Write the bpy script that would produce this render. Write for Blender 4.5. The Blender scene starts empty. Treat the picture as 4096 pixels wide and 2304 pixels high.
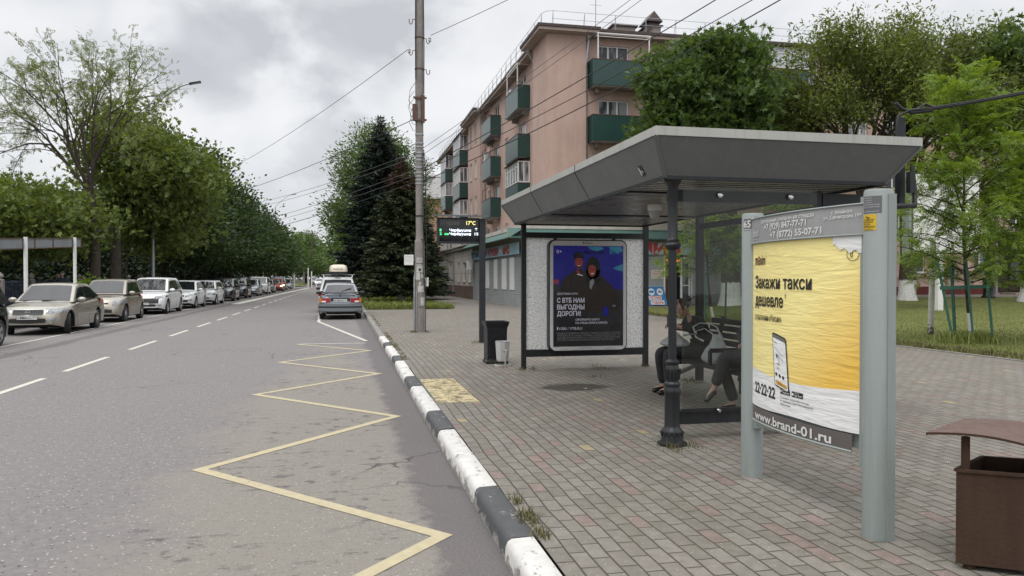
import bpy, bmesh, math, random
import numpy as np
from mathutils import Vector, Matrix
R = math.radians
random.seed(7)
SC = bpy.context.scene
COL = SC.collection
# ---------------------------------------------------------------- camera, world, sun, exposure
cam_d = bpy.data.cameras.new("camera"); cam = bpy.data.objects.new("camera", cam_d); COL.objects.link(cam)
cam_d.sensor_width = 36; cam_d.lens = 27.0; cam_d.clip_end = 3000; cam_d.clip_start = 0.05
cam.location = (0, 0, 1.6); cam.rotation_euler = (R(90 - 0.727), 0, R(-12.43))
SC.camera = cam
W = bpy.data.worlds.new("World"); SC.world = W; W.use_nodes = True
SUN_EL, SUN_AZ = R(58), R(215)          # azimuth measured clockwise from +Y
def build_world():
    nt = W.node_tree; N = nt.nodes; L = nt.links
    N.clear()
    out = N.new("ShaderNodeOutputWorld")
    sky = N.new("ShaderNodeTexSky"); sky.sky_type = 'NISHITA'; sky.sun_disc = False
    sky.sun_elevation = SUN_EL; sky.sun_rotation = SUN_AZ
    b1 = N.new("ShaderNodeBackground"); b1.inputs[1].default_value = 0.12; L.new(sky.outputs[0], b1.inputs[0])
    tc = N.new("ShaderNodeTexCoord")
    sep = N.new("ShaderNodeSeparateXYZ"); L.new(tc.outputs['Generated'], sep.inputs[0])
    def math_(op, a, b=None, c=None):
        n = N.new("ShaderNodeMath"); n.operation = op
        for i, v in enumerate((a, b, c)):
            if v is None: continue
            if isinstance(v, (int, float)): n.inputs[i].default_value = v
            else: L.new(v, n.inputs[i])
        return n.outputs[0]
    # cloud noise over the directions of the sky dome, flattened towards the horizon
    com = N.new("ShaderNodeCombineXYZ"); L.new(sep.outputs[0], com.inputs[0]); L.new(sep.outputs[1], com.inputs[1]); L.new(math_('MULTIPLY', sep.outputs[2], 1.7), com.inputs[2])
    def noise(sc, det, rough, off):
        m = N.new("ShaderNodeMapping"); m.inputs['Location'].default_value = off
        L.new(com.outputs[0], m.inputs['Vector'])
        n = N.new("ShaderNodeTexNoise"); n.inputs['Scale'].default_value = sc; n.inputs['Detail'].default_value = det
        n.inputs['Roughness'].default_value = rough; L.new(m.outputs[0], n.inputs['Vector']); n.inputs['Distortion'].default_value = 0.25
        return n.outputs['Fac']
    n1 = noise(6.5, 7, .52, (3.3, 1.7, 0)); n2 = noise(2.4, 4, .5, (8.2, 4.4, 0))
    mixv = math_('ADD', math_('MULTIPLY', n1, .55), math_('MULTIPLY', n2, .45))
    # a few heavy cloud banks and bright gaps at fixed bearings: (azimuth from +Y, elevation, radius, weight)
    wob = math_('MULTIPLY', math_('SUBTRACT', n1, .5), .16)
    for az, el, rad, wt in ((-8.3, 15.3, 5.2, -.15), (-3.0, 13.2, 3.2, -.08), (-12.5, 13.5, 2.4, -.07), (0.5, 18.6, 5.0, -.13), (5.5, 19.5, 3.5, -.08), (-27, 16.5, 4.5, -.07), (-33, 10, 4.5, -.06), (-1.5, 10.3, 3.2, -.09), (9.5, 9.5, 3.2, -.07),
                            (-12.5, 16.9, 2.2, .10), (-4, 11.5, 3.2, .05), (-14, 7, 7, .06), (7, 12, 3.5, .05), (22, 20, 9, .05), (35, 17, 9, .05)):
        d = Vector((math.sin(R(az)) * math.cos(R(el)), math.cos(R(az)) * math.cos(R(el)), math.sin(R(el))))
        dt = N.new("ShaderNodeVectorMath"); dt.operation = 'DISTANCE'; L.new(tc.outputs['Generated'], dt.inputs[0]); dt.inputs[1].default_value = d
        mr = N.new("ShaderNodeMapRange"); mr.interpolation_type = 'SMOOTHSTEP'; r_ = 2 * math.sin(R(rad) / 2)
        mr.inputs['From Min'].default_value = r_ * .45; mr.inputs['From Max'].default_value = r_ * 1.25; mr.inputs['To Min'].default_value = wt; mr.inputs['To Max'].default_value = 0
        L.new(math_('ADD', dt.outputs['Value'], wob), mr.inputs['Value']); mixv = math_('ADD', mixv, mr.outputs[0])
    cr = N.new("ShaderNodeValToRGB"); L.new(mixv, cr.inputs[0])
    e = cr.color_ramp.elements
    e[0].position = .30; e[0].color = (.60, .61, .64, 1)
    e[1].position = .62; e[1].color = (.97, .97, .98, 1)
    x = e.new(.40); x.color = (.73, .745, .775, 1)
    x = e.new(.50); x.color = (.88, .89, .91, 1)
    # overcast sky: brighter towards the zenith
    up = N.new("ShaderNodeMapRange"); up.inputs['From Min'].default_value = .36; up.inputs['From Max'].default_value = .95
    up.inputs['To Min'].default_value = 1.0; up.inputs['To Max'].default_value = 2.9; L.new(sep.outputs[2], up.inputs['Value'])
    b2 = N.new("ShaderNodeBackground"); L.new(cr.outputs[0], b2.inputs[0]); L.new(up.outputs[0], b2.inputs[1])
    mx = N.new("ShaderNodeMixShader"); mx.inputs[0].default_value = .93
    L.new(b1.outputs[0], mx.inputs[1]); L.new(b2.outputs[0], mx.inputs[2]); L.new(mx.outputs[0], out.inputs[0])
build_world()
sd = bpy.data.lights.new("sun", 'SUN'); sd.energy = 1.1; sd.angle = R(20); sd.color = (1, .96, .9)
sun = bpy.data.objects.new("sun", sd); COL.objects.link(sun); sun.location = (0, 0, 40)
sdir = Vector((math.sin(SUN_AZ) * math.cos(SUN_EL), math.cos(SUN_AZ) * math.cos(SUN_EL), math.sin(SUN_EL)))
sun.rotation_euler = sdir.to_track_quat('Z', 'Y').to_euler()
vs = SC.view_settings; vs.view_transform = 'Standard'; vs.look = 'None'; vs.exposure = 0.0; vs.gamma = 1.0; vs.use_curve_mapping = False
SC.cycles.max_bounces = 8; SC.cycles.transparent_max_bounces = 12

# ---------------------------------------------------------------- materials
class NT:
    """small helper around a material's node tree"""
    def __init__(s, name):
        s.m = bpy.data.materials.new(name); s.m.use_nodes = True
        s.t = s.m.node_tree; s.N = s.t.nodes; s.b = s.N["Principled BSDF"]
        s.tc = s.N.new("ShaderNodeTexCoord"); s.co = s.tc.outputs['Object']
    def lk(s, a, b):
        s.t.links.new(a, b)
    def put(s, sock, v):
        if isinstance(v, (int, float)): sock.default_value = v
        elif isinstance(v, (tuple, list)): sock.default_value = tuple(v) + ((1,) if len(v) == 3 and len(sock.default_value) == 4 else ())
        else: s.lk(v, sock)
    def math(s, op, a, b=None, c=None, clamp=False):
        n = s.N.new("ShaderNodeMath"); n.operation = op; n.use_clamp = clamp
        for i, v in enumerate((a, b, c)):
            if v is not None: s.put(n.inputs[i], v)
        return n.outputs[0]
    def noise(s, scale, detail=4, rough=.5, vec=None, dist=0., stretch=None):
        n = s.N.new("ShaderNodeTexNoise"); n.inputs['Scale'].default_value = scale; n.inputs['Detail'].default_value = detail
        n.inputs['Roughness'].default_value = rough; n.inputs['Distortion'].default_value = dist
        v = vec or s.co
        if stretch:
            mp = s.N.new("ShaderNodeMapping"); mp.inputs['Scale'].default_value = stretch; s.lk(v, mp.inputs['Vector']); v = mp.outputs[0]
        s.lk(v, n.inputs['Vector']); return n.outputs['Fac']
    def ramp(s, fac, *stops, const=False):
        n = s.N.new("ShaderNodeValToRGB"); s.lk(fac, n.inputs[0]); e = n.color_ramp.elements
        if const: n.color_ramp.interpolation = 'CONSTANT'
        def c4(c): return (c, c, c, 1) if isinstance(c, (int, float)) else tuple(c) + (1,)
        e[0].position = stops[0][0]; e[0].color = c4(stops[0][1]); e[1].position = stops[-1][0]; e[1].color = c4(stops[-1][1])
        for p, c in stops[1:-1]:
            k = e.new(p); k.color = c4(c)
        return n.outputs[0]
    def mix(s, fac, a, b, mode='MIX'):
        n = s.N.new("ShaderNodeMix"); n.data_type = 'RGBA'; n.blend_type = mode
        s.put(n.inputs[0], fac)
        for i, v in ((6, a), (7, b)):
            s.put(n.inputs[i], v)
        return n.outputs[2]
    def bump(s, h, strength=.3, dist=.02):
        n = s.N.new("ShaderNodeBump"); n.inputs['Strength'].default_value = strength; n.inputs['Distance'].default_value = dist
        s.lk(h, n.inputs['Height']); s.lk(n.outputs[0], s.b.inputs['Normal'])
    def fin(s, col=None, rough=None, metal=0., spec=None):
        if col is not None: s.put(s.b.inputs['Base Color'], col)
        if rough is not None: s.put(s.b.inputs['Roughness'], rough)
        s.b.inputs['Metallic'].default_value = metal
        if spec is not None: s.b.inputs['Specular IOR Level'].default_value = spec
        return s.m
MATS = {}
def pm(name, col, rough=.6, metal=0., var=.12, scale=6., bump=0., coat=0., spec=None, emit=0., fine=0.):
    """procedural paint: base colour broken up by two noises"""
    if name in MATS: return MATS[name]
    n = NT(name)
    f = n.noise(scale, 5, .6)
    if fine: f = n.math('ADD', n.math('MULTIPLY', f, .6), n.math('MULTIPLY', n.noise(fine, 3, .6), .4))
    lo = tuple(c * (1 - var) for c in col); hi = tuple(min(1, c * (1 + var)) for c in col)
    c = n.ramp(f, (.3, lo), (.7, hi))
    r = n.ramp(n.noise(scale * 2.3, 4), (.3, max(0, rough - .06)), (.7, min(1, rough + .06)))
    n.fin(c, r, metal, spec)
    if coat: n.b.inputs['Coat Weight'].default_value = coat; n.b.inputs['Coat Roughness'].default_value = .06
    if bump: n.bump(n.noise(fine or scale * 6, 4, .6), bump, .01)
    if emit:
        n.lk(c, n.b.inputs['Emission Color']); n.b.inputs['Emission Strength'].default_value = emit
    MATS[name] = n.m
    return n.m

# ---------------------------------------------------------------- mesh building
class MB:
    """collects geometry in world or local coordinates, with several materials; build() links it as one mesh object"""
    def __init__(s): s.v = []; s.f = []; s.mi = []; s.ms = []; s.cur = 0
    def mat(s, m):
        if m not in s.ms: s.ms.append(m)
        s.cur = s.ms.index(m); return s
    def add(s, vs, fs):
        b = len(s.v); s.v += [tuple(p) for p in vs]
        for f in fs: s.f.append([b + i for i in f]); s.mi.append(s.cur)
        return s
    def quad(s, *p): return s.add(p, [range(len(p))])
    def box(s, c, d, rz=0., rx=0., taper=1.):
        x, y, z = d[0] / 2, d[1] / 2, d[2] / 2
        vs = []
        M = Matrix.Rotation(rz, 3, 'Z') @ Matrix.Rotation(rx, 3, 'X')
        for k in (-1, 1):
            t = taper if k > 0 else 1
            for sx, sy in ((-1, -1), (1, -1), (1, 1), (-1, 1)):
                p = M @ Vector((sx * x * t, sy * y * t, k * z)); vs.append((c[0] + p.x, c[1] + p.y, c[2] + p.z))
        return s.add(vs, [(3, 2, 1, 0), (4, 5, 6, 7), (0, 1, 5, 4), (1, 2, 6, 5), (2, 3, 7, 6), (3, 0, 4, 7)])
    def b2(s, a, b):
        return s.box([(a[i] + b[i]) / 2 for i in range(3)], [abs(b[i] - a[i]) for i in range(3)])
    def bar(s, p, q, w, h=None):
        """square bar from p to q"""
        p = Vector(p); q = Vector(q); d = (q - p); L = d.length
        if L < 1e-6: return s
        d /= L; h = h or w
        u = d.cross(Vector((0, 0, 1)));
        if u.length < 1e-3: u = Vector((1, 0, 0))
        u.normalize(); n = u.cross(d)
        vs = []
        for e in (p, q):
            for a, b in ((-1, -1), (1, -1), (1, 1), (-1, 1)): vs.append(e + u * a * w / 2 + n * b * h / 2)
        return s.add(vs, [(3, 2, 1, 0), (4, 5, 6, 7), (0, 1, 5, 4), (1, 2, 6, 5), (2, 3, 7, 6), (3, 0, 4, 7)])
    def tube(s, pts, r, n=8, cap=True):
        pts = [Vector(p) for p in pts]
        if not hasattr(r, '__len__'): r = [r] * len(pts)
        vs = []; prev = None
        for i, p in enumerate(pts):
            d = (pts[min(i + 1, len(pts) - 1)] - pts[max(i - 1, 0)])
            d = d.normalized() if d.length > 1e-9 else Vector((0, 0, 1))
            if prev is None:
                u = d.cross(Vector((0, 0, 1)))
                if u.length < .05: u = d.cross(Vector((0, 1, 0)))
            else: u = prev - d * prev.dot(d)
            u.normalize(); prev = u; w = d.cross(u)
            for k in range(n):
                a = 2 * math.pi * k / n; vs.append(p + (u * math.cos(a) + w * math.sin(a)) * r[i])
        fs = []
        for i in range(len(pts) - 1):
            for k in range(n):
                k2 = (k + 1) % n; fs.append((i * n + k, i * n + k2, (i + 1) * n + k2, (i + 1) * n + k))
        if cap: fs.append(range(n - 1, -1, -1)); fs.append(range((len(pts) - 1) * n, len(pts) * n))
        return s.add(vs, fs)
    def lathe(s, c, prof, n=20, axis='Z', cap=True):
        vs = []; m = len(prof)
        for r, h in prof:
            for k in range(n):
                a = 2 * math.pi * k / n; x, y = r * math.cos(a), r * math.sin(a)
                p = (x, y, h) if axis == 'Z' else (x, h, y) if axis == 'Y' else (h, x, y)
                vs.append((c[0] + p[0], c[1] + p[1], c[2] + p[2]))
        fs = [(i * n + k, i * n + (k + 1) % n, (i + 1) * n + (k + 1) % n, (i + 1) * n + k) for i in range(m - 1) for k in range(n)]
        if axis == 'Y': fs = [f[::-1] for f in fs]
        if cap: fs += [list(range(n))[::-1], list(range((m - 1) * n, m * n))]
        return s.add(vs, fs)
    def prism(s, poly, h0, h1, fm):
        """polygon in (a,b) swept in depth h0..h1 through the mapping fm(a,b,d)"""
        n = len(poly)
        vs = [fm(a, b, h0) for a, b in poly] + [fm(a, b, h1) for a, b in poly]
        return s.add(vs, [list(range(n))[::-1], list(range(n, 2 * n))] + [(i, (i + 1) % n, n + (i + 1) % n, n + i) for i in range(n)])
    def sphere(s, c, r, n=12, m=8):
        r = r if hasattr(r, '__len__') else (r, r, r)
        prof = [(math.sin(math.pi * i / m), -math.cos(math.pi * i / m)) for i in range(m + 1)]
        vs = []
        for a, h in prof:
            for k in range(n):
                t = 2 * math.pi * k / n; vs.append((c[0] + r[0] * a * math.cos(t), c[1] + r[1] * a * math.sin(t), c[2] + r[2] * h))
        return s.add(vs, [(i * n + k, i * n + (k + 1) % n, (i + 1) * n + (k + 1) % n, (i + 1) * n + k) for i in range(m) for k in range(n)])
    def grid(s, fn, nu, nv):
        vs = [fn(i / nu, j / nv) for i in range(nu + 1) for j in range(nv + 1)]
        return s.add(vs, [(i * (nv + 1) + j, (i + 1) * (nv + 1) + j, (i + 1) * (nv + 1) + j + 1, i * (nv + 1) + j + 1) for i in range(nu) for j in range(nv)])
    def text(s, fm, body, x, y, h, w=None, bold=0., d=.0, shear=0., align='L'):
        """flat lettering of cap height h with its lower left at (x,y) of the mapping fm(a,b,depth); w fits the width"""
        vs, fs, bw = glyphs(body, bold, shear)
        k = h / .727; sx = (w / bw) if w else k
        ox = x - (bw * sx / 2 if align == 'C' else bw * sx if align == 'R' else 0)
        return s.add([fm(ox + a * sx, y + b * k, d) for a, b in vs], fs)
    def build(s, name, parent=None, smooth=None, org=None):
        me = bpy.data.meshes.new(name)
        o_ = ORG.get(parent.name, (0, 0, 0)) if parent else (org or (0, 0, 0))
        me.from_pydata([(p[0] - o_[0], p[1] - o_[1], p[2] - o_[2]) for p in s.v], [], s.f)
        for m in s.ms: me.materials.append(m)
        me.polygons.foreach_set('material_index', s.mi)
        if smooth is not None:
            me.polygons.foreach_set('use_smooth', [True] * len(s.f)); me.set_sharp_from_angle(angle=R(smooth))
        me.update()
        o = bpy.data.objects.new(name, me); COL.objects.link(o)
        if parent: o.parent = parent; ORG[o.name] = o_
        else: o.location = o_; ORG[o.name] = o_
        return o
ORG = {}
_GL = {}
def glyphs(body, bold=0., shear=0.):
    key = (body, bold, shear)
    if key not in _GL:
        cu = bpy.data.curves.new("glyphs", 'FONT'); cu.body = body; cu.size = 1; cu.offset = bold; cu.resolution_u = 3; cu.shear = shear
        ob = bpy.data.objects.new("glyphs", cu)
        me = ob.to_mesh()
        vs = [(v.co.x, v.co.y) for v in me.vertices]; fs = [tuple(p.vertices) for p in me.polygons]
        ob.to_mesh_clear(); bpy.data.objects.remove(ob); bpy.data.curves.remove(cu)
        x0 = min(v[0] for v in vs); x1 = max(v[0] for v in vs)
        _GL[key] = ([(a - x0, b) for a, b in vs], fs, x1 - x0)
    return _GL[key]
def frame(o, ex, ey, n):
    o, ex, ey, n = Vector(o), Vector(ex), Vector(ey), Vector(n)
    return lambda a, b, d=0.: tuple(o + ex * a + ey * b + n * d)
def tag(o, label=None, cat=None, group=None, kind=None):
    for k, v in (('label', label), ('category', cat), ('group', group), ('kind', kind)):
        if v: o[k] = v
    return o
def thing(name, label, cat, loc=(0, 0, 0), group=None, rz=0.):
    o = bpy.data.objects.new(name, None); COL.objects.link(o); o.empty_display_size = .2
    o.location = loc; o.rotation_euler = (0, 0, rz); ORG[o.name] = tuple(loc)
    return tag(o, label, cat, group)
def copy_tree(o, parent=None):
    c = o.copy(); COL.objects.link(c); ORG[c.name] = ORG.get(o.name, (0, 0, 0))
    if parent: c.parent = parent
    for ch in [x for x in bpy.data.objects if x.parent == o]: copy_tree(ch, c)
    return c
def quadmesh(name, V, Q, mats, parent=None, mi=None, org=None):
    """fast mesh of quads from numpy arrays"""
    V = np.asarray(V, np.float32); Q = np.asarray(Q, np.int32)
    o_ = ORG.get(parent.name, (0, 0, 0)) if parent else (org or (0, 0, 0))
    V = V - np.array(o_, np.float32)
    me = bpy.data.meshes.new(name); me.vertices.add(len(V)); me.vertices.foreach_set('co', V.ravel())
    k = Q.shape[1]
    me.loops.add(Q.size); me.loops.foreach_set('vertex_index', Q.ravel())
    me.polygons.add(len(Q)); me.polygons.foreach_set('loop_start', np.arange(0, Q.size, k, dtype=np.int32))
    me.polygons.foreach_set('loop_total', np.full(len(Q), k, np.int32))
    for m in mats: me.materials.append(m)
    if mi is not None: me.polygons.foreach_set('material_index', np.asarray(mi, np.int32))
    me.update(calc_edges=True); me.validate()
    o = bpy.data.objects.new(name, me); COL.objects.link(o)
    if parent: o.parent = parent; ORG[o.name] = o_
    else: o.location = o_
    return o
# ---------------------------------------------------------------- ground materials
PZ = 0.13                                # pavement level
def asphalt():
    n = NT("asphalt"); m = n.math
    sp = n.N.new("ShaderNodeSeparateXYZ"); n.lk(n.co, sp.inputs[0]); X, Y = sp.outputs[0], sp.outputs[1]
    agg = n.noise(70, 4, .75); agg2 = n.noise(16, 5, .7)
    big = n.noise(.35, 4, .55)
    c = n.ramp(m('ADD', m('MULTIPLY', agg, .5), m('MULTIPLY', agg2, .5)), (.3, (.095, .087, .084)), (.5, (.170, .157, .152)), (.72, (.25, .233, .226)))
    c = n.mix(n.ramp(big, (.35, 0.), (.7, .35)), c, (.19, .174, .167))
    # pale stones in the wearing course
    vo = n.N.new("ShaderNodeTexVoronoi"); vo.inputs['Scale'].default_value = 38; n.lk(n.co, vo.inputs['Vector'])
    wn = n.N.new("ShaderNodeTexWhiteNoise"); n.lk(vo.outputs['Color'], wn.inputs['Vector'])
    c = n.mix(m('MULTIPLY', m('LESS_THAN', vo.outputs['Distance'], .28), m('GREATER_THAN', wn.outputs[0], .86)), c, (.40, .385, .37))
    c = n.mix(m('MULTIPLY', m('LESS_THAN', vo.outputs['Distance'], .3), m('LESS_THAN', wn.outputs[0], .10)), c, (.05, .047, .047))
    # wheel tracks: slightly smoother and paler
    trk = m('MULTIPLY', m('SINE', m('MULTIPLY', m('ADD', X, 3.3), 3.6)), .5)
    c = n.mix(m('MULTIPLY', m('ADD', trk, .5), .16), c, (.188, .174, .171))
    # dusty beige bus bay
    db = m('ADD', m('MULTIPLY', m('ABSOLUTE', m('SUBTRACT', X, -.2)), .75), m('MULTIPLY', m('MAXIMUM', m('SUBTRACT', Y, 11), 0), .12))
    db = m('ADD', db, m('MULTIPLY', m('SUBTRACT', n.noise(1.1, 5, .6), .5), 1.6))
    c = n.mix(m('MULTIPLY', n.ramp(db, (.55, 1.), (1.15, 0.)), .48), c, n.ramp(agg, (.3, (.15, .135, .105)), (.7, (.31, .285, .23))))
    # dark oil drips, drawn out across the lane
    dn = n.noise(6.5, 7, .68, stretch=(.8, 1.3, 1)); reg = n.noise(.55, 2, .5)
    lane = n.ramp(m('ABSOLUTE', m('SUBTRACT', X, -.45)), (.7, 1.), (1.1, 0.))
    spot = m('MULTIPLY', m('MULTIPLY', n.ramp(dn, (.565, 0.), (.60, 1.)), n.ramp(reg, (.43, 0.), (.52, 1.))), lane)
    c = n.mix(m('MULTIPLY', spot, .72), c, (.075, .062, .066))
    # dark fresh strip along the kerb
    gx = m('ADD', X, m('MULTIPLY', m('SUBTRACT', n.noise(3.2, 8, .78), .5), .62))
    gut = m('MULTIPLY', n.ramp(gx, (.46, 0.), (.56, 1.)), n.ramp(Y, (14., 1.), (22., .25)) if False else 1.)
    c = n.mix(m('MULTIPLY', gut, .8), c, n.ramp(agg, (.3, (.06, .053, .055)), (.7, (.15, .135, .135))))
    # repair seam in the far lane
    sx = m('ABSOLUTE', m('ADD', m('ADD', X, 6.75), m('MULTIPLY', m('SUBTRACT', n.noise(.4, 3), .5), .35)))
    c = n.mix(m('MULTIPLY', n.ramp(sx, (.13, 1.), (.22, 0.)), .62), c, (.085, .075, .077))
    # darker, less worn parking lane
    c = n.mix(m('MULTIPLY', n.ramp(X, (.3, 1.), (.5, 0.)) if False else m('LESS_THAN', X, -7.7), .35), c, (.11, .1, .1))
    # cracks
    vc = n.N.new("ShaderNodeTexVoronoi"); vc.feature = 'DISTANCE_TO_EDGE'; vc.inputs['Scale'].default_value = .45
    wv = n.N.new("ShaderNodeMapping"); n.lk(n.co, wv.inputs['Vector'])
    va = n.N.new("ShaderNodeVectorMath"); va.operation = 'ADD'; n.lk(wv.outputs[0], va.inputs[0])
    nz = n.N.new("ShaderNodeTexNoise"); nz.inputs['Scale'].default_value = 1.6; nz.inputs['Detail'].default_value = 6; n.lk(n.co, nz.inputs['Vector'])
    n.lk(nz.outputs['Color'], va.inputs[1]); n.lk(va.outputs[0], vc.inputs['Vector'])
    ck = m('MULTIPLY', m('LESS_THAN', vc.outputs['Distance'], .006), n.ramp(n.noise(.22, 3), (.52, 0.), (.58, 1.)))
    c = n.mix(m('MULTIPLY', ck, .8), c, (.05, .045, .045))
    n.bump(m('ADD', agg, m('MULTIPLY', agg2, .6)), .35, .012)
    return n.fin(c, n.ramp(agg, (.3, .82), (.7, .95)), spec=.35)
def pavers():
    n = NT("pavers"); m = n.math
    sp = n.N.new("ShaderNodeSeparateXYZ"); n.lk(n.co, sp.inputs[0])
    wob = m('MULTIPLY', m('SUBTRACT', n.noise(.7, 3), .5), .10)
    X = m('ADD', sp.outputs[0], wob); Y = m('ADD', sp.outputs[1], m('MULTIPLY', m('SUBTRACT', n.noise(.9, 3, stretch=(1, 1, 1)), .5), .05))
    u = m('DIVIDE', X, .106); row = m('FLOOR', u); fu = m('FRACT', u)
    jit = n.N.new("ShaderNodeTexWhiteNoise"); jit.noise_dimensions = '1D'; n.lk(row, jit.inputs['W'])
    v = m('ADD', m('ADD', m('DIVIDE', Y, .213), m('MULTIPLY', m('FLOORED_MODULO', row, 2.), .5)), m('MULTIPLY', jit.outputs[0], .18))
    col = m('FLOOR', v); fv = m('FRACT', v)
    cell = n.N.new("ShaderNodeCombineXYZ"); n.lk(row, cell.inputs[0]); n.lk(col, cell.inputs[1])
    wn = n.N.new("ShaderNodeTexWhiteNoise"); wn.noise_dimensions = '2D'; n.lk(cell.outputs[0], wn.inputs['Vector'])
    wn2 = n.N.new("ShaderNodeTexWhiteNoise"); wn2.noise_dimensions = '3D'; cell2 = n.N.new("ShaderNodeCombineXYZ")
    n.lk(row, cell2.inputs[0]); n.lk(col, cell2.inputs[1]); cell2.inputs[2].default_value = 3.7; n.lk(cell2.outputs[0], wn2.inputs['Vector'])
    eu = m('MULTIPLY', m('MINIMUM', fu, m('SUBTRACT', 1., fu)), .106); ev = m('MULTIPLY', m('MINIMUM', fv, m('SUBTRACT', 1., fv)), .213)
    e = m('ADD', m('MINIMUM', eu, ev), m('MULTIPLY', m('SUBTRACT', n.noise(45, 3), .5), .004))
    joint = n.ramp(e, (.0034, 1.), (.0075, 0.))
    fine = n.noise(110, 3, .7); mid = n.noise(14, 4, .6)
    base = n.ramp(wn.outputs[0], (0., (.155, .141, .119)), (.5, (.176, .161, .138)), (1., (.199, .183, .159)))
    # red stones are common beside the kerb, rare elsewhere; a yellow one now and then
    redp = n.math('ADD', n.ramp(m('ADD', sp.outputs[0], m('MULTIPLY', n.noise(.5, 2), 2.2)), (1.9, .10), (3.6, .008)), 0.)
    c = n.mix(m('MULTIPLY', m('LESS_THAN', wn2.outputs[0], redp), .6), base, (.20, .14, .122))
    c = n.mix(m('MULTIPLY', m('GREATER_THAN', wn2.outputs[0], .9955), .8), c, (.30, .245, .14))
    c = n.mix(.55, c, n.ramp(m('ADD', m('MULTIPLY', fine, .5), m('MULTIPLY', mid, .5)), (.3, .45), (.7, 1.55)), 'MULTIPLY')
    sk = n.N.new("ShaderNodeTexVoronoi"); sk.inputs['Scale'].default_value = 60; n.lk(n.co, sk.inputs['Vector'])
    swn = n.N.new("ShaderNodeTexWhiteNoise"); n.lk(sk.outputs['Color'], swn.inputs['Vector'])
    c = n.mix(m('MULTIPLY', m('LESS_THAN', sk.outputs['Distance'], .22), m('GREATER_THAN', swn.outputs[0], .93)), c, (.42, .4, .37))
    # worn stains
    c = n.mix(n.ramp(n.noise(.9, 5, .62), (.52, 0.), (.72, .34)), c, (.12, .105, .09))
    c = n.mix(n.ramp(n.noise(.33, 4, .55), (.45, 0.), (.7, .2)), c, (.225, .203, .176))
    # one spill in front of the shelter
    dx = m('DIVIDE', m('SUBTRACT', sp.outputs[0], 3.02), .52); dy = m('DIVIDE', m('SUBTRACT', sp.outputs[1], 9.9), .42)
    dd = m('ADD', m('ADD', m('MULTIPLY', dx, dx), m('MULTIPLY', dy, dy)), m('MULTIPLY', m('SUBTRACT', n.noise(4.5, 5, .65), .5), 2.4))
    c = n.mix(m('MULTIPLY', n.ramp(dd, (.5, 1.), (1.1, 0.)), .88), c, (.035, .028, .026))
    moss = n.ramp(n.noise(1.6, 4), (.5, (.05, .042, .034)), (.68, (.062, .066, .03)))
    c = n.mix(m('MULTIPLY', joint, .95), c, moss)
    n.bump(m('SUBTRACT', m('MULTIPLY', fine, .25), joint), .6, .006)
    return n.fin(c, .86, spec=.3)
def kerb_mat(name, paint, worn):
    """kerb stone under a coat of paint that has worn to the concrete in ragged streaks"""
    n = NT(name); m = n.math
    sp = n.N.new("ShaderNodeSeparateXYZ"); n.lk(n.co, sp.inputs[0])
    con = n.ramp(n.noise(30, 5, .7), (.3, (.15, .14, .125)), (.7, (.30, .285, .26)))
    p = n.ramp(n.noise(9, 5, .6), (.3, tuple(k * .82 for k in paint)), (.7, paint))
    wearn = m('ADD', m('MULTIPLY', n.noise(7, 7, .72, stretch=(1.6, .8, 1)), .7), m('MULTIPLY', n.noise(34, 4, .6), .3))
    low = n.ramp(sp.outputs[2], (0.0, .16), (.085, .0))
    w = n.ramp(m('ADD', wearn, low), (worn, 0.), (worn + .03, 1.))
    c = n.mix(w, p, con)
    n.bump(wearn, .3, .01)
    return n.fin(c, .8)
def line_mat(name, col, worn=.63):
    """road paint, slightly worn through to the asphalt"""
    n = NT(name); m = n.math
    p = n.ramp(n.noise(13, 5, .65), (.3, tuple(k * .8 for k in col)), (.7, col))
    w = n.ramp(m('ADD', m('MULTIPLY', n.noise(26, 6, .75), .65), m('MULTIPLY', n.noise(2.2, 4, .6), .35)), (worn, 0.), (worn + .04, 1.))
    c = n.mix(w, p, n.ramp(n.noise(60, 3), (.3, (.12, .11, .105)), (.7, (.24, .22, .215))))
    n.bump(n.noise(90, 3), .25, .008)
    return n.fin(c, .8)
def soil(name, a, b, sc=3., sc2=40.):
    n = NT(name); f = n.math('ADD', n.math('MULTIPLY', n.noise(sc, 5, .6), .5), n.math('MULTIPLY', n.noise(sc2, 4, .7), .5))
    n.bump(n.noise(sc2, 4), .5, .03)
    return n.fin(n.ramp(f, (.32, a), (.68, b)), .95, spec=.2)
M_ASPH = asphalt(); M_PAV = pavers()
M_KW = kerb_mat("kerb_white", (.60, .585, .555), .565); M_KB = kerb_mat("kerb_black", (.07, .073, .075), .575); M_KC = kerb_mat("kerb_bare", (.22, .21, .19), .5)
M_YEL = line_mat("line_yellow", (.45, .39, .25), .585); M_WHT = line_mat("line_white", (.55, .52, .45), .62)
M_LAWN = soil("lawn_turf", (.075, .085, .024), (.16, .168, .055)); M_EARTH = soil("dark_earth", (.02, .022, .012), (.06, .055, .035))
M_PATH = soil("plaza_asphalt", (.13, .118, .105), (.22, .2, .18), .8, 30)
def lawn_z(x, y):
    t = min(1, max(0, (y - 20) / 18)); t = t * t * (3 - 2 * t)
    k = min(1, max(0, (x - 17) / 8))
    return PZ + .02 + .42 * t * k
def structure(o): o['kind'] = 'structure'; return o
def sheet(name, m, x0, x1, y0, y1, z, nx=1, ny=1, zf=None):
    b = MB().mat(m)
    b.grid(lambda u, v: (x0 + (x1 - x0) * u, y0 + (y1 - y0) * v, zf(x0 + (x1 - x0) * u, y0 + (y1 - y0) * v) if zf else z), nx, ny)
    return structure(b.build(name))
sheet("ground", M_EARTH, -700, 700, -60, 1500, -.03)
sheet("road", M_ASPH, -9.95, .9, -6, 420, 0.0)
sheet("pavement", M_PAV, 1.07, 11.7, -6, 36.6, PZ)
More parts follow.
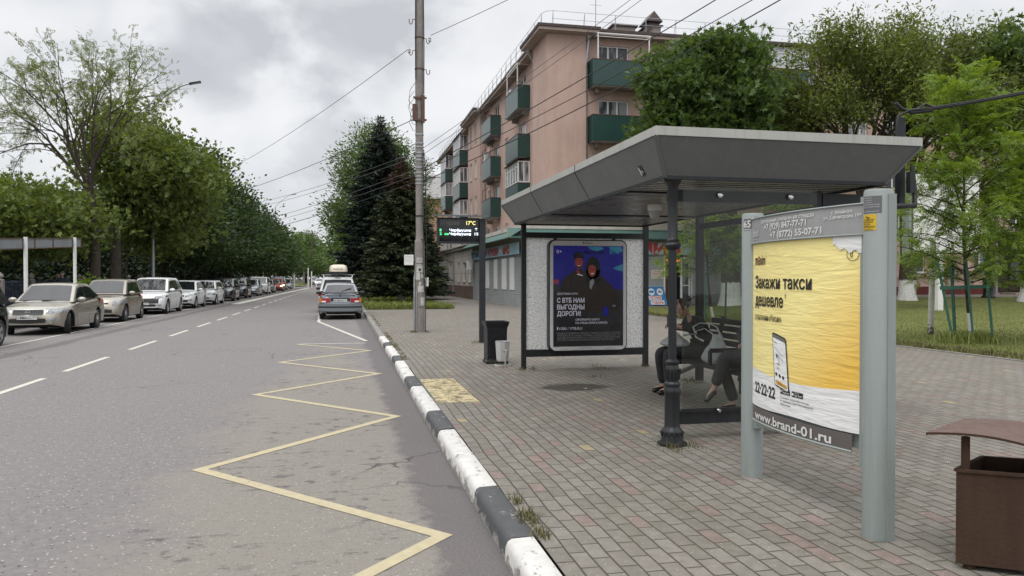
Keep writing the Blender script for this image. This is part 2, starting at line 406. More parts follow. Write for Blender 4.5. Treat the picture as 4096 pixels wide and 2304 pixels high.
sheet("pavement", M_PAV, 11.7, 60, -6, 8.2, PZ)
sheet("plaza", M_PATH, 5.1, 11.7, 36.6, 130, PZ)
sheet("plaza", M_PATH, 1.07, 5.1, 95, 130, PZ)
sheet("lawn", M_LAWN, 11.82, 75, 8.2, 36.0, PZ, 40, 20, lawn_z)
sheet("path", M_PATH, 11.7, 75, 36.0, 42.5, PZ, 40, 6, lambda x, y: lawn_z(x, y) + .003)
sheet("verge", M_LAWN, 1.07, 5.1, 36.6, 95, PZ + .03)
sheet("far_pavement", M_PATH, -13.2, -10.1, -6, 128, .11)
sheet("verge", M_LAWN, -13, -7.6, 150, 420, .08)
# kerb stones, painted alternately
b = MB()
bounds = [(-3.0, M_KB), (-1.4, M_KW), (.2, M_KB), (1.7, M_KW), (3.15, M_KW), (4.24, M_KB), (5.33, M_KW), (6.41, M_KW), (7.44, M_KB), (8.5, M_KW), (9.43, M_KW), (10.55, M_KB), (11.6, M_KW),
          (12.72, M_KW), (13.82, M_KB), (14.72, M_KW), (15.8, M_KW), (16.88, M_KB), (17.83, M_KW), (18.85, M_KW), (19.83, M_KC)]
while bounds[-1][0] < 95: bounds.append((bounds[-1][0] + 1.04, M_KC))
rk = random.Random(3)
for (y0, m), (y1, _) in zip(bounds, bounds[1:]):
    b.mat(m); j = rk.uniform(-.006, .006); jz = rk.uniform(-.006, .006)
    p = [(.89, -.05), (.90, .085), (.912, .112), (.935, .126), (1.06, .130), (1.068, .122), (1.07, -.05)]
    ya, yb = y0 + .004, y1 - .004
    vs = [(x + j, ya, z + jz) for x, z in p] + [(x + j, yb, z + jz) for x, z in p]; k = len(p)
    b.add(vs, [list(range(k)), list(range(k, 2 * k))[::-1]] + [(i, i + k, (i + 1) % k + k, (i + 1) % k) for i in range(k)])
structure(b.build("kerb", smooth=50))
b = MB().mat(M_KC)
for i in range(140): b.b2((-10.1, -6 + i * 1.0 + .004, -.05), (-9.95, -5 + i * 1.0 - .004, .14))
structure(b.build("kerb"))
b = MB().mat(M_KC)
for i in range(46): b.b2((11.70, 8.2 + i * .62, 0), (11.80, 8.8 + i * .62, PZ + .018))
structure(b.build("lawn_edging"))
# painted lines, and a road sheen drawn as one of them
def stripe(b, pts, w, z=.004, closed=False):
    pts = [Vector((p[0], p[1], 0)) for p in pts]; L_ = []; R_ = []
    for i, p in enumerate(pts):
        d0 = (p - pts[i - 1]).normalized() if i else None; d1 = (pts[i + 1] - p).normalized() if i < len(pts) - 1 else None
        d0 = d0 or d1; d1 = d1 or d0
        t = (d0 + d1).normalized() if (d0 + d1).length > .2 else d0
        nrm = Vector((-t.y, t.x, 0)); s = w / 2 / max(.22, abs(nrm.dot(Vector((-d0.y, d0.x, 0)))))
        L_.append(p + nrm * s); R_.append(p - nrm * s)
    for i in range(len(pts) - 1):
        b.add([(q.x, q.y, z) for q in (R_[i], R_[i + 1], L_[i + 1], L_[i])], [(0, 1, 2, 3)])
b = MB().mat(M_YEL)
stripe(b, [(-1.27, 2.65), (.6, 4.73), (-1.17, 6.8), (.6, 8.95), (-1.17, 11.03), (.58, 13.02), (-1.17, 15.19), (.58, 17.22), (-1.08, 19.25)], .10)
b.mat(M_WHT); b.quad((-1.05, 19.22, .0045), (.55, 19.22, .0045), (.55, 19.32, .0045), (-1.05, 19.32, .0045))
structure(b.build("bus_stop_markings"))
b = MB().mat(M_WHT)
stripe(b, [(.58, 19.9), (-.86, 29.0), (-.95, 33.0), (-.95, 36.5)], .11)
for i in range(12): stripe(b, [(-4.66, 10.35 + i * 4.12 - .0), (-4.66, 13.55 + i * 4.12 - .7 * (i > 0))], .11)
for i in range(14): stripe(b, [(-4.66, 60.2 + i * 4.12), (-4.66, 62.8 + i * 4.12)], .11)
stripe(b, [(-7.77, -5), (-7.77, 46)], .09)
stripe(b, [(-6.5, 50), (-6.1, 90), (-5.4, 128)], .55); stripe(b, [(-5.4, 128), (-3.2, 131), (-1.4, 131)], .5)  # the long broad stripe paints in a light sheen on the far road
structure(b.build("road_markings_and_sheen"))
# tactile paving beside the kerb
n = NT("tactile_yellow"); m = n.math
sp = n.N.new("ShaderNodeSeparateXYZ"); n.lk(n.co, sp.inputs[0])
dirt = n.ramp(m('ADD', m('MULTIPLY', n.noise(7, 6, .7), .7), m('MULTIPLY', n.noise(40, 3), .3)), (.47, 0.), (.56, 1.))
c = n.mix(m('MULTIPLY', dirt, .75), n.ramp(n.noise(20, 4), (.3, (.50, .42, .25)), (.7, (.64, .56, .36))), (.10, .08, .055))
n.fin(c, .85); M_TAC = n.m
b = MB().mat(M_TAC)
for i in range(3):
    for j in range(8):
        x0, y0 = 1.09 + i * .165, 9.0 + j * .265
        b.b2((x0, y0, PZ - .02), (x0 + .158, y0 + .257, PZ + .006))
        for k in range(4): b.b2((x0 + .008, y0 + .02 + k * .06, PZ + .005), (x0 + .15, y0 + .052 + k * .06, PZ + .0105))
structure(b.build("tactile_paving"))
# ---------------------------------------------------------------- buildings
def plaster(name, a, b, dirt, sc=1.2):
    n = NT(name); m = n.math
    f = m('ADD', m('MULTIPLY', n.noise(sc, 6, .6), .6), m('MULTIPLY', n.noise(sc, 5, .6, stretch=(2.5, 2.5, .18)), .4))
    c = n.ramp(f, (.3, a), (.7, b))
    c = n.mix(n.ramp(n.noise(.55, 6, .65, stretch=(1.6, 1.6, .5)), (.50, 0.), (.72, .62)), c, dirt)
    n.bump(n.noise(55, 4, .7), .35, .02)
    return n.fin(c, .9, spec=.25)
M_PINK = plaster("pink_plaster", (.455, .315, .265), (.53, .385, .328), (.36, .25, .205))
M_CREAM = plaster("cream_plaster", (.47, .435, .385), (.56, .525, .475), (.30, .26, .22))
M_PLINTH = plaster("brown_plinth", (.13, .085, .07), (.19, .135, .11), (.08, .06, .05))
M_MAROON = plaster("maroon_plinth", (.10, .026, .024), (.15, .042, .037), (.06, .03, .028))
M_SOFFIT = plaster("soffit_boards", (.30, .235, .20), (.38, .31, .27), (.2, .16, .14))
M_ROOF = pm("roof_iron", (.055, .036, .032), .55, 0, .3, 3)
M_FRAMEW = pm("white_frames", (.68, .68, .67), .4, 0, .06, 4)
M_STEEL = pm("galvanised", (.36, .375, .39), .42, .6, .2, 9)
M_RUST = pm("rusty_iron", (.12, .07, .05), .7, .2, .35, 14)
M_SLAB = plaster("balcony_slab", (.22, .195, .175), (.30, .27, .245), (.14, .12, .11))
def ribbed(name, col, pitch, rough, dark=.5, horizontal=False, spec=.5, var=.14):
    n = NT(name); m = n.math
    sp = n.N.new("ShaderNodeSeparateXYZ"); n.lk(n.co, sp.inputs[0])
    t = m('FRACT', m('DIVIDE', sp.outputs[2] if horizontal else m('ADD', sp.outputs[0], sp.outputs[1]), pitch))
    g = n.ramp(t, (.0, 0.), (.08, 1.), (.86, 1.), (.97, 0.))
    c = n.ramp(n.noise(1.6, 5, .6), (.3, tuple(k * (1 - var) for k in col)), (.7, tuple(k * (1 + var) for k in col)))
    c = n.mix(m('SUBTRACT', 1., g), c, tuple(k * dark for k in col))
    n.bump(g, .7, .02)
    return n.fin(c, rough, spec=spec)
M_GREEN = ribbed("green_sheet", (.010, .050, .042), .16, .33, .45, spec=.7)
M_SIDING = ribbed("grey_shutter", (.33, .345, .35), .105, .5, .42, True)
M_SLATE = ribbed("wavy_slate", (.27, .255, .25), .18, .8, .5)
M_AWN = ribbed("awning_sheet", (.045, .115, .095), .2, .5, .6)
def window_glass(name, dark, pale, amt):
    n = NT(name); m = n.math
    f = n.noise(1.7, 4, .6, stretch=(2, 2, .35))
    c = n.ramp(f, (amt, dark), (amt + .12, pale))
    n.fin(c, .06, spec=.6); return n.m
M_WIN = window_glass("window_glass", (.025, .03, .036), (.20, .205, .21), .52)
M_WIN2 = window_glass("curtained_glass", (.07, .075, .085), (.30, .30, .31), .42)
M_BLIND = pm("white_film", (.52, .54, .57), .35, 0, .3, 2.5)
M_RED = pm("sign_red", (.42, .03, .028), .5, 0, .12, 5); M_SBLUE = pm("sign_pale_blue", (.30, .45, .52), .5, 0, .12, 2); M_BLACK = pm("sign_black", (.02, .02, .024), .5, 0, .1, 5)
M_OCHRE = pm("awning_lining", (.30, .23, .06), .6, 0, .15, 3)
M_WHITE = pm("white_paint", (.72, .72, .70), .5, 0, .08, 5)

def facade(b, fm, a0, a1, z0, z1, holes, wall, depth=.16):
    """wall sheet with real window openings and their reveals; fm(a, z, outward)"""
    A = sorted({a0, a1, *[h[0] for h in holes], *[h[1] for h in holes]}); Z = sorted({z0, z1, *[h[2] for h in holes], *[h[3] for h in holes]})
    b.mat(wall)
    for i in range(len(A) - 1):
        for j in range(len(Z) - 1):
            ca, cz = (A[i] + A[i + 1]) / 2, (Z[j] + Z[j + 1]) / 2
            if any(h[0] < ca < h[1] and h[2] < cz < h[3] for h in holes): continue
            b.quad(fm(A[i], Z[j], 0), fm(A[i + 1], Z[j], 0), fm(A[i + 1], Z[j + 1], 0), fm(A[i], Z[j + 1], 0))
    for h in holes:
        p = [(h[0], h[2]), (h[1], h[2]), (h[1], h[3]), (h[0], h[3])]
        for k in range(4):
            q, r = p[k], p[(k + 1) % 4]
            b.quad(fm(*q, 0), fm(*q, -depth), fm(*r, -depth), fm(*r, 0))
def fbox(b, fm, a0, a1, z0, z1, d0, d1): b.prism([(a0, z0), (a1, z0), (a1, z1), (a0, z1)], d0, d1, fm)
def window(parent, fm, a0, a1, z0, z1, mull=(.38, .7), rail=None, d=-.13, glass=None, frame=None, sill=True, fw=.07):
    b = MB().mat(frame or M_FRAMEW)
    fbox(b, fm, a0, a0 + fw, z0, z1, d, d + .06); fbox(b, fm, a1 - fw, a1, z0, z1, d, d + .06)
    fbox(b, fm, a0 + fw, a1 - fw, z0, z0 + fw, d, d + .055); fbox(b, fm, a0 + fw, a1 - fw, z1 - fw, z1, d, d + .055)
    for t in mull:
        x = a0 + (a1 - a0) * t; fbox(b, fm, x - .05, x + .05, z0 + fw, z1 - fw, d, d + .05)
    if rail:
        x = a0 + (a1 - a0) * (mull[0] if mull else 1); fbox(b, fm, a0 + fw, x - .05, z0 + (z1 - z0) * rail - .03, z0 + (z1 - z0) * rail + .03, d, d + .045)
    if sill: fbox(b, fm, a0 - .06, a1 + .06, z0 - .04, z0 - .003, d, .06)
    w = b.build("window", parent)
    MB().mat(glass or M_WIN).quad(fm(a0, z0, d + .02), fm(a1, z0, d + .02), fm(a1, z1, d + .02), fm(a0, z1, d + .02)).build("pane", w)
    return w
apt = thing("apartment_building", "pink five-storey corner apartment block with dark green balconies behind the bus shelter", "building", (11, 41, 0))
fmR = lambda Y: frame((0, Y, 0), (1, 0, 0), (0, 0, 1), (0, -1, 0))           # faces the camera
fmL = lambda X: frame((X, 0, 0), (0, -1, 0), (0, 0, 1), (-1, 0, 0))          # faces the road; a = -Y
FL = [3.2, 6.25, 9.3, 12.35]
wb = MB()
fA, fB, fC, fD = fmR(41.0), fmR(41.3), fmL(11.0), fmL(11.5)
holesR = []; winR = []
for k, f in enumerate(FL):
    t = f + 2.35
    for (c, w, kind) in ((14.98, 1.8, 'b'), (19.6, 1.5, 'w'), (22.4, 1.3, 'w'), (25.5, 2.0, 'b'), (27.45, .95, 'w'), (30.6, 1.5, 'w'), (33.4, 1.5, 'w'), (36.2, 1.4, 'w'), (39.2, .95, 'w'), (42.6, 1.5, 'w'), (46, 1.5, 'w'), (50, 1.5, 'w'), (54, 1.5, 'w'), (58, 1.5, 'w')):
        if k == 0 and c < 30: continue
        z0 = f + (.85 if kind == 'w' else .75)
        holesR.append((c - w / 2, c + w / 2, z0 if kind == 'w' else f + .1, t)); winR.append((c, w, z0, t, kind, f))
gw = [(31.2, 1.3), (34.9, 1.2), (39.6, .95), (48, 1.4), (52, 1.4)]
for c, w in gw: holesR.append((c - w / 2, c + w / 2, 1.95, 3.25))
holesL = []; winL = []
for k, f in enumerate(FL):
    for (y, w, kind) in ((49.0, 1.9, 'b'), (54.0, 1.15, 'w'), (57.6, 1.9, 'b'), (60.6, 1.0, 'w')):
        z0 = f + (.85 if kind == 'w' else .1)
        holesL.append((-y - w / 2, -y + w / 2, z0, f + 2.35)); winL.append((-y, w, z0, f + 2.35, kind))
holesC = [(-y - .5, -y + .5, f + .8, f + 2.3) for f in FL for y in (64.2, 66.6)]
facade(wb, fA, 11, 13.25, 0, 15.1, [], M_PINK); facade(wb, fB, 13.25, 62, .2, 15.1, holesR, M_PINK)
facade(wb, fC, -44.2, -41, 0, 15.1, [], M_PINK); facade(wb, fD, -62.2, -44.2, 0, 15.1, holesL, M_PINK)
facade(wb, fC, -68.05, -62.2, 0, 15.1, holesC, M_PINK); facade(wb, fD, -90, -68.05, 0, 15.1, [], M_PINK)
wb.mat(M_PINK)
wb.quad((13.25, 41, 0), (13.25, 41.3, 0), (13.25, 41.3, 15.1), (13.25, 41, 15.1))
for y in (44.2, 62.2, 68.05): wb.quad((11, y, 0), (11.5, y, 0), (11.5, y, 15.1), (11, y, 15.1))
for p, q in (((62, 41.3), (62, 53)), ((62, 53), (23, 53)), ((23, 53), (23, 90)), ((23, 90), (11.5, 90))):
    wb.quad((*p, 0), (*q, 0), (*q, 15.1), (*p, 15.1))
wb.build("wall", apt)
for c, w, z0, t, kind, f in winR:
    g = random.choice((M_WIN, M_WIN, M_WIN2))
    if kind == 'b':
        window(apt, fB, c - w / 2, c + w / 2, f + .1, t, (.33, .63), None, glass=M_WIN if c < 20 and f > 10 else g, sill=False)
    else: window(apt, fB, c - w / 2, c + w / 2, z0, t, (.42,) if w < 1.1 else (.35, .68), .62, glass=g)
for c, w in gw: window(apt, fB, c - w / 2, c + w / 2, 1.95, 3.25, (.5,), glass=M_WIN)
for a, w, z0, t, kind in winL: window(apt, fD, a - w / 2, a + w / 2, z0, t, (.45,), glass=random.choice((M_WIN, M_WIN2)), sill=kind == 'w')
for h in holesC: window(apt, fC, *h, (.5,), glass=random.choice((M_WIN, M_WIN2)))
# trims of the ground floor
b = MB().mat(M_CREAM); fbox(b, fB, 30, 41.0, 4.42, 4.62, -.02, .14); fbox(b, fB, 41.0, 46, 4.55, 4.78, -.02, .5); b.build("cornice", apt)
b = MB().mat(M_PINK); fbox(b, fB, 30, 40.6, 1.62, 1.72, -.02, .07); fbox(b, fB, 44.9, 62, 1.62, 1.72, -.02, .07); b.build("string_course", apt)
b = MB().mat(M_MAROON); fbox(b, fB, 30, 40.6, .2, 1.08, -.02, .05); fbox(b, fB, 44.9, 62, .2, 1.08, -.02, .05); b.build("plinth", apt)
# entrance
M_WOOD = plaster("dark_door_wood", (.035, .026, .02), (.06, .042, .034), (.025, .02, .017), 6)
b = MB().mat(M_WOOD); fbox(b, fB, 40.75, 44.8, .7, 4.05, .0, .04)
for i in range(3): fbox(b, fB, 41.7 + i * .95, 42.55 + i * .95, .8, 3.72, .04, .1)
door = b.build("door", apt)
b = MB().mat(M_WIN)
for i in range(3): fbox(b, fB, 41.78 + i * .95, 42.47 + i * .95, 1.5, 2.9, .1, .108); fbox(b, fB, 41.78 + i * .95, 42.47 + i * .95, 3.02, 3.66, .1, .108)
b.mat(M_FRAMEW); fbox(b, fB, 41.7, 44.5, 2.93, 2.97, .1, .125); b.build("glazing", door)
M_MAR2 = pm("porch_maroon", (.05, .025, .026), .6, 0, .2, 4)
b = MB().mat(M_MAR2); b.prism([(41, 4.1), (45.5, 4.1), (45.5, 4.22), (41, 4.22)], 0, 1.9, fB)
b.quad(fB(41, 4.22, 1.9), fB(45.5, 4.22, 1.9), fB(45.5, 4.54, .02), fB(41, 4.54, .02)); b.mat(M_BLACK); b.bar(fB(41.05, .5, 1.75), fB(41.05, 4.1, 1.75), .09); b.bar(fB(45.3, .5, 1.75), fB(45.3, 4.1, 1.75), .09)
b.build("porch", apt)
M_STEP = plaster("step_stone", (.25, .2, .16), (.38, .31, .25), (.16, .12, .1), 4)
b = MB().mat(M_STEP)
for i in range(3): fbox(b, fB, 41.1, 45.2, .3, .45 + .12 * i, .05, 1.9 - .35 * i)
b.build("steps", apt)
# eaves and roof: soffit slab, then the dark iron edge set proud of it
b = MB()
for x0, x1, y0, y1, dz in ((10.9, 23.4, 44.7, 90.6, 0), (13.7, 62.6, 40.7, 53.5, .003), (10.4, 13.85, 40.4, 44.75, .006), (10.4, 12.2, 61.6, 68.65, .009)):
    b.mat(M_SOFFIT).b2((x0, y0, 15.1 + dz), (x1, y1, 15.26 + dz)); b.mat(M_ROOF).b2((x0 - .06, y0 - .06, 15.27 + dz), (x1 + .06, y1 + .06, 15.42 + dz))
b.mat(M_ROOF)
b.add([(10.84, 40.64, 15.42), (62.6, 40.64, 15.42), (62.6, 53.5, 15.42), (62, 47, 17.3), (17, 47, 17.3), (17, 90, 17.3), (23.4, 90.6, 15.42), (10.84, 90.6, 15.42), (23.4, 53.5, 15.42)], [(0, 1, 3, 4), (1, 2, 3), (2, 8, 4, 3), (8, 6, 5, 4), (6, 7, 5), (7, 0, 4, 5)])
roof = b.build("roof", apt)
b = MB().mat(M_STEEL)
def railing(p0, p1, n):
    p0, p1 = Vector(p0), Vector(p1)
    for h in (.42, .85): b.tube([p0 + Vector((0, 0, h)), p1 + Vector((0, 0, h))], .014, 5, False)
    for i in range(n + 1):
        p = p0.lerp(p1, i / n); b.tube([p, p + Vector((0, 0, .85))], .014, 5, False); b.tube([p + Vector((.0, .28, 0)), p + Vector((0, 0, .85))], .012, 5, False)
railing((11.3, 40.8, 15.42), (62, 41.0, 15.42), 28); railing((10.8, 41.4, 15.42), (11.1, 90, 15.42), 30); b.tube([(11.3, 40.8, 16.27), (10.95, 40.9, 16.25), (10.8, 41.4, 16.27)], .014, 5, False)
b.build("railing", roof)
for x0, x1, z1, cap in ((15.9, 17.3, 16.75, 0), (18.1, 18.95, 16.9, 1), (40.2, 41.2, 17.2, 1), (11.9, 12.7, 16.4, 1)):
    y = 43.9 if x0 > 12 else 55
    b = MB().mat(M_SLAB); b.b2((x0, y, 15.3), (x1, y + 1.2, z1)); b.mat(M_ROOF)
    if cap:
        b.b2((x0 - .12, y - .12, z1 + .02), (x1 + .12, y + 1.3, z1 + .08)); xm = (x0 + x1) / 2; b.b2((x0 + .15, y + .1, z1 + .08), (x1 - .15, y + 1.1, z1 + .3))
        b.add([(x0 - .1, y - .1, z1 + .3), (x1 + .1, y - .1, z1 + .3), (x1 + .1, y + 1.3, z1 + .3), (x0 - .1, y + 1.3, z1 + .3), (xm, y + .0, z1 + .95), (xm, y + 1.2, z1 + .95)], [(0, 1, 4), (2, 3, 5), (1, 2, 5, 4), (3, 0, 4, 5), (0, 3, 2, 1)])
    else: b.b2((x0 - .1, y - .1, z1 + .01), (x1 + .15, y + 1.3, z1 + .1)); b.mat(M_RUST); b.quad((x0 - .4, y + .1, 15.7), (x0 + .1, y + .1, z1 + .02), (x0 + .1, y + 1, z1 + .02), (x0 - .4, y + 1, 15.7))
    b.build("chimney", roof)
# a steep lean-to hood beside the gabled chimney
MB().mat(M_ROOF).add([(16.95, 43.6, 15.6), (18.4, 43.8, 17.0), (18.4, 44.8, 17.0), (16.95, 44.6, 15.6), (17.1, 43.6, 15.5), (18.4, 43.8, 16.85), (18.4, 44.8, 16.85), (17.1, 44.6, 15.5)], [(0, 1, 2, 3), (0, 4, 5, 1), (3, 2, 6, 7), (7, 6, 5, 4)]).build("hood", roof)
b = MB().mat(M_STEEL); b.tube([(14.15, 42, 15.4), (14.15, 42, 18.4)], .025, 6); b.tube([(13.8, 42, 17.2), (14.5, 42, 17.2)], .012, 5); b.build("antenna", roof)
# downpipes
for pts in ([(13.42, 41.0, 14.95), (13.34, 40.92, 14.55), (13.3, 41.16, 13.4), (13.3, 41.17, 4.6)], [(10.75, 44.35, 15.0), (11.25, 44.5, 14.2), (11.36, 44.55, 13.3), (11.36, 44.6, 4.6)], [(10.75, 61.2, 15.0), (11.2, 61.6, 14.2), (11.38, 61.9, 13.4), (11.38, 62.0, 4.3)], [(10.8, 60.9, 6.0), (11.38, 60.9, 5.7), (11.38, 60.95, 4.2)], [(40.72, 41.15, 14.9), (40.72, 41.2, .5)]):
    b = MB().mat(M_STEEL); b.tube(pts, .075, 8); p = pts[0]; b.lathe((p[0], p[1], p[2] - .05), [(.08, 0), (.17, .12), (.17, .36), (.12, .38)], 10)
    for k in range(4):
        z = pts[min(2, len(pts) - 1)][2] - k * 2.4
        if z > 5: b.lathe((pts[-1][0], pts[-1][1], z), [(.09, 0), (.09, .05)], 8)
    b.build("downpipe", apt, 50)
# balconies: panel, slab, and where the photo shows them glazing, posts and canopies as sub-parts
def balcony(fm, a0, a1, f, dep, h=1.28, kind='open', glass=None):
    b = MB().mat(M_GREEN)
    fbox(b, fm, a0, a1, f - .1, f + h, dep - .04, dep)
    fbox(b, fm, a0, a0 + .04, f - .1, f + h, .0, dep - .04); fbox(b, fm, a1 - .04, a1, f - .1, f + h, 0, dep - .04)
    o = b.build("balcony", apt)
    b = MB().mat(M_SLAB); fbox(b, fm, a0 + .05, a1 - .05, f - .16, f - .03, -.02, dep - .05)
    for a in (a0 + .4, a1 - .4): fbox(b, fm, a - .07, a + .07, f - .42, f - .165, -.02, dep * .55)
    b.build("slab", o)
    b = MB().mat(M_RUST); fbox(b, fm, a0 - .02, a1 + .02, f + h + .003, f + h + .04, dep - .06, dep + .02); fbox(b, fm, a0 - .02, a0 + .04, f + h + .003, f + h + .04, .02, dep - .07); fbox(b, fm, a1 - .04, a1 + .02, f + h + .003, f + h + .04, .02, dep - .07); b.build("rail", o)
    top = f + 2.72
    if kind == 'glazed' or kind == 'film':
        b = MB().mat(M_FRAMEW if kind == 'glazed' else M_RUST); z0, z1 = f + h + .045, top - .02; n = max(2, round((a1 - a0) / .75))
        for i in range(n + 1):
            a = a0 + (a1 - a0 - .07) * i / n; fbox(b, fm, a, a + .07, z0, z1, dep - .07, dep)
        for zz in (z0, z1 - .07, (z0 + (z1 - z0) * .7)): fbox(b, fm, a0 + .001, a1 - .001, zz, zz + .06, dep - .065, dep - .003)
        for a in (a0, a1 - .06):
            fbox(b, fm, a, a + .06, z0, z1, .02, .09); fbox(b, fm, a, a + .06, z0, z0 + .06, .09, dep - .075); fbox(b, fm, a, a + .06, z1 - .06, z1, .09, dep - .075); fbox(b, fm, a, a + .06, z0 + .061, z1 - .061, dep * .5 - .03, dep * .5 + .03)
        g = b.build("window_frame", o)
        gm = glass or (M_WIN2 if kind == 'glazed' else M_BLIND)
        b = MB().mat(gm); fbox(b, fm, a0 + .02, a1 - .02, z0 + .01, z1 - .01, .03, dep - .03); b.build("pane", g)
        b = MB().mat(M_ROOF); b.quad(fm(a0 - .1, top + .0, dep + .15), fm(a1 + .1, top, dep + .15), fm(a1 + .1, top + .22, -.0), fm(a0 - .1, top + .22, 0)); b.quad(fm(a0 - .1, top - .02, dep + .15), fm(a0 - .1, top + .2, 0), fm(a1 + .1, top + .2, 0), fm(a1 + .1, top - .02, dep + .15)); b.build("canopy", o)
    elif kind == 'posts':
        b = MB().mat(M_FRAMEW)
        for a in (a0 + .3, a1 - .3): b.bar(fm(a, f + h, dep - .05), fm(a, top, dep - .05), .06); b.bar(fm(a, top, dep - .05), fm(a, top, 0), .05)
        b.bar(fm(a0 + .2, top + .03, dep - .05), fm(a1 - .2, top + .03, dep - .05), .06); b.bar(fm(a0 + .2, top - .15, dep - .05), fm(a1 - .2, top - .15, dep - .05), .03); b.build("post", o)
    elif kind == 'rods':
        b = MB().mat(M_RUST); b.bar(fm(a0 + .1, f + h, dep - .05), fm(a0 + .1, f + 2.2, dep - .05), .04); b.bar(fm(a0 + .1, f + 2.2, dep - .05), fm(a1 - .2, f + 2.2, dep - .05), .04); b.bar(fm(a1 - .2, f + h, dep - .05), fm(a1 - .2, f + 2.2, dep - .05), .04); b.build("post", o)
    return o
balcony(fB, 13.45, 17.05, 12.35, .95, 1.3, 'posts'); balcony(fB, 13.45, 17.05, 9.3, .95, 1.3); balcony(fB, 13.45, 17.05, 6.25, .95, 1.3)
balcony(fB, 24.3, 26.7, 12.35, .95, 1.42, 'glazed', M_BLIND); balcony(fB, 24.3, 26.7, 9.3, .95, 1.3, 'film'); balcony(fB, 24.3, 26.7, 6.25, .95, 1.3)
for f, k in ((12.35, 'posts'), (9.3, 'open'), (6.25, 'glazed')): balcony(fD, -50.6, -46.9, f, .8, 1.32, k, M_WIN2)
for f, k in ((12.35, 'open'), (9.3, 'rods'), (6.25, 'rods')): balcony(fD, -59.7, -56.0, f, .8, 1.32, k)
for f, k in ((12.35, 'glazed'), (9.3, 'glazed'), (6.25, 'glazed'), (3.25, 'glazed')): balcony(fD, -75.6, -71.4, f, .8, 1.25, k, M_WIN2)
for f, k in ((12.0, 'glazed'), (9.1, 'glazed'), (6.1, 'rods'), (3.1, 'glazed')): balcony(fD, -85.4, -81.6, f, .8, 1.25, k, M_WIN2)
# air conditioners and a dish on the walls
def aircon(fm, a, z, d=.02, par=apt):
    b = MB().mat(M_WHITE); fbox(b, fm, a - .4, a + .4, z, z + .58, d, d + .3); o = b.build("air_conditioner", par)
    b = MB().mat(M_BLACK); b.lathe(fm(a - .1, z + .29, d + .305), [(.23, 0), (.23, .01)], 16, 'X' if abs(fm(0, 0, 1)[0] - fm(0, 0, 0)[0]) > .5 else 'Y'); b.build("fan_grille", o)
aircon(fD, -51.6, 13.9); aircon(fD, -60.3, 10.9, .2); aircon(fD, -76.4, 10.2)
b = MB().mat(M_WHITE); b.lathe((42.1, 40.75, 10.4), [(.0, .12), (.25, .08), (.42, 0), (.42, -.02), (.0, .1)], 16, 'Y'); b.mat(M_STEEL); b.bar((42.1, 40.8, 10.4), (42.4, 41.3, 10.1), .04); b.bar((42.1, 40.8, 10.1), (42.2, 40.4, 10.15), .02); b.build("satellite_dish", apt, 40)

# ---- ground-floor shop wing
shop = thing("shop", "single-storey shop wing with grey shutters, green awning and pale blue toy shop sign", "shop", (8.8, 37.6, 0))
fS, fT = fmR(37.6), fmL(8.8)
b = MB()
facade(b, fS, 8.8, 21.2, 0, 4.45, [(16.5, 17.95, PZ + .02, 2.85)], M_SIDING, .5)
facade(b, fT, -52.5, -37.6, 0, 4.25, [], M_SIDING)
b.mat(M_CREAM); b.quad((8.8, 37.6, 4.25), (21.2, 37.6, 4.45), (21.2, 41.2, 4.45), (8.8, 41.2, 4.3)); b.quad((8.8, 37.6, 4.25), (8.8, 52.5, 4.25), (11.6, 52.5, 4.6), (11.6, 37.6, 4.6)); b.quad((21.2, 37.6, 0), (21.2, 41.2, 0), (21.2, 41.2, 4.45), (21.2, 37.6, 4.45))
fbox(b, fS, 8.8, 21.3, 4.1, 4.5, .0, .1); fbox(b, fT, -52.5, -37.5, 4.1, 4.32, 0, .12); b.build("wall", shop)
for y0, y1 in ((39.35, 40.37), (41.35, 42.47), (43.86, 44.8), (46.45, 47.5)): b = MB().mat(M_WHITE); fbox(b, fT, -y1, -y0, .98, 2.7, .0, .04); b.build("pilaster", shop)
b = MB().mat(M_AWN)
for fm, a0, a1 in ((fS, 8.0, 21.3), (fT, -52.6, -36.85)):
    b.quad(fm(a0, 3.62, .8), fm(a1, 3.62, .8), fm(a1, 4.12, .02), fm(a0, 4.12, .02)); b.mat(M_OCHRE); b.quad(fm(a0, 3.58, .8), fm(a0, 3.9, .02), fm(a1, 3.9, .02), fm(a1, 3.58, .8)); b.mat(M_AWN)
    b.quad(fm(a0, 3.58, .803), fm(a1, 3.58, .803), fm(a1, 3.63, .803), fm(a0, 3.63, .803))
b.build("awning", shop)
b = MB().mat(M_SBLUE); fbox(b, fT, -52.2, -37.7, 2.83, 3.42, .12, .2)
b.mat(M_BLACK).text(fT, "ДЕТСКИЙ", -51.7, 2.95, .33, 2.6, .03, .206); b.text(fT, "МАГАЗИН", -48.7, 2.95, .33, 2.6, .03, .206)
b.mat(M_RED).text(fT, "ИГРУШКИ", -45.75, 2.92, .40, 3.15, .05, .206); b.text(fT, "МИШ", -41.3, 2.92, .40, 1.6, .05, .206)
b.mat(M_WHITE).lathe(fT(-42.1, 3.14, .205), [(.12, 0), (.12, .006)], 14, 'X'); b.build("sign", shop)
b = MB().mat(M_SBLUE); fbox(b, fS, 8.9, 20.9, 2.83, 3.46, .12, .2); b.mat(M_RED).text(fS, "ЫИБ", 14.75, 2.88, .52, 2.6, .06, .206); b.text(fS, "А", 18.6, 2.88, .52, .6, .06, .206); b.text(fS, "М", 10.7, 2.88, .52, .6, .06, .206); b.build("sign", shop)
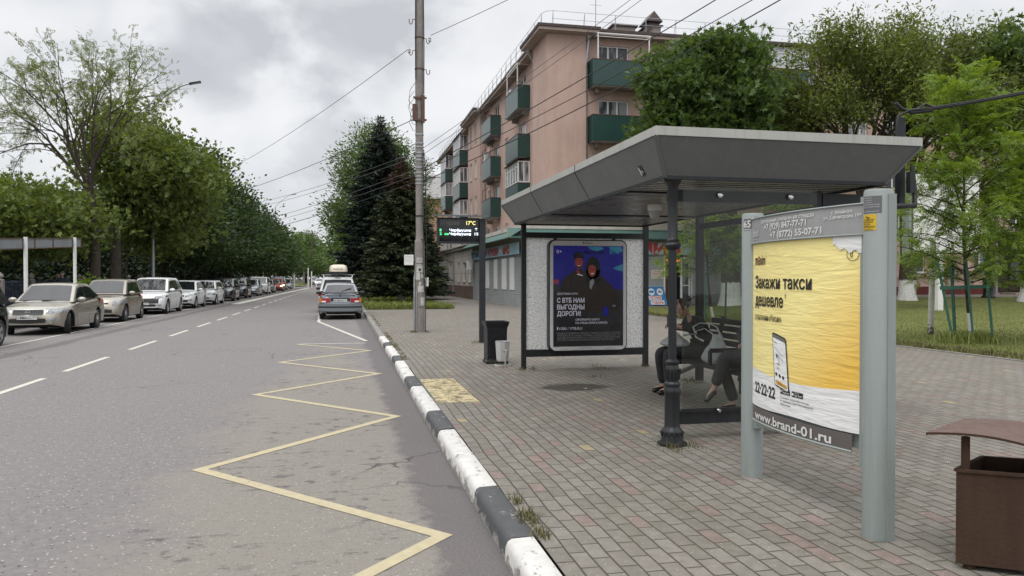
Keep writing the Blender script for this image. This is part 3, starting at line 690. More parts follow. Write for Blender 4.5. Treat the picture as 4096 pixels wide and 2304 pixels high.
b = MB().mat(M_BLACK); fbox(b, fS, 16.52, 17.93, PZ + .03, 2.84, -.5, -.48); b.mat(M_RUST); fbox(b, fS, 16.55, 16.95, .3, 2.2, -.47, -.3); b.mat(M_OCHRE); fbox(b, fS, 16.66, 16.84, 1.7, 2.15, -.3, -.22); d_ = b.build("doorway", shop)
b = MB().mat(M_FRAMEW); fbox(b, fS, 17.35, 17.9, PZ + .05, 2.7, .0, .06); b.mat(M_WIN); fbox(b, fS, 17.45, 17.8, .5, 2.6, .06, .066); b.mat(M_FRAMEW); fbox(b, fS, 17.42, 17.83, 1.2, 1.25, .066, .08); fbox(b, fS, 16.42, 16.5, PZ, 2.9, 0, .05); fbox(b, fS, 17.95, 18.03, PZ, 2.9, 0, .05); b.build("door", shop)
M_NEON = pm("red_lights", (.9, .12, .03), .4, 0, .1, 20, emit=2.2)
b = MB().mat(M_NEON)
for i in range(9): b.sphere(fS(16.7 + .115 * i, 2.55 + .05 * math.sin(i * 2.1), -.2), .05, 8, 6)
b.build("light_garland", shop)
b = MB().mat(M_WHITE)
for i in range(26): b.sphere(fS(13.5 + .25 * i, 2.74 - .1 * (i % 4 == 1) - .16 * (i % 4 == 2), .1), .025, 6, 4)
b.tube([fS(13.4 + .25 * i, 2.78 - .1 * (i % 4 == 1) - .16 * (i % 4 == 2), .1) for i in range(28)], .006, 4); b.build("light_string", shop)
M_CREAMP = pm("notice_paper", (.62, .56, .48), .7, 0, .1, 5)
b = MB().mat(M_CREAMP); fbox(b, fS, 15.73, 16.38, 1.58, 2.04, .01, .03); b.mat(M_RED).text(fS, "МИШУТКА", 15.82, 1.78, .09, .47, .01, .034); b.mat(M_RUST)
b.text(fS, "с 9.00 до 19.00", 15.84, 1.66, .055, .44, .0, .034); b.text(fS, "ДОБРО", 15.87, 1.92, .07, .36, .0, .034); b.build("notice", shop)
summer = thing("advertising_board", "blue summer goods board leaning against the shop shutters", "sign", (16.0, 37.4, PZ))
fU = frame((15.5, 37.25, PZ + .08), (1.05, .1, 0), (-.07, .26, 1.0), (0, -1, .2))
M_BLUEP = pm("poster_blue", (.03, .19, .42), .5, 0, .12, 3)
b = MB().mat(M_BLUEP); b.prism([(0, 0), (1, 0), (.93, .95), (.02, .95)], -.03, 0, fU); b.mat(M_WHITE)
for c in (.22, .68): b.prism([(c + .17 * math.cos(t * .3927), .68 + .18 * math.sin(t * .3927)) for t in range(16)], .0, .004, fU)
b.prism([(.03, .27), (.72, .27), (.72, .47), (.03, .47)], 0, .004, fU); b.prism([(.1, .02), (.85, .02), (.85, .24), (.1, .24)], 0, .004, fU)
b.mat(M_BLUEP); b.prism([(.1, .62), (.34, .62), (.36, .72), (.3, .76), (.14, .76), (.08, .72)], .004, .008, fU); b.prism([(.56, .64), (.8, .64), (.77, .7), (.7, .72), (.67, .8), (.62, .71)], .004, .008, fU)
b.mat(M_RED).text(fU, "ЛЕТНИЕ", .05, .295, .15, .65, .03, .006); b.text(fU, "ТОВАРЫ", .12, .045, .15, .7, .03, .006); b.build("board", summer)
# ---- white rusticated wing farther along the pavement
white = thing("plastered_wing", "single-storey white plastered wing with grooved joints and brown plinth beyond the shuttered shop", "building", (8.8, 52.5, 0))
hw = [(-64.6, -63.4, 1.35, 2.8), (-59.5, -58.6, 1.35, 2.8), (-57.0, -55.7, 1.35, 2.8), (-54.3, -53.4, 1.35, 2.8), (-69.9, -69.0, 1.35, 2.8)]
b = MB(); facade(b, fT, -72, -52.5, 0, 3.75, hw, M_CREAM); b.mat(M_CREAM)
b.quad((8.8, 72, 0), (11.5, 72, 0), (11.5, 72, 3.75), (8.8, 72, 3.75)); b.build("wall", white)
b = MB().mat(M_SLAB)
for z in (1.32, 1.95, 2.9, 3.2): fbox(b, fT, -72, -52.5, z, z + .025, 0, .004)
b.build("groove", white)
b = MB().mat(M_CREAM); fbox(b, fT, -72.2, -52.5, 3.75, 3.95, -2.6, .2); fbox(b, fT, -72.3, -52.5, 3.953, 4.05, -2.6, .32); b.build("cornice", white)
b = MB().mat(M_PLINTH); fbox(b, fT, -72, -52.5, 0, 1.05, .0, .06); b.build("plinth", white)
for h in hw: window(white, fT, *h, (), glass=M_WIN)
b = MB().mat(M_STEEL); b.tube([fT(-61.4, 3.7, .1), fT(-61.4, .3, .1)], .06, 8); b.build("downpipe", white, 50)
aircon(fT, -52.0, 2.2, .25, white)
M_FLAG = pm("furled_flag", (.085, .03, .032), .8, 0, .25, 6)
b = MB().mat(M_BLACK); b.bar(fT(-62.5, 2.9, 0), fT(-64.6, 3.2, .55), .05); b.bar(fT(-64.6, 3.2, .55), fT(-65.4, 3.95, .8), .04); b.build("flag_bracket", white)
fl = MB().mat(M_FLAG); fl.tube([fT(-64.7, 3.1, .6), fT(-64.9, 3.3, .66), fT(-65.2, 3.6, .72), fT(-65.4, 3.98, .8)], [.16, .22, .12, .04], 7); fl.build("flag", white, 60)
# ---- brick house down the street
M_BRICK = NT("brick_wall"); n = M_BRICK
bt = n.N.new("ShaderNodeTexBrick"); bt.inputs['Scale'].default_value = 1.0; bt.inputs['Brick Width'].default_value = .26; bt.inputs['Row Height'].default_value = .08; bt.inputs['Mortar Size'].default_value = .008
mp = n.N.new("ShaderNodeMapping"); mp.inputs['Rotation'].default_value = (R(90), 0, 0); n.lk(n.co, mp.inputs['Vector']); n.lk(mp.outputs[0], bt.inputs['Vector'])
bt.inputs['Color1'].default_value = (.37, .2, .12, 1); bt.inputs['Color2'].default_value = (.43, .26, .165, 1); bt.inputs['Mortar'].default_value = (.34, .27, .22, 1)
spots = n.ramp(n.noise(1.6, 5, .7, stretch=(1, 1, 2.5)), (.60, 0.), (.64, .7)); M_BRICK = n.fin(n.mix(spots, bt.outputs[0], (.13, .07, .05)), .9)
bh = thing("brick_house", "tall orange brick house with wavy slate roof far down the pavement", "house", (12, 115, 0))
b = MB().mat(M_BRICK).b2((10.5, 115, 0), (26, 130, 13.6)); b.build("wall", bh)
b = MB().mat(M_SLATE); b.add([(9.9, 114.4, 13.65), (26.6, 114.4, 13.65), (26.6, 130.6, 13.65), (9.9, 130.6, 13.65), (14.5, 122, 17.6), (24, 122, 17.6)], [(0, 1, 5, 4), (1, 2, 5), (2, 3, 4, 5), (3, 0, 4)]); b.mat(M_WHITE); b.b2((9.95, 114.45, 13.5), (26.6, 130.5, 13.64)); rf = b.build("roof", bh)
b = MB().mat(M_STEEL); b.tube([(13.4, 119, 15.5), (13.4, 119, 20.2)], .04, 5); b.tube([(11.6, 119, 19.6), (14.2, 119, 19.2)], .03, 5)
for i in range(5): b.tube([(11.9 + i * .5, 118.6, 19.55 - i * .07), (11.9 + i * .5, 119.5, 19.5 - i * .07)], .02, 4)
b.build("antenna", rf)
gh = thing("grey_block", "pale grey flat-roofed block peeping over the brick house roof", "building", (10, 170, 0))
b = MB().mat(M_SIDING).b2((16, 170, 0), (28, 182, 24.0)); b.build("wall", gh)
b = MB().mat(M_FRAMEW).b2((15.7, 169.7, 24.02), (28.3, 182.3, 24.5)); b.build("roof", gh)
for (x, y, w, h, lab) in ((-7, 300, 9, 4.2, "small grey house with a low roof at the far end of the street"), (4, 330, 10, 5.5, "distant pale house half hidden by the oncoming traffic")):
    hh = thing("small_house", lab, "house", (x, y, 0)); b = MB().mat(M_CREAM).b2((x, y, 0), (x + w, y + 8, h)); b.build("wall", hh)
    b = MB().mat(M_SLATE); b.add([(x - .4, y - .4, h), (x + w + .4, y - .4, h), (x + w + .4, y + 8.4, h), (x - .4, y + 8.4, h), (x + w / 2, y - .4, h + 2.2), (x + w / 2, y + 8.4, h + 2.2)], [(0, 1, 4), (2, 3, 5), (1, 2, 5, 4), (3, 0, 4, 5)]); b.build("roof", hh)
    b = MB().mat(M_WIN)
    for i in range(3): b.b2((x + 1 + i * 2.6, y - .03, 1.2), (x + 2.2 + i * 2.6, y - .01, 2.6))
    b.build("windows" if False else "glazing", hh)
# ---------------------------------------------------------------- trees and plants
def leaf_mat(name, cols, rough=.55, trans=.38, hue=.5):
    """leaf colour varies from leaf to leaf and in broad drifts through the crown"""
    n = NT(name); m = n.math
    ge = n.N.new("ShaderNodeNewGeometry"); r = ge.outputs['Random Per Island']
    f = m('ADD', m('MULTIPLY', r, 1 - hue), m('MULTIPLY', n.noise(.55, 3, .6), hue))
    k = len(cols); c = n.ramp(f, *[(.18 + .64 * i / (k - 1), cols[i]) for i in range(k)])
    n.fin(c, rough, spec=.35)
    if trans:
        tr = n.N.new("ShaderNodeBsdfTranslucent"); n.lk(n.mix(1., c, (1.25, 1.15, .55), 'MULTIPLY'), tr.inputs[0])
        mx = n.N.new("ShaderNodeMixShader"); mx.inputs[0].default_value = trans
        out = n.N["Material Output"]; n.lk(n.b.outputs[0], mx.inputs[1]); n.lk(tr.outputs[0], mx.inputs[2]); n.lk(mx.outputs[0], out.inputs[0])
    return n.m
def bark_mat(name, a, b, sc=14, white=None):
    n = NT(name); m = n.math
    f = m('ADD', m('MULTIPLY', n.noise(sc, 6, .7, stretch=(1, 1, .22)), .7), m('MULTIPLY', n.noise(sc * 3, 3, .6, stretch=(1, 1, .4)), .3))
    c = n.ramp(f, (.34, a), (.66, b))
    if white is not None:
        sp = n.N.new("ShaderNodeSeparateXYZ"); n.lk(n.co, sp.inputs[0])
        edge = m('ADD', sp.outputs[2], m('MULTIPLY', m('SUBTRACT', n.noise(9, 4), .5), .25))
        w = m('MULTIPLY', n.ramp(m('SUBTRACT', edge, white), (0., 1.), (.06, 0.)), n.ramp(f, (.36, .25), (.46, 1.)))
        c = n.mix(w, c, n.ramp(n.noise(20, 3), (.3, (.52, .52, .5)), (.7, (.72, .72, .70))))
    n.bump(f, 1., .05)
    return n.fin(c, .95, spec=.2)
M_BARK = bark_mat("grey_bark", (.045, .038, .03), (.15, .13, .11)); M_BARKD = bark_mat("dark_bark", (.02, .017, .014), (.07, .058, .048))
M_BARKW = bark_mat("limewashed_bark", (.035, .028, .022), (.10, .085, .07), 12, 1.15)
M_TWIG = bark_mat("twig_bark", (.035, .028, .022), (.085, .07, .055))
LF_ASH = leaf_mat("ash_leaves", [(.0788, .1138, .0385), (.1488, .2013, .0613), (.2450, .2888, .0875)])
LF_OLIVE = leaf_mat("olive_leaves", [(.0636, .0954, .0275), (.1314, .1802, .0466), (.2226, .2862, .0679)])
LF_LIME = leaf_mat("dark_green_leaves", [(.0179, .0381, .0134), (.0358, .0672, .0224), (.0694, .1120, .0370)])
LF_MID = leaf_mat("mid_green_leaves", [(.0419, .0800, .0267), (.0857, .1428, .0419), (.1523, .2285, .0685)])
LF_YOUNG = leaf_mat("young_yellow_green_leaves", [(.0938, .1562, .0225), (.1625, .2500, .0375), (.2375, .3438, .0562)], hue=.4)
LF_SPRUCE = leaf_mat("spruce_needles", [(.014, .024, .018), (.030, .048, .036), (.062, .088, .068)], .7, 0)
LF_SPRUCE2 = leaf_mat("green_spruce_needles", [(.0238, .0340, .0153), (.0510, .0680, .0289), (.0935, .1156, .0510)], .7, 0)
LF_CONE = leaf_mat("brown_cones", [(.05, .026, .016), (.09, .048, .03), (.13, .075, .045)], .8, 0)
LF_DARK = leaf_mat("dark_foliage", [(.0104, .0195, .0104), (.0208, .0364, .0169), (.0416, .0650, .0260)], .7, .1)  # very dark green leaf colours for the park trees and grass
RG = np.random.default_rng(11)
def leaflet(x, y, L, w, ang, fold=.0):
    c, s = math.cos(ang), math.sin(ang)
    p = [(0, 0), (L * .42, w / 2), (L, 0), (L * .42, -w / 2)]
    return [(x + a * c - b * s, y + a * s + b * c, fold * abs(b)) for a, b in p]
T_LEAF = np.array(leaflet(0, 0, 1, .62, 0, .35))
T_LONG = np.array(leaflet(0, 0, 1, .34, 0, .3))
def _spray(n, Ll, wl, droop):
    v = []
    for i in range(n):
        t = (i + .6) / n
        for s in (-1, 1): v += [(a, b, c - droop * t * t) for a, b, c in leaflet(t * .82, 0, Ll * (1 - .35 * t), wl, s * R(62), .3)]
    v += [(a, b, c - droop) for a, b, c in leaflet(.8, 0, Ll * .7, wl, 0, .3)]
    return np.array(v)
T_ASH = _spray(3, .42, .17, .12); T_LOCUST = _spray(6, .27, .10, .10)
T_HAND = np.array(sum([leaflet(0, 0, 1 - .12 * abs(k), .36, k * R(38), .3) for k in (-2, -1, 0, 1, 2)], []))
def scatter(T, P, D, S, roll):
    """copies of template T at P with its x axis along D, rolled about it"""
    D = D / (np.linalg.norm(D, axis=1, keepdims=True) + 1e-9)
    up = np.tile(np.array([0, 0, 1.]), (len(D), 1)); U = np.cross(up, D); nn = np.linalg.norm(U, axis=1, keepdims=True)
    U = np.where(nn > .05, U / (nn + 1e-9), np.array([1., 0, 0])); N = np.cross(D, U)
    c, s = np.cos(roll)[:, None], np.sin(roll)[:, None]; U2 = U * c + N * s; N2 = N * c - U * s
    V = P[:, None] + S[:, None, None] * (T[None, :, 0:1] * D[:, None] + T[None, :, 1:2] * U2[:, None] + T[None, :, 2:3] * N2[:, None])
    return V.reshape(-1, 3)
def leaves(name, parent, T, P, D, S, mats, roll=1.2, mi=None):
    rl = RG.normal(0, roll, len(P)); V = scatter(T, P, D, S, rl); Q = np.arange(len(V)).reshape(-1, 4)
    return quadmesh(name, V, Q, mats, parent, None if mi is None else np.repeat(mi, len(T) // 4))
def limb(b, p, q, r0, r1, wob=.08, n=5, sides=7):
    p, q = Vector(p), Vector(q); L = (q - p).length; pts = []
    for i in range(n + 1):
        t = i / n; o = Vector(RG.normal(0, 1, 3)) * wob * L * (math.sin(math.pi * t)); pts.append(p.lerp(q, t) + o * .5 + Vector((0, 0, -.06 * L * math.sin(math.pi * t))))
    b.tube(pts, [r0 + (r1 - r0) * i / n for i in range(n + 1)], sides, False); return pts
def tree(name, label, base, h, tr, blobs, nclump, per, size, leafm, T=T_LEAF, bark=None, clump_r=.9, fork=.35, group="trees along the street", lean=(0, 0), shell=.55, twigs=True, droop=-.15, cat="tree", zmin=None):
    """trunk with limbs reaching into the blobs of the crown, twigs to every leaf clump, leaves round each clump"""
    t = thing(name, label, cat, base, group); base = Vector(base)
    b = MB().mat(bark or M_BARK)
    top = base + Vector((lean[0], lean[1], h * fork)); flare = [(0, 1.45), (.04, 1.15), (.12, 1.0), (.5, .86), (1, .66)]
    tp = [base + (top - base) * s + Vector((RG.normal(0, .04), RG.normal(0, .04), 0)) * (s > .1) * tr * 3 for s, k in flare]; tp[0] -= Vector((0, 0, .1))
    b.tube(tp, [tr * k for s, k in flare], 12, False)
    w = np.array([bl[3] * bl[4] * bl[5] for bl in blobs]) ** .67; w /= w.sum()
    C = []; 
    for bl, k in zip(blobs, np.maximum(1, np.round(w * nclump)).astype(int)):
        d = RG.normal(0, 1, (k, 3)); d /= np.linalg.norm(d, axis=1, keepdims=True); rr = np.where(RG.random(k) < shell, RG.uniform(.8, 1.05, k), RG.random(k) ** .5 * .85)[:, None]
        C.append(np.array(bl[:3]) + d * rr * np.array(bl[3:6]))
    C = np.concatenate(C)
    if zmin is not None: C = C[C[:, 2] > zmin]
    # limbs
    nodes = [Vector(p) for p in tp[3:]]; nr = [tr * .8, tr * .66]
    ends = [Vector(bl[:3]) for bl in blobs]; ends.sort(key=lambda e: (e - top).length)
    for e in ends:
        src = min(range(len(nodes)), key=lambda i: (nodes[i] - e).length + max(0, nodes[i].z - e.z) * 1.5)
        pts = limb(b, nodes[src], e, nr[src] * .62, tr * .14, .10, 5)
        for i, p in enumerate(pts[1:]): nodes.append(p); nr.append(nr[src] * .62 + (tr * .14 - nr[src] * .62) * (i + 1) / 5)
    if twigs:
        NA = np.array([tuple(p) for p in nodes]); extra = []
        for c in C:
            dd = np.linalg.norm(NA - c, axis=1) + np.maximum(0, NA[:, 2] - c[2]) * .6; i = int(dd.argmin())
            pts = limb(b, nodes[i], Vector(c), min(nr[i] * .45, .05), .010, .12, 3, 4)
            extra.append(tuple(pts[1]))
            if len(extra) % 12 == 0:
                for p in extra[-12:]: nodes.append(Vector(p)); nr.append(.045)
                NA = np.array([tuple(p) for p in nodes])
    b.build("trunk", t, 60)
    # leaves
    cw = np.clip(RG.normal(1, .35, len(C)), .4, 2); idx = RG.choice(len(C), int(len(C) * per), p=cw / cw.sum())
    off = RG.normal(0, 1, (len(idx), 3)) * clump_r * .5 * np.array([1, 1, .62]) * cw[idx][:, None] ** .5
    P = C[idx] + off; ctr = np.array([C[:, 0].mean(), C[:, 1].mean(), C[:, 2].min()])
    out = P - ctr; out /= np.linalg.norm(out, axis=1, keepdims=True); D = off / clump_r * 1.4 + out * .6 + RG.normal(0, .55, P.shape); D[:, 2] += droop
    leaves("crown", t, T, P, D, size * RG.uniform(.7, 1.3, len(P)), [leafm])
    return t
def spruce(label, base, h, rad, mats, cones=0., dens=1., group="spruces beside the kerb", low=.12, white=True):
    t = thing("spruce_tree", label, "tree", base, group); base = np.array(base, float)
    b = MB().mat(M_BARKW if white else M_BARKD); tr = h * .022
    b.tube([base + np.array([0, 0, h * s]) for s in (0, .02, .1, .5, 1)], [tr * 1.5, tr * 1.2, tr, tr * .6, .02], 10, False)
    P = []; D = []; S = []; MI = []
    z = h * low
    while z < h * .985:
        f = (z - h * low) / (h * (1 - low)); rr = rad * (1 - f) ** .7 * RG.uniform(.86, 1.12); nb = max(4, int(11 * (1 - f) + 4))
        a0 = RG.random() * 6.28
        for k in range(nb):
            a = a0 + 6.28 * k / nb + RG.normal(0, .18); L = rr * RG.uniform(.7, 1.12); d = np.array([math.cos(a), math.sin(a), 0])
            m = max(3, int(L * 8 * dens)); tt = np.linspace(.12, 1, m); dz = (-.34 * tt + .22 * tt ** 2.5) * L * (1 - f * .9) + .22 * f * L
            Q = base + np.outer(tt * L, d); Q[:, 2] += z + dz
            if k % 2 == 0: b.tube([base + np.array([0, 0, z]), Q[m // 2], Q[-1]], [.028, .018, .006], 4, False)
            for q, s in zip(Q, tt):
                side = np.array([-d[1], d[0], 0])
                for sg in (-1, -.55, 0, .55, 1):
                    w = (.34 + .3 * (1 - s)) * min(1, .45 + L * .25)
                    P.append(q + RG.normal(0, .05, 3)); D.append(d * (.75 if sg else 1.1) + side * sg * 1.0 + np.array([0, 0, RG.normal(-.18, .22)])); S.append(w * RG.uniform(.75, 1.3) * (.75 if f > .85 else 1)); MI.append(1 if (f > .72 and RG.random() < cones) else 0)
        z += h * .0165 * (1 + .5 * (1 - f))
    b.build("trunk", t, 60)
    P, D, S, MI = np.array(P), np.array(D), np.array(S), np.array(MI)
    V1 = scatter(T_LONG * np.array([1, .78, 1]), P, D, S, RG.normal(0, .5, len(P))); V2 = scatter(T_LONG * np.array([.95, .6, 1]), P, D, S, RG.normal(1.57, .5, len(P)))
    V = np.concatenate([V1, V2]); quadmesh("crown", V, np.arange(len(V)).reshape(-1, 4), mats, t, np.concatenate([MI, MI]))
    return t
GL = "street trees behind the parked cars"
# --- left side: tall sparse ash, olive maples, dark row
def fan_tree(name, label, base, h, tr, fork, n1, spread, leafm, T, size, nleaf, group, bark, jit=.13, lean=-.16):
    """open vase-shaped crown: limbs fan up and out, leaves only near the twig ends"""
    t = thing(name, label, "tree", base, group); b = MB().mat(bark); base = Vector(base)
    fk = base + Vector((-.1, 0, h * fork)); b.tube([base - Vector((0, 0, .1)), base + Vector((.0, 0, .5)), base + Vector((.05, 0, h * fork * .5)), fk], [tr * 1.35, tr, tr * .85, tr * .7], 12, False)
    tips = []
    def grow(p, d, L, r, lev):
        q = p; pts = [p]; dd = d.copy()
        for i in range(4):
            dd = (dd + Vector(RG.normal(0, .10, 3)) + Vector((0, 0, .05 if lev < 2 else -.05))).normalized(); q = q + dd * L / 4; pts.append(q)
        b.tube(pts, [r * (1 - .4 * i / 4) for i in range(5)], 7 if lev < 2 else 4, False)
        if lev == 4: tips.append((pts[1], dd)); tips.append((pts[2], dd)); tips.append((pts[3], dd)); tips.append((q, dd)); return
        if lev == 3: tips.append((pts[3], dd))
        k = (4, 3, 4, 3)[lev - 1] if lev else n1
        for i in range(k):
            a = 6.283 * (i + RG.random() * .7) / k; u = dd.orthogonal().normalized(); w = dd.cross(u); th = RG.uniform(.30, .62) * spread
            nd = (dd * math.cos(th) + (u * math.cos(a) + w * math.sin(a)) * math.sin(th)).normalized()
            grow(pts[4] if i < 2 else pts[3 if i % 2 else 2], nd, L * RG.uniform(.62, .84), r * .5, lev + 1)
    for i in range(n1):
        a = 6.283 * i / n1 + RG.random() * .5; th = RG.uniform(.15, .62) if i else .05
        grow(fk, Vector((math.cos(a) * math.sin(th) + lean, math.sin(a) * math.sin(th), math.cos(th))), h * (1 - fork) * .37, tr * .36, 1)
    b.build("trunk", t, 60)
    TP = np.array([tuple(p) for p, d in tips]); TD = np.array([tuple(d) for p, d in tips]); i = RG.choice(len(TP), nleaf)
    P = TP[i] + RG.normal(0, jit, (nleaf, 3)); D = TD[i] * .5 + RG.normal(0, .7, (nleaf, 3)); D[:, 2] -= .2
    leaves("crown", t, T, P, D, size * RG.uniform(.65, 1.3, nleaf), [leafm]); return t
fan_tree("ash_tree", "tall sparse ash tree whose bare upper limbs fan out above the denser crowns", (-11.4, 39.5, .1), 13.6, .26, .40, 6, .86, LF_ASH, T_ASH, .25, 4000, GL, M_TWIG)
tree("maple_tree", "olive green bushy maple with two dark trunks behind the beige hatchback", (-12.0, 45.5, .1), 11.8, .30, [(-12.0, 46, 8.9, 2.3, 2.5, 2.3), (-14.5, 42, 4.6, 2.8, 2.8, 1.4), (-9.9, 46.5, 7.0, 2.6, 3, 2.6), (-11, 49, 5.2, 3.0, 3, 2.0), (-16.5, 41, 4.0, 3, 3, 1.3), (-9.9, 50, 8.0, 1.9, 2.2, 2.2)], 430, 78, .22, LF_OLIVE, T_HAND, M_BARK, 1.25, .36, GL, zmin=3.2)
tree("maple_tree", "low olive maple with drooping branches over the white sign frame", (-14.8, 37.5, .1), 6.6, .2, [(-15.5, 37, 4.2, 3.1, 2.6, 1.3), (-18.0, 36.2, 3.8, 2.4, 2.4, 1.4), (-13.2, 38.5, 4.2, 2.3, 2.4, 1.3), (-17.5, 38, 2.6, 1.8, 2, .9)], 260, 80, .19, LF_OLIVE, T_HAND, M_BARKD, 1.1, .35, GL, zmin=1.7)
for i, (x, y, h, rx, lab) in enumerate(((-13.0, 62, 12.6, 3.6, "dark green lime tree just behind the near street lamp, first of its dense row"), (-12.6, 74, 13.6, 4.2, "tallest dark lime tree with a knobbly top in the dense row"), (-12.4, 88, 12.2, 4.4, "dark lime tree in the middle of the dense row"),
        (-12.0, 104, 11.4, 4.6, "rounded dark lime tree near the far end of the dense row"), (-12.2, 122, 10.8, 4.6, "last dark lime tree of the row before the traffic light"))):
    bl = [(x, y, h * .80, rx * .62, rx * .6, h * .17), (x + .3, y + 1, h * .56, rx, rx * .9, h * .2), (x + 1.6, y - 1.5, h * .40, rx * .85, rx * .8, h * .15), (x - 2, y, h * .5, rx * .8, rx * .8, h * .18), (x + 1.2, y + 2.5, h * .34, rx * .9, rx * .9, h * .12)]
    tree("lime_tree", lab, (x, y, .1), h, .3, bl, 420, 62, .27 + .035 * i, LF_LIME, T_LEAF, M_BARKD, 1.5, .4, GL, zmin=2.3)
for i, (x, y, h, r, lab) in enumerate(((-10.5, 150, 11, 4.2, "lighter green tree behind the pedestrian crossing sign"), (-9.0, 190, 12.5, 5, "hazy green tree past the traffic light on the left verge"), (-10.5, 235, 14.5, 6, "broad distant tree where the street narrows"), (-9, 290, 13.5, 6, "farthest tree on the left of the street"))):
    tree("roadside_tree", lab, (x, y, .1), h, .28, [(x, y, h * .72, r * .7, r * .7, h * .24), (x + .5, y, h * .45, r, r, h * .2), (x - 1.5, y + 2, h * .4, r * .9, r, h * .2)], 260, 44, .42 + .09 * i, LF_MID, T_LEAF, M_BARKD, 1.9, .35, "trees farther down the street", zmin=2.0)
for i, (x, y, h, r, lab) in enumerate(((3.5, 150, 11.5, 4.5, "dark tree on the right verge beyond the spruces"), (4.5, 200, 12, 5.5, "grey green tree on the right far down the street"), (5.5, 270, 14, 6.5, "farthest tree on the right of the street"))):
    tree("roadside_tree", lab, (x, y, .1), h, .28, [(x, y, h * .7, r * .7, r * .7, h * .25), (x, y, h * .42, r, r, h * .22)], 220, 44, .42 + .1 * i, LF_MID, T_LEAF, M_BARKD, 2., .35, "trees farther down the street", zmin=1.6)
# dark park trees behind the fence
for i, (x, y, h, r) in enumerate(((-27, 46, 7.0, 3.6), (-21.5, 50, 6.0, 3.4), (-17.5, 57, 7.0, 3.6), (-32, 55, 9.2, 4.2), (-38, 52, 8.0, 4.2), (-17, 72, 8.5, 4.2), (-18, 92, 9, 4.8), (-24, 66, 8.5, 4.4), (-20, 112, 9.5, 5), (-19, 135, 10, 5.5), (-30, 85, 10, 5.5))):
    lab = ("low dark conifer right behind the railings at the picture's left", "drooping dark conifer behind the railings and the sign frame", "dark conifer behind the railings and the two trunks", "taller park tree with a rounded top, far left behind the railings", "park tree at the very left edge behind the railings", "dark park tree behind the white hatchback", "dark park tree behind the far parked cars", "dark park tree deep behind the maples", "dark park tree beyond the last lime trees", "dark park tree past the traffic light", "big dark tree in the depth of the park")[i]
    bl = [(x, y, h * .78, r * .5, r * .5, h * .2), (x, y, h * .5, r * .85, r * .85, h * .2), (x + .5, y - .5, h * .24, r * 1.05, r, h * .2)]
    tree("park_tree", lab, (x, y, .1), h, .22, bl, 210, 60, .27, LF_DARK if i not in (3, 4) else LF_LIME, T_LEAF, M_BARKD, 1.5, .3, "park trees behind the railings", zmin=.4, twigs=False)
tree("park_tree", "slender bare-stemmed sapling behind the white hatchback", (-13.3, 52.5, .1), 5.5, .06, [(-13.3, 52.5, 4.6, .9, .9, .9)], 22, 26, .2, LF_MID, T_LEAF, M_BARK, .7, .6, GL)
tree("shrub", "small yellow green shrub poking up above the champagne saloon roof", (-10.9, 37.4, .1), 1.55, .03, [(-10.9, 37.4, 1.2, .6, .5, .26)], 16, 26, .16, LF_YOUNG, T_LEAF, M_TWIG, .35, .5, None, cat="shrub")
# --- right side spruces with limewashed trunks, maple behind
spruce("tall blue-black spruce with a pointed top on the grass verge", (2.7, 56, PZ), 13.2, 3.5, [LF_SPRUCE, LF_CONE], .12, 1.0)
spruce("shorter green spruce with reddish brown cones at its top, nearest the concrete pole", (3.3, 44.6, PZ), 8.4, 2.5, [LF_SPRUCE2, LF_CONE], .75, 1.15)
spruce("dark spruce hidden deepest in the clump beside the plastered wing", (5.4, 66, PZ), 9.2, 2.4, [LF_SPRUCE, LF_CONE], .1, .9)
spruce("young spruce standing right of the concrete pole, in front of the plastered wing", (5.2, 53, PZ), 6.4, 2.0, [LF_SPRUCE, LF_CONE], .1, 1., white=False)
tree("maple_tree", "tall light green maple rising behind the blue-black spruce", (2.6, 66, PZ), 14.8, .28, [(3.0, 66, 12.6, 2.0, 2.2, 1.9), (1.6, 65, 10.2, 2.2, 2.6, 2.2), (5.0, 66, 10.4, 1.8, 2.2, 2.0), (1.0, 64, 6.6, 2.1, 2.6, 2.6), (1.4, 62, 3.7, 2.0, 2.2, 1.5), (6.2, 67, 7.9, 1.3, 2, 1.8)], 380, 80, .28, LF_MID, T_LONG, M_BARKW, 1.05, .4, "trees on the right verge", zmin=1.9)
for i, (x, y) in enumerate(((2.3, 72), (2.5, 80), (2.4, 88))):
    tree("verge_tree", ("limewashed verge tree just beyond the maple", "limewashed verge tree second beyond the maple", "limewashed verge tree farthest along the right kerb")[i], (x, y, PZ), 9.5, .2, [(x, y, 7.0, 2.4, 2.4, 2.2), (x - .5, y, 4.4, 2.7, 2.6, 1.9)], 130, 44, .32, LF_MID, T_LEAF, M_BARKW, 1.6, .35, "trees on the right verge", zmin=2)
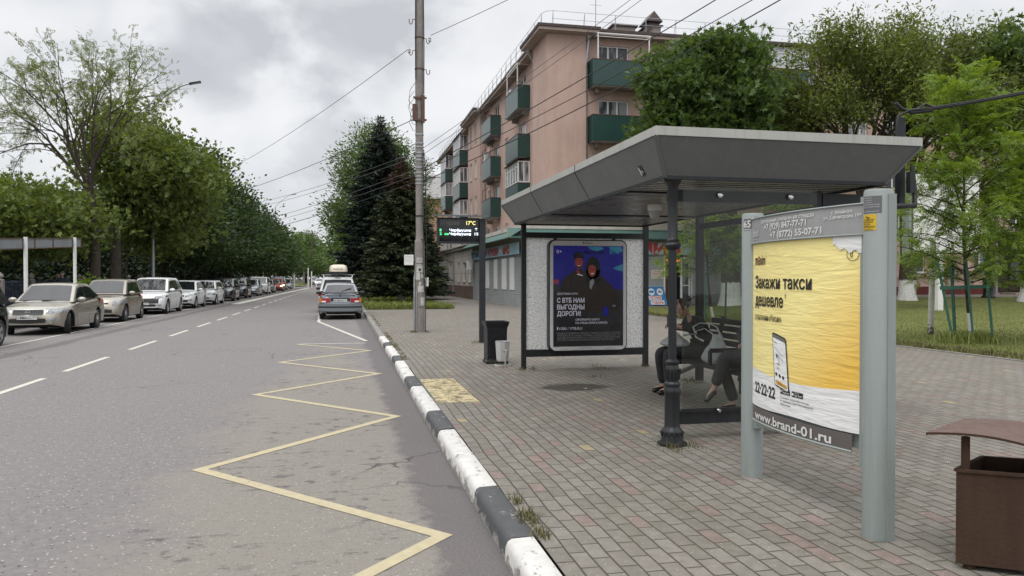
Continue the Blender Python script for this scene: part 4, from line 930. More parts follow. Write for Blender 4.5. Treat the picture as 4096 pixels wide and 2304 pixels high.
# --- trees in front of the apartment block
tree("ash_tree", "large rounded dark green ash tree covering the middle of the pink facade", (18.95, 35.2, .2), 14.2, .48, [(18.2, 35, 12.4, 1.7, 1.8, 1.3), (16.2, 34.8, 10.6, 2.1, 2, 2.1), (18.9, 34.6, 10.4, 1.4, 2, 2.2), (17.6, 34.2, 9.4, 2.4, 2, 2.5), (15.6, 34.6, 8.0, 1.7, 1.7, 1.5), (19.0, 34.6, 7.9, 1.3, 1.7, 1.4), (18.3, 34.4, 7.2, 2.3, 1.8, 1.4)], 430, 84, .25, LF_MID, T_HAND, M_BARKW, .8, .42, "trees in front of the apartment block", shell=.42, zmin=6.4)
LF_WIL = leaf_mat("willow_leaves", [(.06, .088, .022), (.125, .165, .04), (.215, .265, .062)])
for lab, p, h, fk, n in (("tall light green willow with many upright limbs, left of the pair", (25.2, 33.5, .3), 14.6, .36, 6), ("wide light green willow with a whitewashed trunk, right of the pair", (27.6, 33.3, .32), 14.8, .34, 7)):
    fan_tree("willow_tree", lab, p, h, .42, fk, n, .74, LF_WIL, T_LONG, .24, 26000, "trees in front of the apartment block", M_BARKW, .34, .03)
tree("ash_tree", "grey green ash tree cut by the right edge of the picture", (33.0, 31.5, .35), 13.8, .4, [(32.0, 31.3, 11.8, 2.0, 2, 2.0), (33.5, 31, 9.8, 2.6, 2, 2.4), (31.4, 31, 9.4, 1.3, 1.6, 1.4), (33.4, 31, 6.6, 2.3, 2, 1.8)], 280, 70, .27, LF_MID, T_HAND, M_BARKW, 1.0, .4, "trees in front of the apartment block", zmin=4.2)
# --- young locust trees on the lawn: thin stems, feathery leaves
def young(label, base, h, r, nb, nl, size, crown0, group="young staked trees"):
    t = thing("locust_tree", label, "tree", base, group); b = MB().mat(M_TWIG); B = Vector(base); tips = []
    stem = [B + Vector((-.12 * math.sin(i * .5) + .02 * i * i * .1 - .22 * (i / 8), .02 * i, h * i / 8)) for i in range(9)]
    b.tube(stem, [max(.006, .06 * (1 - i / 8.2)) * (h / 6) ** .5 for i in range(9)], 8, False)
    for k in range(nb):
        s = crown0 + (1 - crown0) * (k / nb) ** 1.1 * .93; i = min(7, int(s * 8)); p = stem[i].lerp(stem[i + 1], s * 8 - i)
        a = k * 2.4 + RG.normal(0, .3); f = (s - crown0) / (1 - crown0); L = r * (1.12 - f * .68) * RG.uniform(.75, 1.1); e = RG.uniform(.15, .5) + .45 * f
        pts = [p]; d = Vector((math.cos(a) * math.cos(e), math.sin(a) * math.cos(e), math.sin(e)))
        for j in range(5): d = (d + Vector(RG.normal(0, .08, 3)) + Vector((0, 0, .05 - .05 * j))).normalized(); pts.append(pts[-1] + d * L / 5)
        b.tube(pts, [.018 * (1 - .14 * j) for j in range(6)], 5, False)
        for j in range(1, 6):
            tips.append((pts[j], d))
            for _ in range(2):
                q = (d + Vector(RG.normal(0, .6, 3))).normalized(); e2 = pts[j] + q * L * .22 * RG.uniform(.5, 1.2); b.tube([pts[j], e2], [.007, .003], 4, False); tips.append((e2, q)); tips.append((pts[j].lerp(e2, .5), q))
    tips.append((stem[-1], Vector((0, 0, 1)))); tips.append((stem[-2], Vector((0, 0, 1))))
    # limewash on the foot of the stem
    b.mat(M_LIME); b.tube([stem[0], stem[0].lerp(stem[1], .9)], [.068 * (h / 6) ** .5, .058 * (h / 6) ** .5], 8, False); b.build("trunk", t, 60)
    TP = np.array([tuple(p) for p, d in tips]); TD = np.array([tuple(d) for p, d in tips]); i = RG.choice(len(TP), nl)
    P = TP[i] + RG.normal(0, .05, (nl, 3)); D = TD[i] * .6 + RG.normal(0, .6, (nl, 3)); D[:, 2] = D[:, 2] * .6 - .05
    leaves("crown", t, T_LOCUST, P, D, size * RG.uniform(.7, 1.25, nl), [LF_YOUNG], .5)
    return t
M_LIME = pm("limewash", (.66, .66, .63), .9, 0, .12, 14)
young("young yellow green locust tree staked on the lawn with three green posts", (13.95, 14.75, PZ), 6.1, 1.75, 52, 3600, .31, .22)
young("young yellow green locust tree leaning in from the right edge of the picture", (16.2, 14.6, PZ), 4.9, 1.6, 44, 3600, .32, .25)
young("small staked locust tree seen through the shelter's glass", (12.6, 24.6, PZ), 4.3, 1.5, 40, 2200, .30, .36)
young("slim locust tree on the lawn behind the bus shelter roof", (16.6, 25.5, .18), 5.6, 1.9, 40, 2800, .36, .3)
M_STAKE = pm("green_stakes", (.035, .115, .085), .75, 0, .35, 9, fine=60)
def stakes(name_label, pts, cross):
    for lab, p, q in pts:
        o = MB().mat(M_STAKE); o.bar(p, q, .055, .045); w = o.build("stake", org=p); tag(w, lab, "stake", "green tree stakes")
    for lab, p, q in cross:
        o = MB().mat(M_STAKE); o.bar(p, q, .045, .08); w = o.build("stake_rail", org=p); tag(w, lab, "rail", "green tree stakes")
stakes("", [("green stake leaning at the left of the young lawn tree", (13.42, 14.72, PZ), (13.12, 14.9, 2.05)), ("green stake standing right against the young lawn tree's stem", (13.75, 14.5, PZ), (13.62, 14.6, 2.0)), ("green stake at the right of the young lawn tree", (14.12, 14.35, PZ), (14.02, 14.5, 2.1)), ("green stake behind the young lawn tree's stem", (13.72, 15.0, PZ), (13.55, 14.95, 1.95))],
       [("green crossbar nailed between the lawn tree's stakes", (13.15, 14.83, 1.38), (14.1, 14.42, 1.42))])
stakes("", [("green stake left of the small tree seen through the shelter's glass", (12.25, 24.5, PZ), (12.2, 24.5, 2.3)), ("green stake right of the small tree seen through the shelter's glass", (12.95, 24.4, PZ), (13.0, 24.4, 2.3))], [])
# --- grass: blades on the lawn and verge, tufts in the joints
def blades(name, n, fn, hmin, hmax, w, mat, label=None):
    P = np.array([fn() for _ in range(n)]); a = RG.random(n) * 6.283; hh = RG.uniform(hmin, hmax, n); ln = RG.normal(0, .35, (n, 2)) * hh[:, None]
    ux = np.stack([np.cos(a) * w, np.sin(a) * w, np.zeros(n)], 1); tip = P + np.concatenate([ln, hh[:, None]], 1); mid = P + np.concatenate([ln * .35, hh[:, None] * .6], 1)
    V = np.stack([P - ux, P + ux, mid + ux * .7, mid - ux * .7, mid - ux * .7, mid + ux * .7, tip + ux * .1, tip - ux * .1], 1).reshape(-1, 3)
    o = quadmesh(name, V, np.arange(len(V)).reshape(-1, 4), [mat]); o['kind'] = 'stuff'
    if label: o['label'] = label
    return o
LF_GRASS = leaf_mat("grass_blades", [(.0910, .1144, .0286), (.1690, .2145, .0494), (.2730, .2860, .0975)], .6, .2, .5)
LF_DRY = leaf_mat("dry_grass", [(.06, .065, .02), (.12, .115, .045), (.2, .17, .085)], .7, .1, .3)
def lawn_pt():
    y = 8.4 + (RG.random() ** 1.5) * 27; x = 11.85 + RG.random() ** 1.25 * (6 + y * 1.0); return (x, y, lawn_z(x, y) - .005)
blades("grass", 60000, lawn_pt, .02, .065, .010, LF_GRASS, "mown grass of the lawn")
blades("grass", 5000, lambda: (11.8 + abs(RG.normal(0, .3)), 8.3 + RG.random() * 27, PZ + .01), .04, .13, .012, LF_DRY, "dry uncut grass along the lawn edge")
blades("grass", 9000, lambda: (1.1 + RG.random() * 4.1, 36.45 + RG.random() ** 2 * 40, PZ + .02), .08, .30, .02, LF_GRASS, "uncut grass of the verge under the spruces")
blades("grass", 1500, lambda: (13.75 + RG.normal(0, .3), 14.65 + RG.normal(0, .2), PZ), .1, .32, .012, LF_GRASS, "long grass round the staked tree")
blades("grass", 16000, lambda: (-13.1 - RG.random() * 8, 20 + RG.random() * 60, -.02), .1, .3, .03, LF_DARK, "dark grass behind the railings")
tufts = [(1.1, 4.55, .05, 150, .07), (1.12, 4.9, .04, 60, .06), (1.1, 4.25, .05, 60, .05), (1.1, 3.4, .06, 60, .05)] + [(1.1, 14 + i * .55 + .2 * math.sin(i * 5), .06, 40, .09) for i in range(13)] + [(1.1, 24 + i * 1.1, .06, 40, .13) for i in range(6)] + \
    [(1.88, 21.0, .09, 170, .16), (2.25, 20.9, .08, 60, .08), (2.78, 6.17, .07, 90, .16), (2.98, 6.2, .06, 40, .06), (2.8, 12.0, .05, 60, .08), (3.0, 12.0, .06, 40, .05), (4.1, 11.9, .12, 70, .07), (4.9, 12.0, .07, 40, .07), (4.85, 10.1, .1, 120, .22), (3.0, 17.25, .12, 70, .1), (2.6, 12.6, .09, 90, .12), (3.65, 10.9, .06, 25, .06)]
TF = sum([[(x, y, s, h)] * k for x, y, s, k, h in tufts], [])
it = iter(TF)
def tuft_pt():
    x, y, s, h = next(it); return (x + RG.normal(0, s * .6), y + RG.normal(0, s * 1.3), PZ - .005)
blades("weeds", len(TF), tuft_pt, .015, .07, .004, LF_DRY, "weeds growing in the paving joints and along the kerb")
# ---------------------------------------------------------------- cars
def car_paint(name, col, metal=.35, rough=.32, var=.05):
    n = NT(name); f = n.noise(3, 5, .6); g = n.noise(220, 2, .5)
    c = n.ramp(f, (.3, tuple(k * (1 - var) for k in col)), (.7, tuple(min(1, k * (1 + var)) for k in col)))
    sp = n.N.new("ShaderNodeSeparateXYZ"); n.lk(n.co, sp.inputs[0])
    d = n.math('MULTIPLY', n.ramp(n.math('ADD', sp.outputs[2], n.math('MULTIPLY', n.math('SUBTRACT', n.noise(5, 5, .7), .5), .3)), (.22, .55), (.6, 0.)), .8)
    c = n.mix(d, c, (.16, .145, .125))
    r = n.math('ADD', n.math('MULTIPLY', d, .5), n.ramp(n.noise(6, 4), (.3, rough - .05), (.7, rough + .08)))
    n.fin(c, r, metal); n.b.inputs['Coat Weight'].default_value = .7; n.b.inputs['Coat Roughness'].default_value = .08
    return n.m
P_CHAMP = car_paint("champagne_paint", (.36, .335, .28), .5); P_GOLD = car_paint("beige_paint", (.33, .30, .25), .5); P_WHITE = car_paint("white_car_paint", (.72, .73, .73), 0.)
P_BLACK = car_paint("black_car_paint", (.012, .013, .016), .2, .25); P_SILV = car_paint("silver_paint", (.40, .42, .44), .6); P_GREY = car_paint("grey_paint", (.13, .14, .15), .5)
P_RED = car_paint("red_orange_paint", (.36, .06, .03), .3); P_LADA = car_paint("blue_silver_paint", (.185, .205, .225), .55)
M_GLASSC = pm("car_glass", (.012, .014, .016), .04, 0, .2, 3, spec=.7); M_TYRE = pm("tyre_rubber", (.018, .018, .019), .85, 0, .2, 30, bump=.3); M_TRIM = pm("black_trim", (.014, .014, .015), .55, 0, .2, 8)
M_UNDER = pm("underbody", (.006, .006, .006), .95, 0, .2, 4); M_RIM = pm("alloy_rim", (.42, .43, .44), .3, .85, .12, 12); M_RIMD = pm("dark_rim", (.05, .05, .055), .4, .5, .2, 12)
M_CHROME = pm("chrome", (.7, .7, .7), .15, 1., .05, 6); M_LAMP = pm("headlamp_glass", (.26, .27, .275), .10, .3, .45, 14, spec=.8); M_TAIL = pm("tail_red", (.30, .012, .012), .25, 0, .2, 20); M_AMBER = pm("tail_amber", (.55, .20, .02), .25, 0, .2, 20)
M_PLATE = pm("plate_white", (.68, .68, .66), .45, 0, .06, 10); M_LIT = pm("lit_headlamp", (1, .95, .85), .3, 0, .02, 5, emit=9.); M_LITW = pm("lit_headlamp_warm", (1, .75, .45), .3, 0, .02, 5, emit=6.)
def interp(pts, x):
    if x <= pts[0][0]: return pts[0][1]
    for (a, u), (b, v) in zip(pts, pts[1:]):
        if x <= b: t = (x - a) / (b - a + 1e-9); return u + (v - u) * t
    return pts[-1][1]
class Car:
    """lofted saloon / hatchback body; x forward, y left, z up, origin on the ground under its middle"""
    def __init__(s, L, Wd, top, gh, wb, R_=.31, belt=None, front=.0, tumble=.16, gw=.07):
        s.L, s.W, s.top, s.gh, s.wb, s.R, s.tumble, s.gw = L, Wd, top, gh, wb, R_, tumble, gw
        s.fx = L / 2 - .82 if not front else front; s.rx = s.fx - wb
    def zt(s, x): return interp(s.top, x)
    def zb(s, x):
        e = abs(x) / (s.L / 2); z = .20 + .10 * max(0, e - .82) / .18
        for c in (s.fx, s.rx):
            d = abs(x - c); Ra = s.R + .075
            if d < Ra: z = max(z, s.R + math.sqrt(Ra * Ra - d * d) - .0)
        return z
    def hw(s, x):
        e = abs(x) / (s.L / 2); w = s.W / 2 * (1 - .10 * e ** 4); d = s.L / 2 - abs(x)
        if d < .42: w -= .20 * (1 - d / .42) ** 2.4
        return w
    def sec(s, x):
        w, zb, zt = s.hw(x), s.zb(x), s.zt(x); zs = max(zb + .02, zt - .10); sh = s.R * 2 + .1
        zl = min(zs - .01, max(zb + .015, .2 + .42 * (zs - .2))); zu = min(zs - .005, max(zl + .005, .2 + .8 * (zs - .2)))
        return [(0, zb), (w - .16, zb), (w - .02, zb + .008), (w + .012, zl), (w, zu), (w - .035, zs), (w - .15, zt - .018), (w * .45, zt + .012), (0, zt + .02)]
    def body(s, paint):
        b = MB(); ends = [.0, .012, .03, .06, .10, .15, .22, .3]; xs = sorted({*[s.L / 2 - e for e in ends], *[-s.L / 2 + e for e in ends], *[s.L / 2 - .35 - i * .06 for i in range(int((s.L - .7) / .06) + 1)]})
        for c in (s.fx, s.rx):
            for k in range(25): xs.append(c + (s.R + .076) * math.cos(math.pi * k / 24))
        xs = sorted(xs); xs = [x for i, x in enumerate(xs) if i == 0 or x - xs[i - 1] > .004]
        S = [s.sec(x) for x in xs]; K = len(S[0]); ring = 2 * K - 2
        vs = []
        for x, sc in zip(xs, S): vs += [(x, y, z) for y, z in sc] + [(x, -y, z) for y, z in sc[-2:0:-1]]
        b.mat(paint)
        top_f = []; bot_f = []
        for i in range(len(xs) - 1):
            for k in range(ring):
                k2 = (k + 1) % ring; f = (i * ring + k, i * ring + k2, (i + 1) * ring + k2, (i + 1) * ring + k)
                (bot_f if k in (0, 1, ring - 1, ring - 2) else top_f).append(f)
        n = (len(xs) - 1) * ring
        b.add(vs, top_f + [list(range(ring)), list(range(n, n + ring))[::-1]])
        o = len(b.f); b.mat(M_UNDER)
        for f in bot_f: b.f.append(list(f)); b.mi.append(b.cur)
        # wheel wells: dark inner walls
        for c in (s.fx, s.rx):
            for sg in (-1, 1): b.b2((c - s.R - .06, sg * .32, .22), (c + s.R + .06, sg * (s.hw(c) - .26), s.R * 2 + .02))
        b.b2((s.rx + s.R, -s.W * .38, .16), (s.fx - s.R, s.W * .38, .3))
        return b
    def gy(s, x, z):
        z0 = s.zt(x) if False else s.belt; zr = s.rooftop; t = (z - z0) / (zr - z0)
        return s.hw(x * .8) - s.gw - s.tumble * max(0, t)
    def cabin(s, paint):
        """pillars and roof: side polygons with tumblehome and a crowned strip over the top"""
        g = s.gh; s.belt = min(g[0][1], g[-1][1]); s.rooftop = max(z for x, z in g)
        b = MB().mat(paint); P = []
        for i, (x, z) in enumerate(g):
            y = s.gy(x, z); d = .055 * (0 if i in (0, len(g) - 1) else 1); bulge = .05 * (1 if z < s.rooftop - .03 else .0) * (1 if x > 0 else -1)
            row = [(x + bulge * (1 - q * q), y * q, z + .026 * (1 - q * q)) for q in (.96, .88, .72, .5, .25, 0, -.25, -.5, -.72, -.88, -.96)]
            P.append([(x, y, z - d)] + row + [(x, -y, z - d)])
        vs = [p for r in P for p in r]; m = 13
        b.add(vs, [(i * m + k, (i + 1) * m + k, (i + 1) * m + k + 1, i * m + k + 1) for i in range(len(g) - 1) for k in range(m - 1)])
        for k in (0, 12):
            side = [r[k] for r in P]; b.add(side, [list(range(len(side)))])
        return b
    def strip(s, i, j, m0, m1, inset, off=.012):
        """glass patch on the crowned strip between profile points i and j"""
        g = s.gh; (xa, za), (xb, zb) = g[i], g[j]; nx, nz = -(zb - za), (xb - xa); l = math.hypot(nx, nz); nx, nz = nx / l, nz / l
        if nz < 0: nx, nz = -nx, -nz
        def pt(u, v):
            t = m0 + (m1 - m0) * v; x, z = xa + (xb - xa) * t, za + (zb - za) * t; Y0 = s.gy(x, z); y = (Y0 - inset) * (2 * u - 1); q = y / Y0; k = 1 - q * q
            bu = sum(.05 * (1 if zz < s.rooftop - .03 else 0) * (1 if xx > 0 else -1) * ww for (xx, zz), ww in ((g[i], 1 - t), (g[j], t)))
            return (x + bu * k + nx * off, y, z + .026 * k + nz * off)
        return lambda b: b.grid(pt, 8, 4)
    def sidewin(s, b, poly, sg, off=.005): return b.add([(x, sg * (s.gy(x, z) + off), z) for x, z in poly], [list(range(len(poly)))])
    def fsurf(s, y, z, rear=False):
        sg = -1 if rear else 1; lo, hi = 0, .9
        def inside(d):
            x = sg * (s.L / 2 - d); sc = s.sec(x)
            ys = [p for p in sc[2:]]
            if z < min(sc[0][1], .32): return False
            if z > sc[5][1]:
                q = sc[5:][::-1]
                for (y0, z0), (y1, z1) in zip(q, q[1:]):
                    if y0 <= abs(y) <= y1: return z <= z0 + (z1 - z0) * (abs(y) - y0) / (y1 - y0 + 1e-9)
                return False
            w = None
            for (y0, z0), (y1, z1) in zip(ys, ys[1:]):
                if (z0 <= z <= z1): w = y0 + (y1 - y0) * (z - z0) / (z1 - z0 + 1e-9); break
            return w is not None and abs(y) <= w
        d = 0
        while d < .9 and not inside(d): d += .006
        return sg * (s.L / 2 - d)
    def fpatch(s, b, y0, y1, lo, hi, rear=False, off=.008, n=8, m=3):
        """patch wrapped on the front (or rear) face between heights lo(y) and hi(y)"""
        fl = lo if callable(lo) else (lambda u: lo); fh = hi if callable(hi) else (lambda u: hi)
        def pt(u, v):
            z = fl(u) + (fh(u) - fl(u)) * v; y = y0 + (y1 - y0) * u; return (s.fsurf(y, z, rear) + (-off if rear else off), y * (1 + off / max(.3, abs(y))), z)
        return b.grid(pt, n, m)
WHEELS = {}
def wheel_mesh(r, style):
    key = (r, style)
    if key not in WHEELS:
        b = MB().mat(M_TYRE); b.lathe((0, 0, 0), [(r * .64, -.09), (r * .9, -.10), (r * .985, -.085), (r, -.05), (r, .05), (r * .985, .085), (r * .9, .10), (r * .64, .09)], 28, 'Y', False); t = b
        dark = style in ('dark', 'black'); c = MB().mat(M_RIMD if dark else M_RIM)
        c.lathe((0, 0, 0), [(r * .66, -.092), (r * .60, -.098), (r * .58, -.06), (r * .58, .06), (r * .60, .098), (r * .66, .092)], 24, 'Y', False); c.mat(M_UNDER)
        for sg in (-1, 1): c.lathe((0, sg * .045, 0), [(r * .6, -.002), (r * .6, .002)], 20, 'Y')
        c.mat(M_CHROME if style == 'dark' else M_RIMD if style == 'black' else M_RIM); ns = 10 if style == 'dark' else 5
        for sg in (-1, 1):
            for k in range(ns):
                a = 6.2832 * k / ns; w = .018 if ns == 10 else .055
                p = lambda q, ww, y: [(q * math.cos(a) - ww * math.sin(a), y, q * math.sin(a) + ww * math.cos(a)), (q * math.cos(a) + ww * math.sin(a), y, q * math.sin(a) - ww * math.cos(a))]
                A = p(r * .1, w * .8, sg * .080) + p(r * .61, w, sg * .092)[::-1]; B_ = p(r * .1, w * .8, sg * .05) + p(r * .61, w, sg * .05)[::-1]
                c.add(A + B_, [(0, 1, 2, 3), (0, 1, 5, 4), (1, 2, 6, 5), (2, 3, 7, 6), (3, 0, 4, 7)])
            c.lathe((0, sg * .07, 0), [(r * .17, -.015), (r * .17, .015)], 12, 'Y')
        WHEELS[key] = (t, c)
    return WHEELS[key]
_wm = {}
def make_car(label, c, paint, pos, rz, seg=None, plate=None, fascia=None, rear=None, wheel='alloy', group="cars parked along the far kerb", detail=True, name="parked_car", glassw=None, steer=0.):
    t = thing(name, label, "car", (0, 0, 0), group)
    c.body(paint).build("body", t, 38); c.cabin(paint).build("cabin", t, 40)
    g = c.gh; k = len(g)
    b = MB().mat(M_GLASSC); c.strip(c.ws[0], c.ws[1], .06, .93, .095)(b); b.build("windshield", t, 60)
    b = MB().mat(M_GLASSC); c.strip(c.rw[0], c.rw[1], .07, .9, .10)(b); b.build("rear_window", t, 60)
    for poly in c.side:
        for sg in (-1, 1): c.sidewin(MB().mat(M_GLASSC), poly, sg).build("side_window", t)
    for xw in (c.fx, c.rx):
        for sg in (-1, 1):
            key = (c.R, wheel)
            if key not in _wm:
                T_, C_ = wheel_mesh(*key); w = T_.build("wheel", t, 40); r = C_.build("rim", w, 30); _wm[key] = (w.data, r.data)
            else:
                w = bpy.data.objects.new("wheel", _wm[key][0]); COL.objects.link(w); w.parent = t; r = bpy.data.objects.new("rim", _wm[key][1]); COL.objects.link(r); r.parent = w
            w.location = (xw, sg * (c.hw(xw) - .105), c.R)
            if xw == c.fx and steer: w.rotation_euler = (0, 0, steer)
    if detail:
        for sg in (-1, 1):
            xm = g[c.ws[0]][0] - .28; zm = c.belt + .07; ym = c.gy(xm, zm)
            b = MB().mat(paint if detail != 2 else M_TRIM); b.sphere((xm, sg * (ym + .16), zm), (.075, .12, .075), 10, 6); b.mat(M_TRIM); b.bar((xm, sg * (ym - .01), zm - .05), (xm, sg * (ym + .12), zm - .03), .05, .03); b.build("mirror", t, 60)
        b = MB().mat(M_TRIM)
        for sg in (-1, 1):
            for xd in c.doors:
                w = c.sec(xd); y3 = [(y + .003, z) for y, z in w[2:6]]
                for (y0, z0), (y1, z1) in zip(y3, y3[1:]): b.quad((xd - .006, sg * y0, z0), (xd + .006, sg * y0, z0), (xd + .006, sg * y1, z1), (xd - .006, sg * y1, z1))
        b.build("door_seam", t)
        for sg in (-1, 1):
            for xd in c.doors[1:]:
                xh = xd + .16; yh = c.sec(xh)[4][0] + .012; b = MB().mat(paint); b.box((xh, sg * yh, c.sec(xh)[4][1] + .02), (.17, .035, .03)); b.build("door_handle", t)
    if fascia: fascia(t, c, paint)
    if rear: rear(t, c, paint)
    if plate:
        for (txt_, rr, z, y0) in plate:
            x = c.fsurf(y0, z, rr) + (-.02 if rr else .02); sg = -1 if rr else 1
            fm = frame((x, y0 - sg * .26, z - .056), (0, sg, 0), (0, 0, 1), (sg, 0, 0))
            b = MB().mat(M_PLATE); b.prism([(0, 0), (.52, 0), (.52, .112), (0, .112)], -.012, .004, fm); b.mat(M_TRIM)
            for q in ([(0, 0), (.52, 0), (.52, .006), (0, .006)], [(0, .106), (.52, .106), (.52, .112), (0, .112)], [(0, .006), (.006, .006), (.006, .106), (0, .106)], [(.514, .006), (.52, .006), (.52, .106), (.514, .106)], [(.385, .006), (.39, .006), (.39, .106), (.385, .106)]): b.prism(q, .004, .006, fm)
            a_, n_, r_ = txt_; b.text(fm, a_[0], .03, .024, .05, .045, .02, .007); b.text(fm, n_, .085, .022, .068, .165, .02, .007); b.text(fm, a_[1:], .26, .024, .05, .11, .02, .007); b.text(fm, r_, .405, .044, .045, .085, .01, .007); b.build("number_plate", t)
    t.location = pos; t.rotation_euler = (0, 0, rz); return t
def part(t, name, m, fn, sm=50):
    b = MB().mat(m); fn(b); return b.build(name, t, sm)
def lamps(t, c, y0, y1, lo, hi, m=None, name="headlight", rear=False):
    for sg in (1, -1): part(t, name, m or (M_TAIL if rear else M_LAMP), lambda b: c.fpatch(b, sg * y0, sg * y1, lo, hi, rear))
def F(kind, lit=None):
    """front-end fittings by kind"""
    def f(t, c, paint):
        hl = lit or M_LAMP; w = c.W / 2; z = c.nose
        if kind == 'saloon':
            lamps(t, c, .42, w - .02, lambda u: z - .17 + .03 * u, lambda u: z - .02 + .0 * u, hl)
            part(t, "grille", M_TRIM, lambda b: c.fpatch(b, -.38, .38, z - .19, z - .045, n=10))
            def bars(b):
                for i in range(3): c.fpatch(b, -.36 + .015 * (2 - i), .36 - .015 * (2 - i), z - .158 + i * .036, z - .150 + i * .036, off=.014, m=1)
            part(t, "grille_bar", M_RIMD, bars); part(t, "grille_surround", M_RIM, lambda b: (c.fpatch(b, -.40, .40, z - .05, z - .036, off=.014, m=1), c.fpatch(b, -.36, .36, z - .205, z - .193, off=.014, m=1)))
            part(t, "emblem", M_CHROME, lambda b: (b.lathe((c.fsurf(0, z - .12) + .02, 0, z - .12), [(.062, 0), (.062, .012), (.043, .012), (.043, 0)], 16, 'X', False), b.box((c.fsurf(0, z - .12) + .03, 0, z - .12), (.012, .16, .026))))
            part(t, "air_intake", M_TRIM, lambda b: c.fpatch(b, -.45, .45, lambda u: .36 - .02 * math.sin(u * math.pi), .47, n=10))
            for sg in (1, -1): part(t, "fog_light", M_LAMP, lambda b: c.fpatch(b, sg * .52, sg * (w - .13), .40, .475))
            for sg in (1, -1): part(t, "rubbing_strip", paint, lambda b: b.b2((-.9, sg * (c.hw(0) + .008), .50), (.95, sg * (c.hw(0) + .03), .57)))
            part(t, "wiper", M_TRIM, lambda b: (b.bar((c.gh[0][0] - .02, .5, c.gh[0][1] + .045), (c.gh[0][0] + .05, -.05, c.gh[0][1] + .05), .02), b.bar((c.gh[0][0] - .02, -.05, c.gh[0][1] + .045), (c.gh[0][0] + .0, -.55, c.gh[0][1] + .04), .02)))
        elif kind == 'compact':
            lamps(t, c, .50, w - .01, lambda u: z - .26 + .06 * u, lambda u: z - .06 + .05 * math.sin(u * 2.4), hl)
            part(t, "grille", M_TRIM, lambda b: c.fpatch(b, -.36, .36, z - .2, z - .14, n=8)); part(t, "air_intake", M_TRIM, lambda b: c.fpatch(b, -.5, .5, .36, .47, n=8))
            part(t, "bonnet_decal", M_TRIM, lambda b: [b.lathe((c.fsurf(0, z) - .35 + .07 * (i % 3), .05 + .09 * (i // 3) + .02 * (i % 2), c.zt(c.fsurf(0, z) - .35 + .07 * (i % 3)) + .024), [(.03, 0), (.03, .002)], 5) for i in range(12)])
            part(t, "windscreen_card", M_PLATE, lambda b: b.prism([(0, 0), (.16, 0), (.16, .09), (0, .09)], 0, .004, frame((c.gh[0][0] - .05, -.62, c.gh[0][1] + .06), (0, 1, 0), (-.6, 0, .8), (.8, 0, .6))))
        elif kind == 'mpv':
            lamps(t, c, .44, w, lambda u: z - .20 + .13 * u, lambda u: z - .06 + .10 * u, hl)
            part(t, "grille", M_TRIM, lambda b: c.fpatch(b, -.62, .62, z - .36, lambda u: z - .13, n=10)); part(t, "lower_grille", M_TRIM, lambda b: c.fpatch(b, -.5, .5, .36, .46, n=10))
            for sg in (1, -1): part(t, "fog_light", M_LAMP, lambda b: c.fpatch(b, sg * .5, sg * (w - .16), .385, .45))
        elif kind == 'slant':
            lamps(t, c, .40, w + .0, lambda u: z - .22 + .16 * u, lambda u: z - .10 + .14 * u, hl); part(t, "grille", M_TRIM, lambda b: c.fpatch(b, -.36, .36, z - .18, z - .08, n=8)); part(t, "air_intake", M_TRIM, lambda b: c.fpatch(b, -.55, .55, .36, .47, n=8))
            for sg in (1, -1): part(t, "fog_light", M_LAMP, lambda b: c.fpatch(b, sg * .56, sg * (w - .13), .42, .50))
        elif kind == 'round':
            lamps(t, c, .42, w - .03, lambda u: z - .20, lambda u: z - .20 + .15 * math.sin(.4 + u * 2.2), hl); part(t, "air_intake", M_TRIM, lambda b: c.fpatch(b, -.62, .62, .38, .46, n=10)); part(t, "grille", M_TRIM, lambda b: c.fpatch(b, -.3, .3, z - .14, z - .09, n=8))
        elif kind == 'suv':
            lamps(t, c, .46, w - .01, lambda u: z - .18 + .07 * u, lambda u: z - .06 + .05 * u, hl); part(t, "grille", M_TRIM, lambda b: c.fpatch(b, lambda u: 0, .4, 0, 0) if False else c.fpatch(b, -.42, .42, .46, z - .06, n=8)); part(t, "air_intake", M_TRIM, lambda b: c.fpatch(b, -.65, .65, .36, .44, n=8))
    return f
def finish(c, nose, ws, rw, side, doors):
    c.nose, c.ws, c.rw, c.side, c.doors = nose, ws, rw, side, doors; return c
def rearlamps(t, c, paint): lamps(t, c, .45, c.W / 2 - .02, c.tailz - .16, c.tailz, None, "taillight", True)
def saloon(L=4.47, W_=1.71, H=1.44, hood=.90, boot=1.02):
    x0 = L / 2
    c = Car(L, W_, [(-x0, .62), (-x0 + .012, .72), (-x0 + .06, .92), (-x0 + .14, boot - .03), (-x0 + .3, boot), (-x0 + .95, boot - .02), (0.1, .93), (.62, hood + .05), (x0 - .62, hood - .05), (x0 - .32, hood - .10), (x0 - .17, hood - .135), (x0 - .10, hood - .19), (x0 - .06, .63), (x0 - .02, .58), (x0, .50)], None, 2.535, .305)
    g = [(x0 - 1.02 - .22, hood + .0), (x0 - 1.95, H - .045), (x0 - 2.35, H), (x0 - 2.95, H - .015), (x0 - 3.25, H - .07), (-x0 + .58, boot)]
    c.gh = g; zb = .965
    side = [[(x0 - 1.52, zb + .02), (x0 - 2.02, H - .13), (x0 - 2.42, H - .09), (x0 - 2.42, zb + .02)], [(x0 - 2.49, zb + .02), (x0 - 2.49, H - .09), (x0 - 2.95, H - .1), (x0 - 3.2, H - .17), (x0 - 3.42, zb + .14), (x0 - 3.42, zb + .03)], [(x0 - 3.46, zb + .05), (x0 - 3.46, zb + .15), (x0 - 3.24, H - .2), (x0 - 3.72, zb + .07)]]
    c.tailz = boot - .06
    return finish(c, hood - .13, (0, 1), (5, 4), side, [x0 - 1.35, x0 - 2.45, x0 - 3.35])
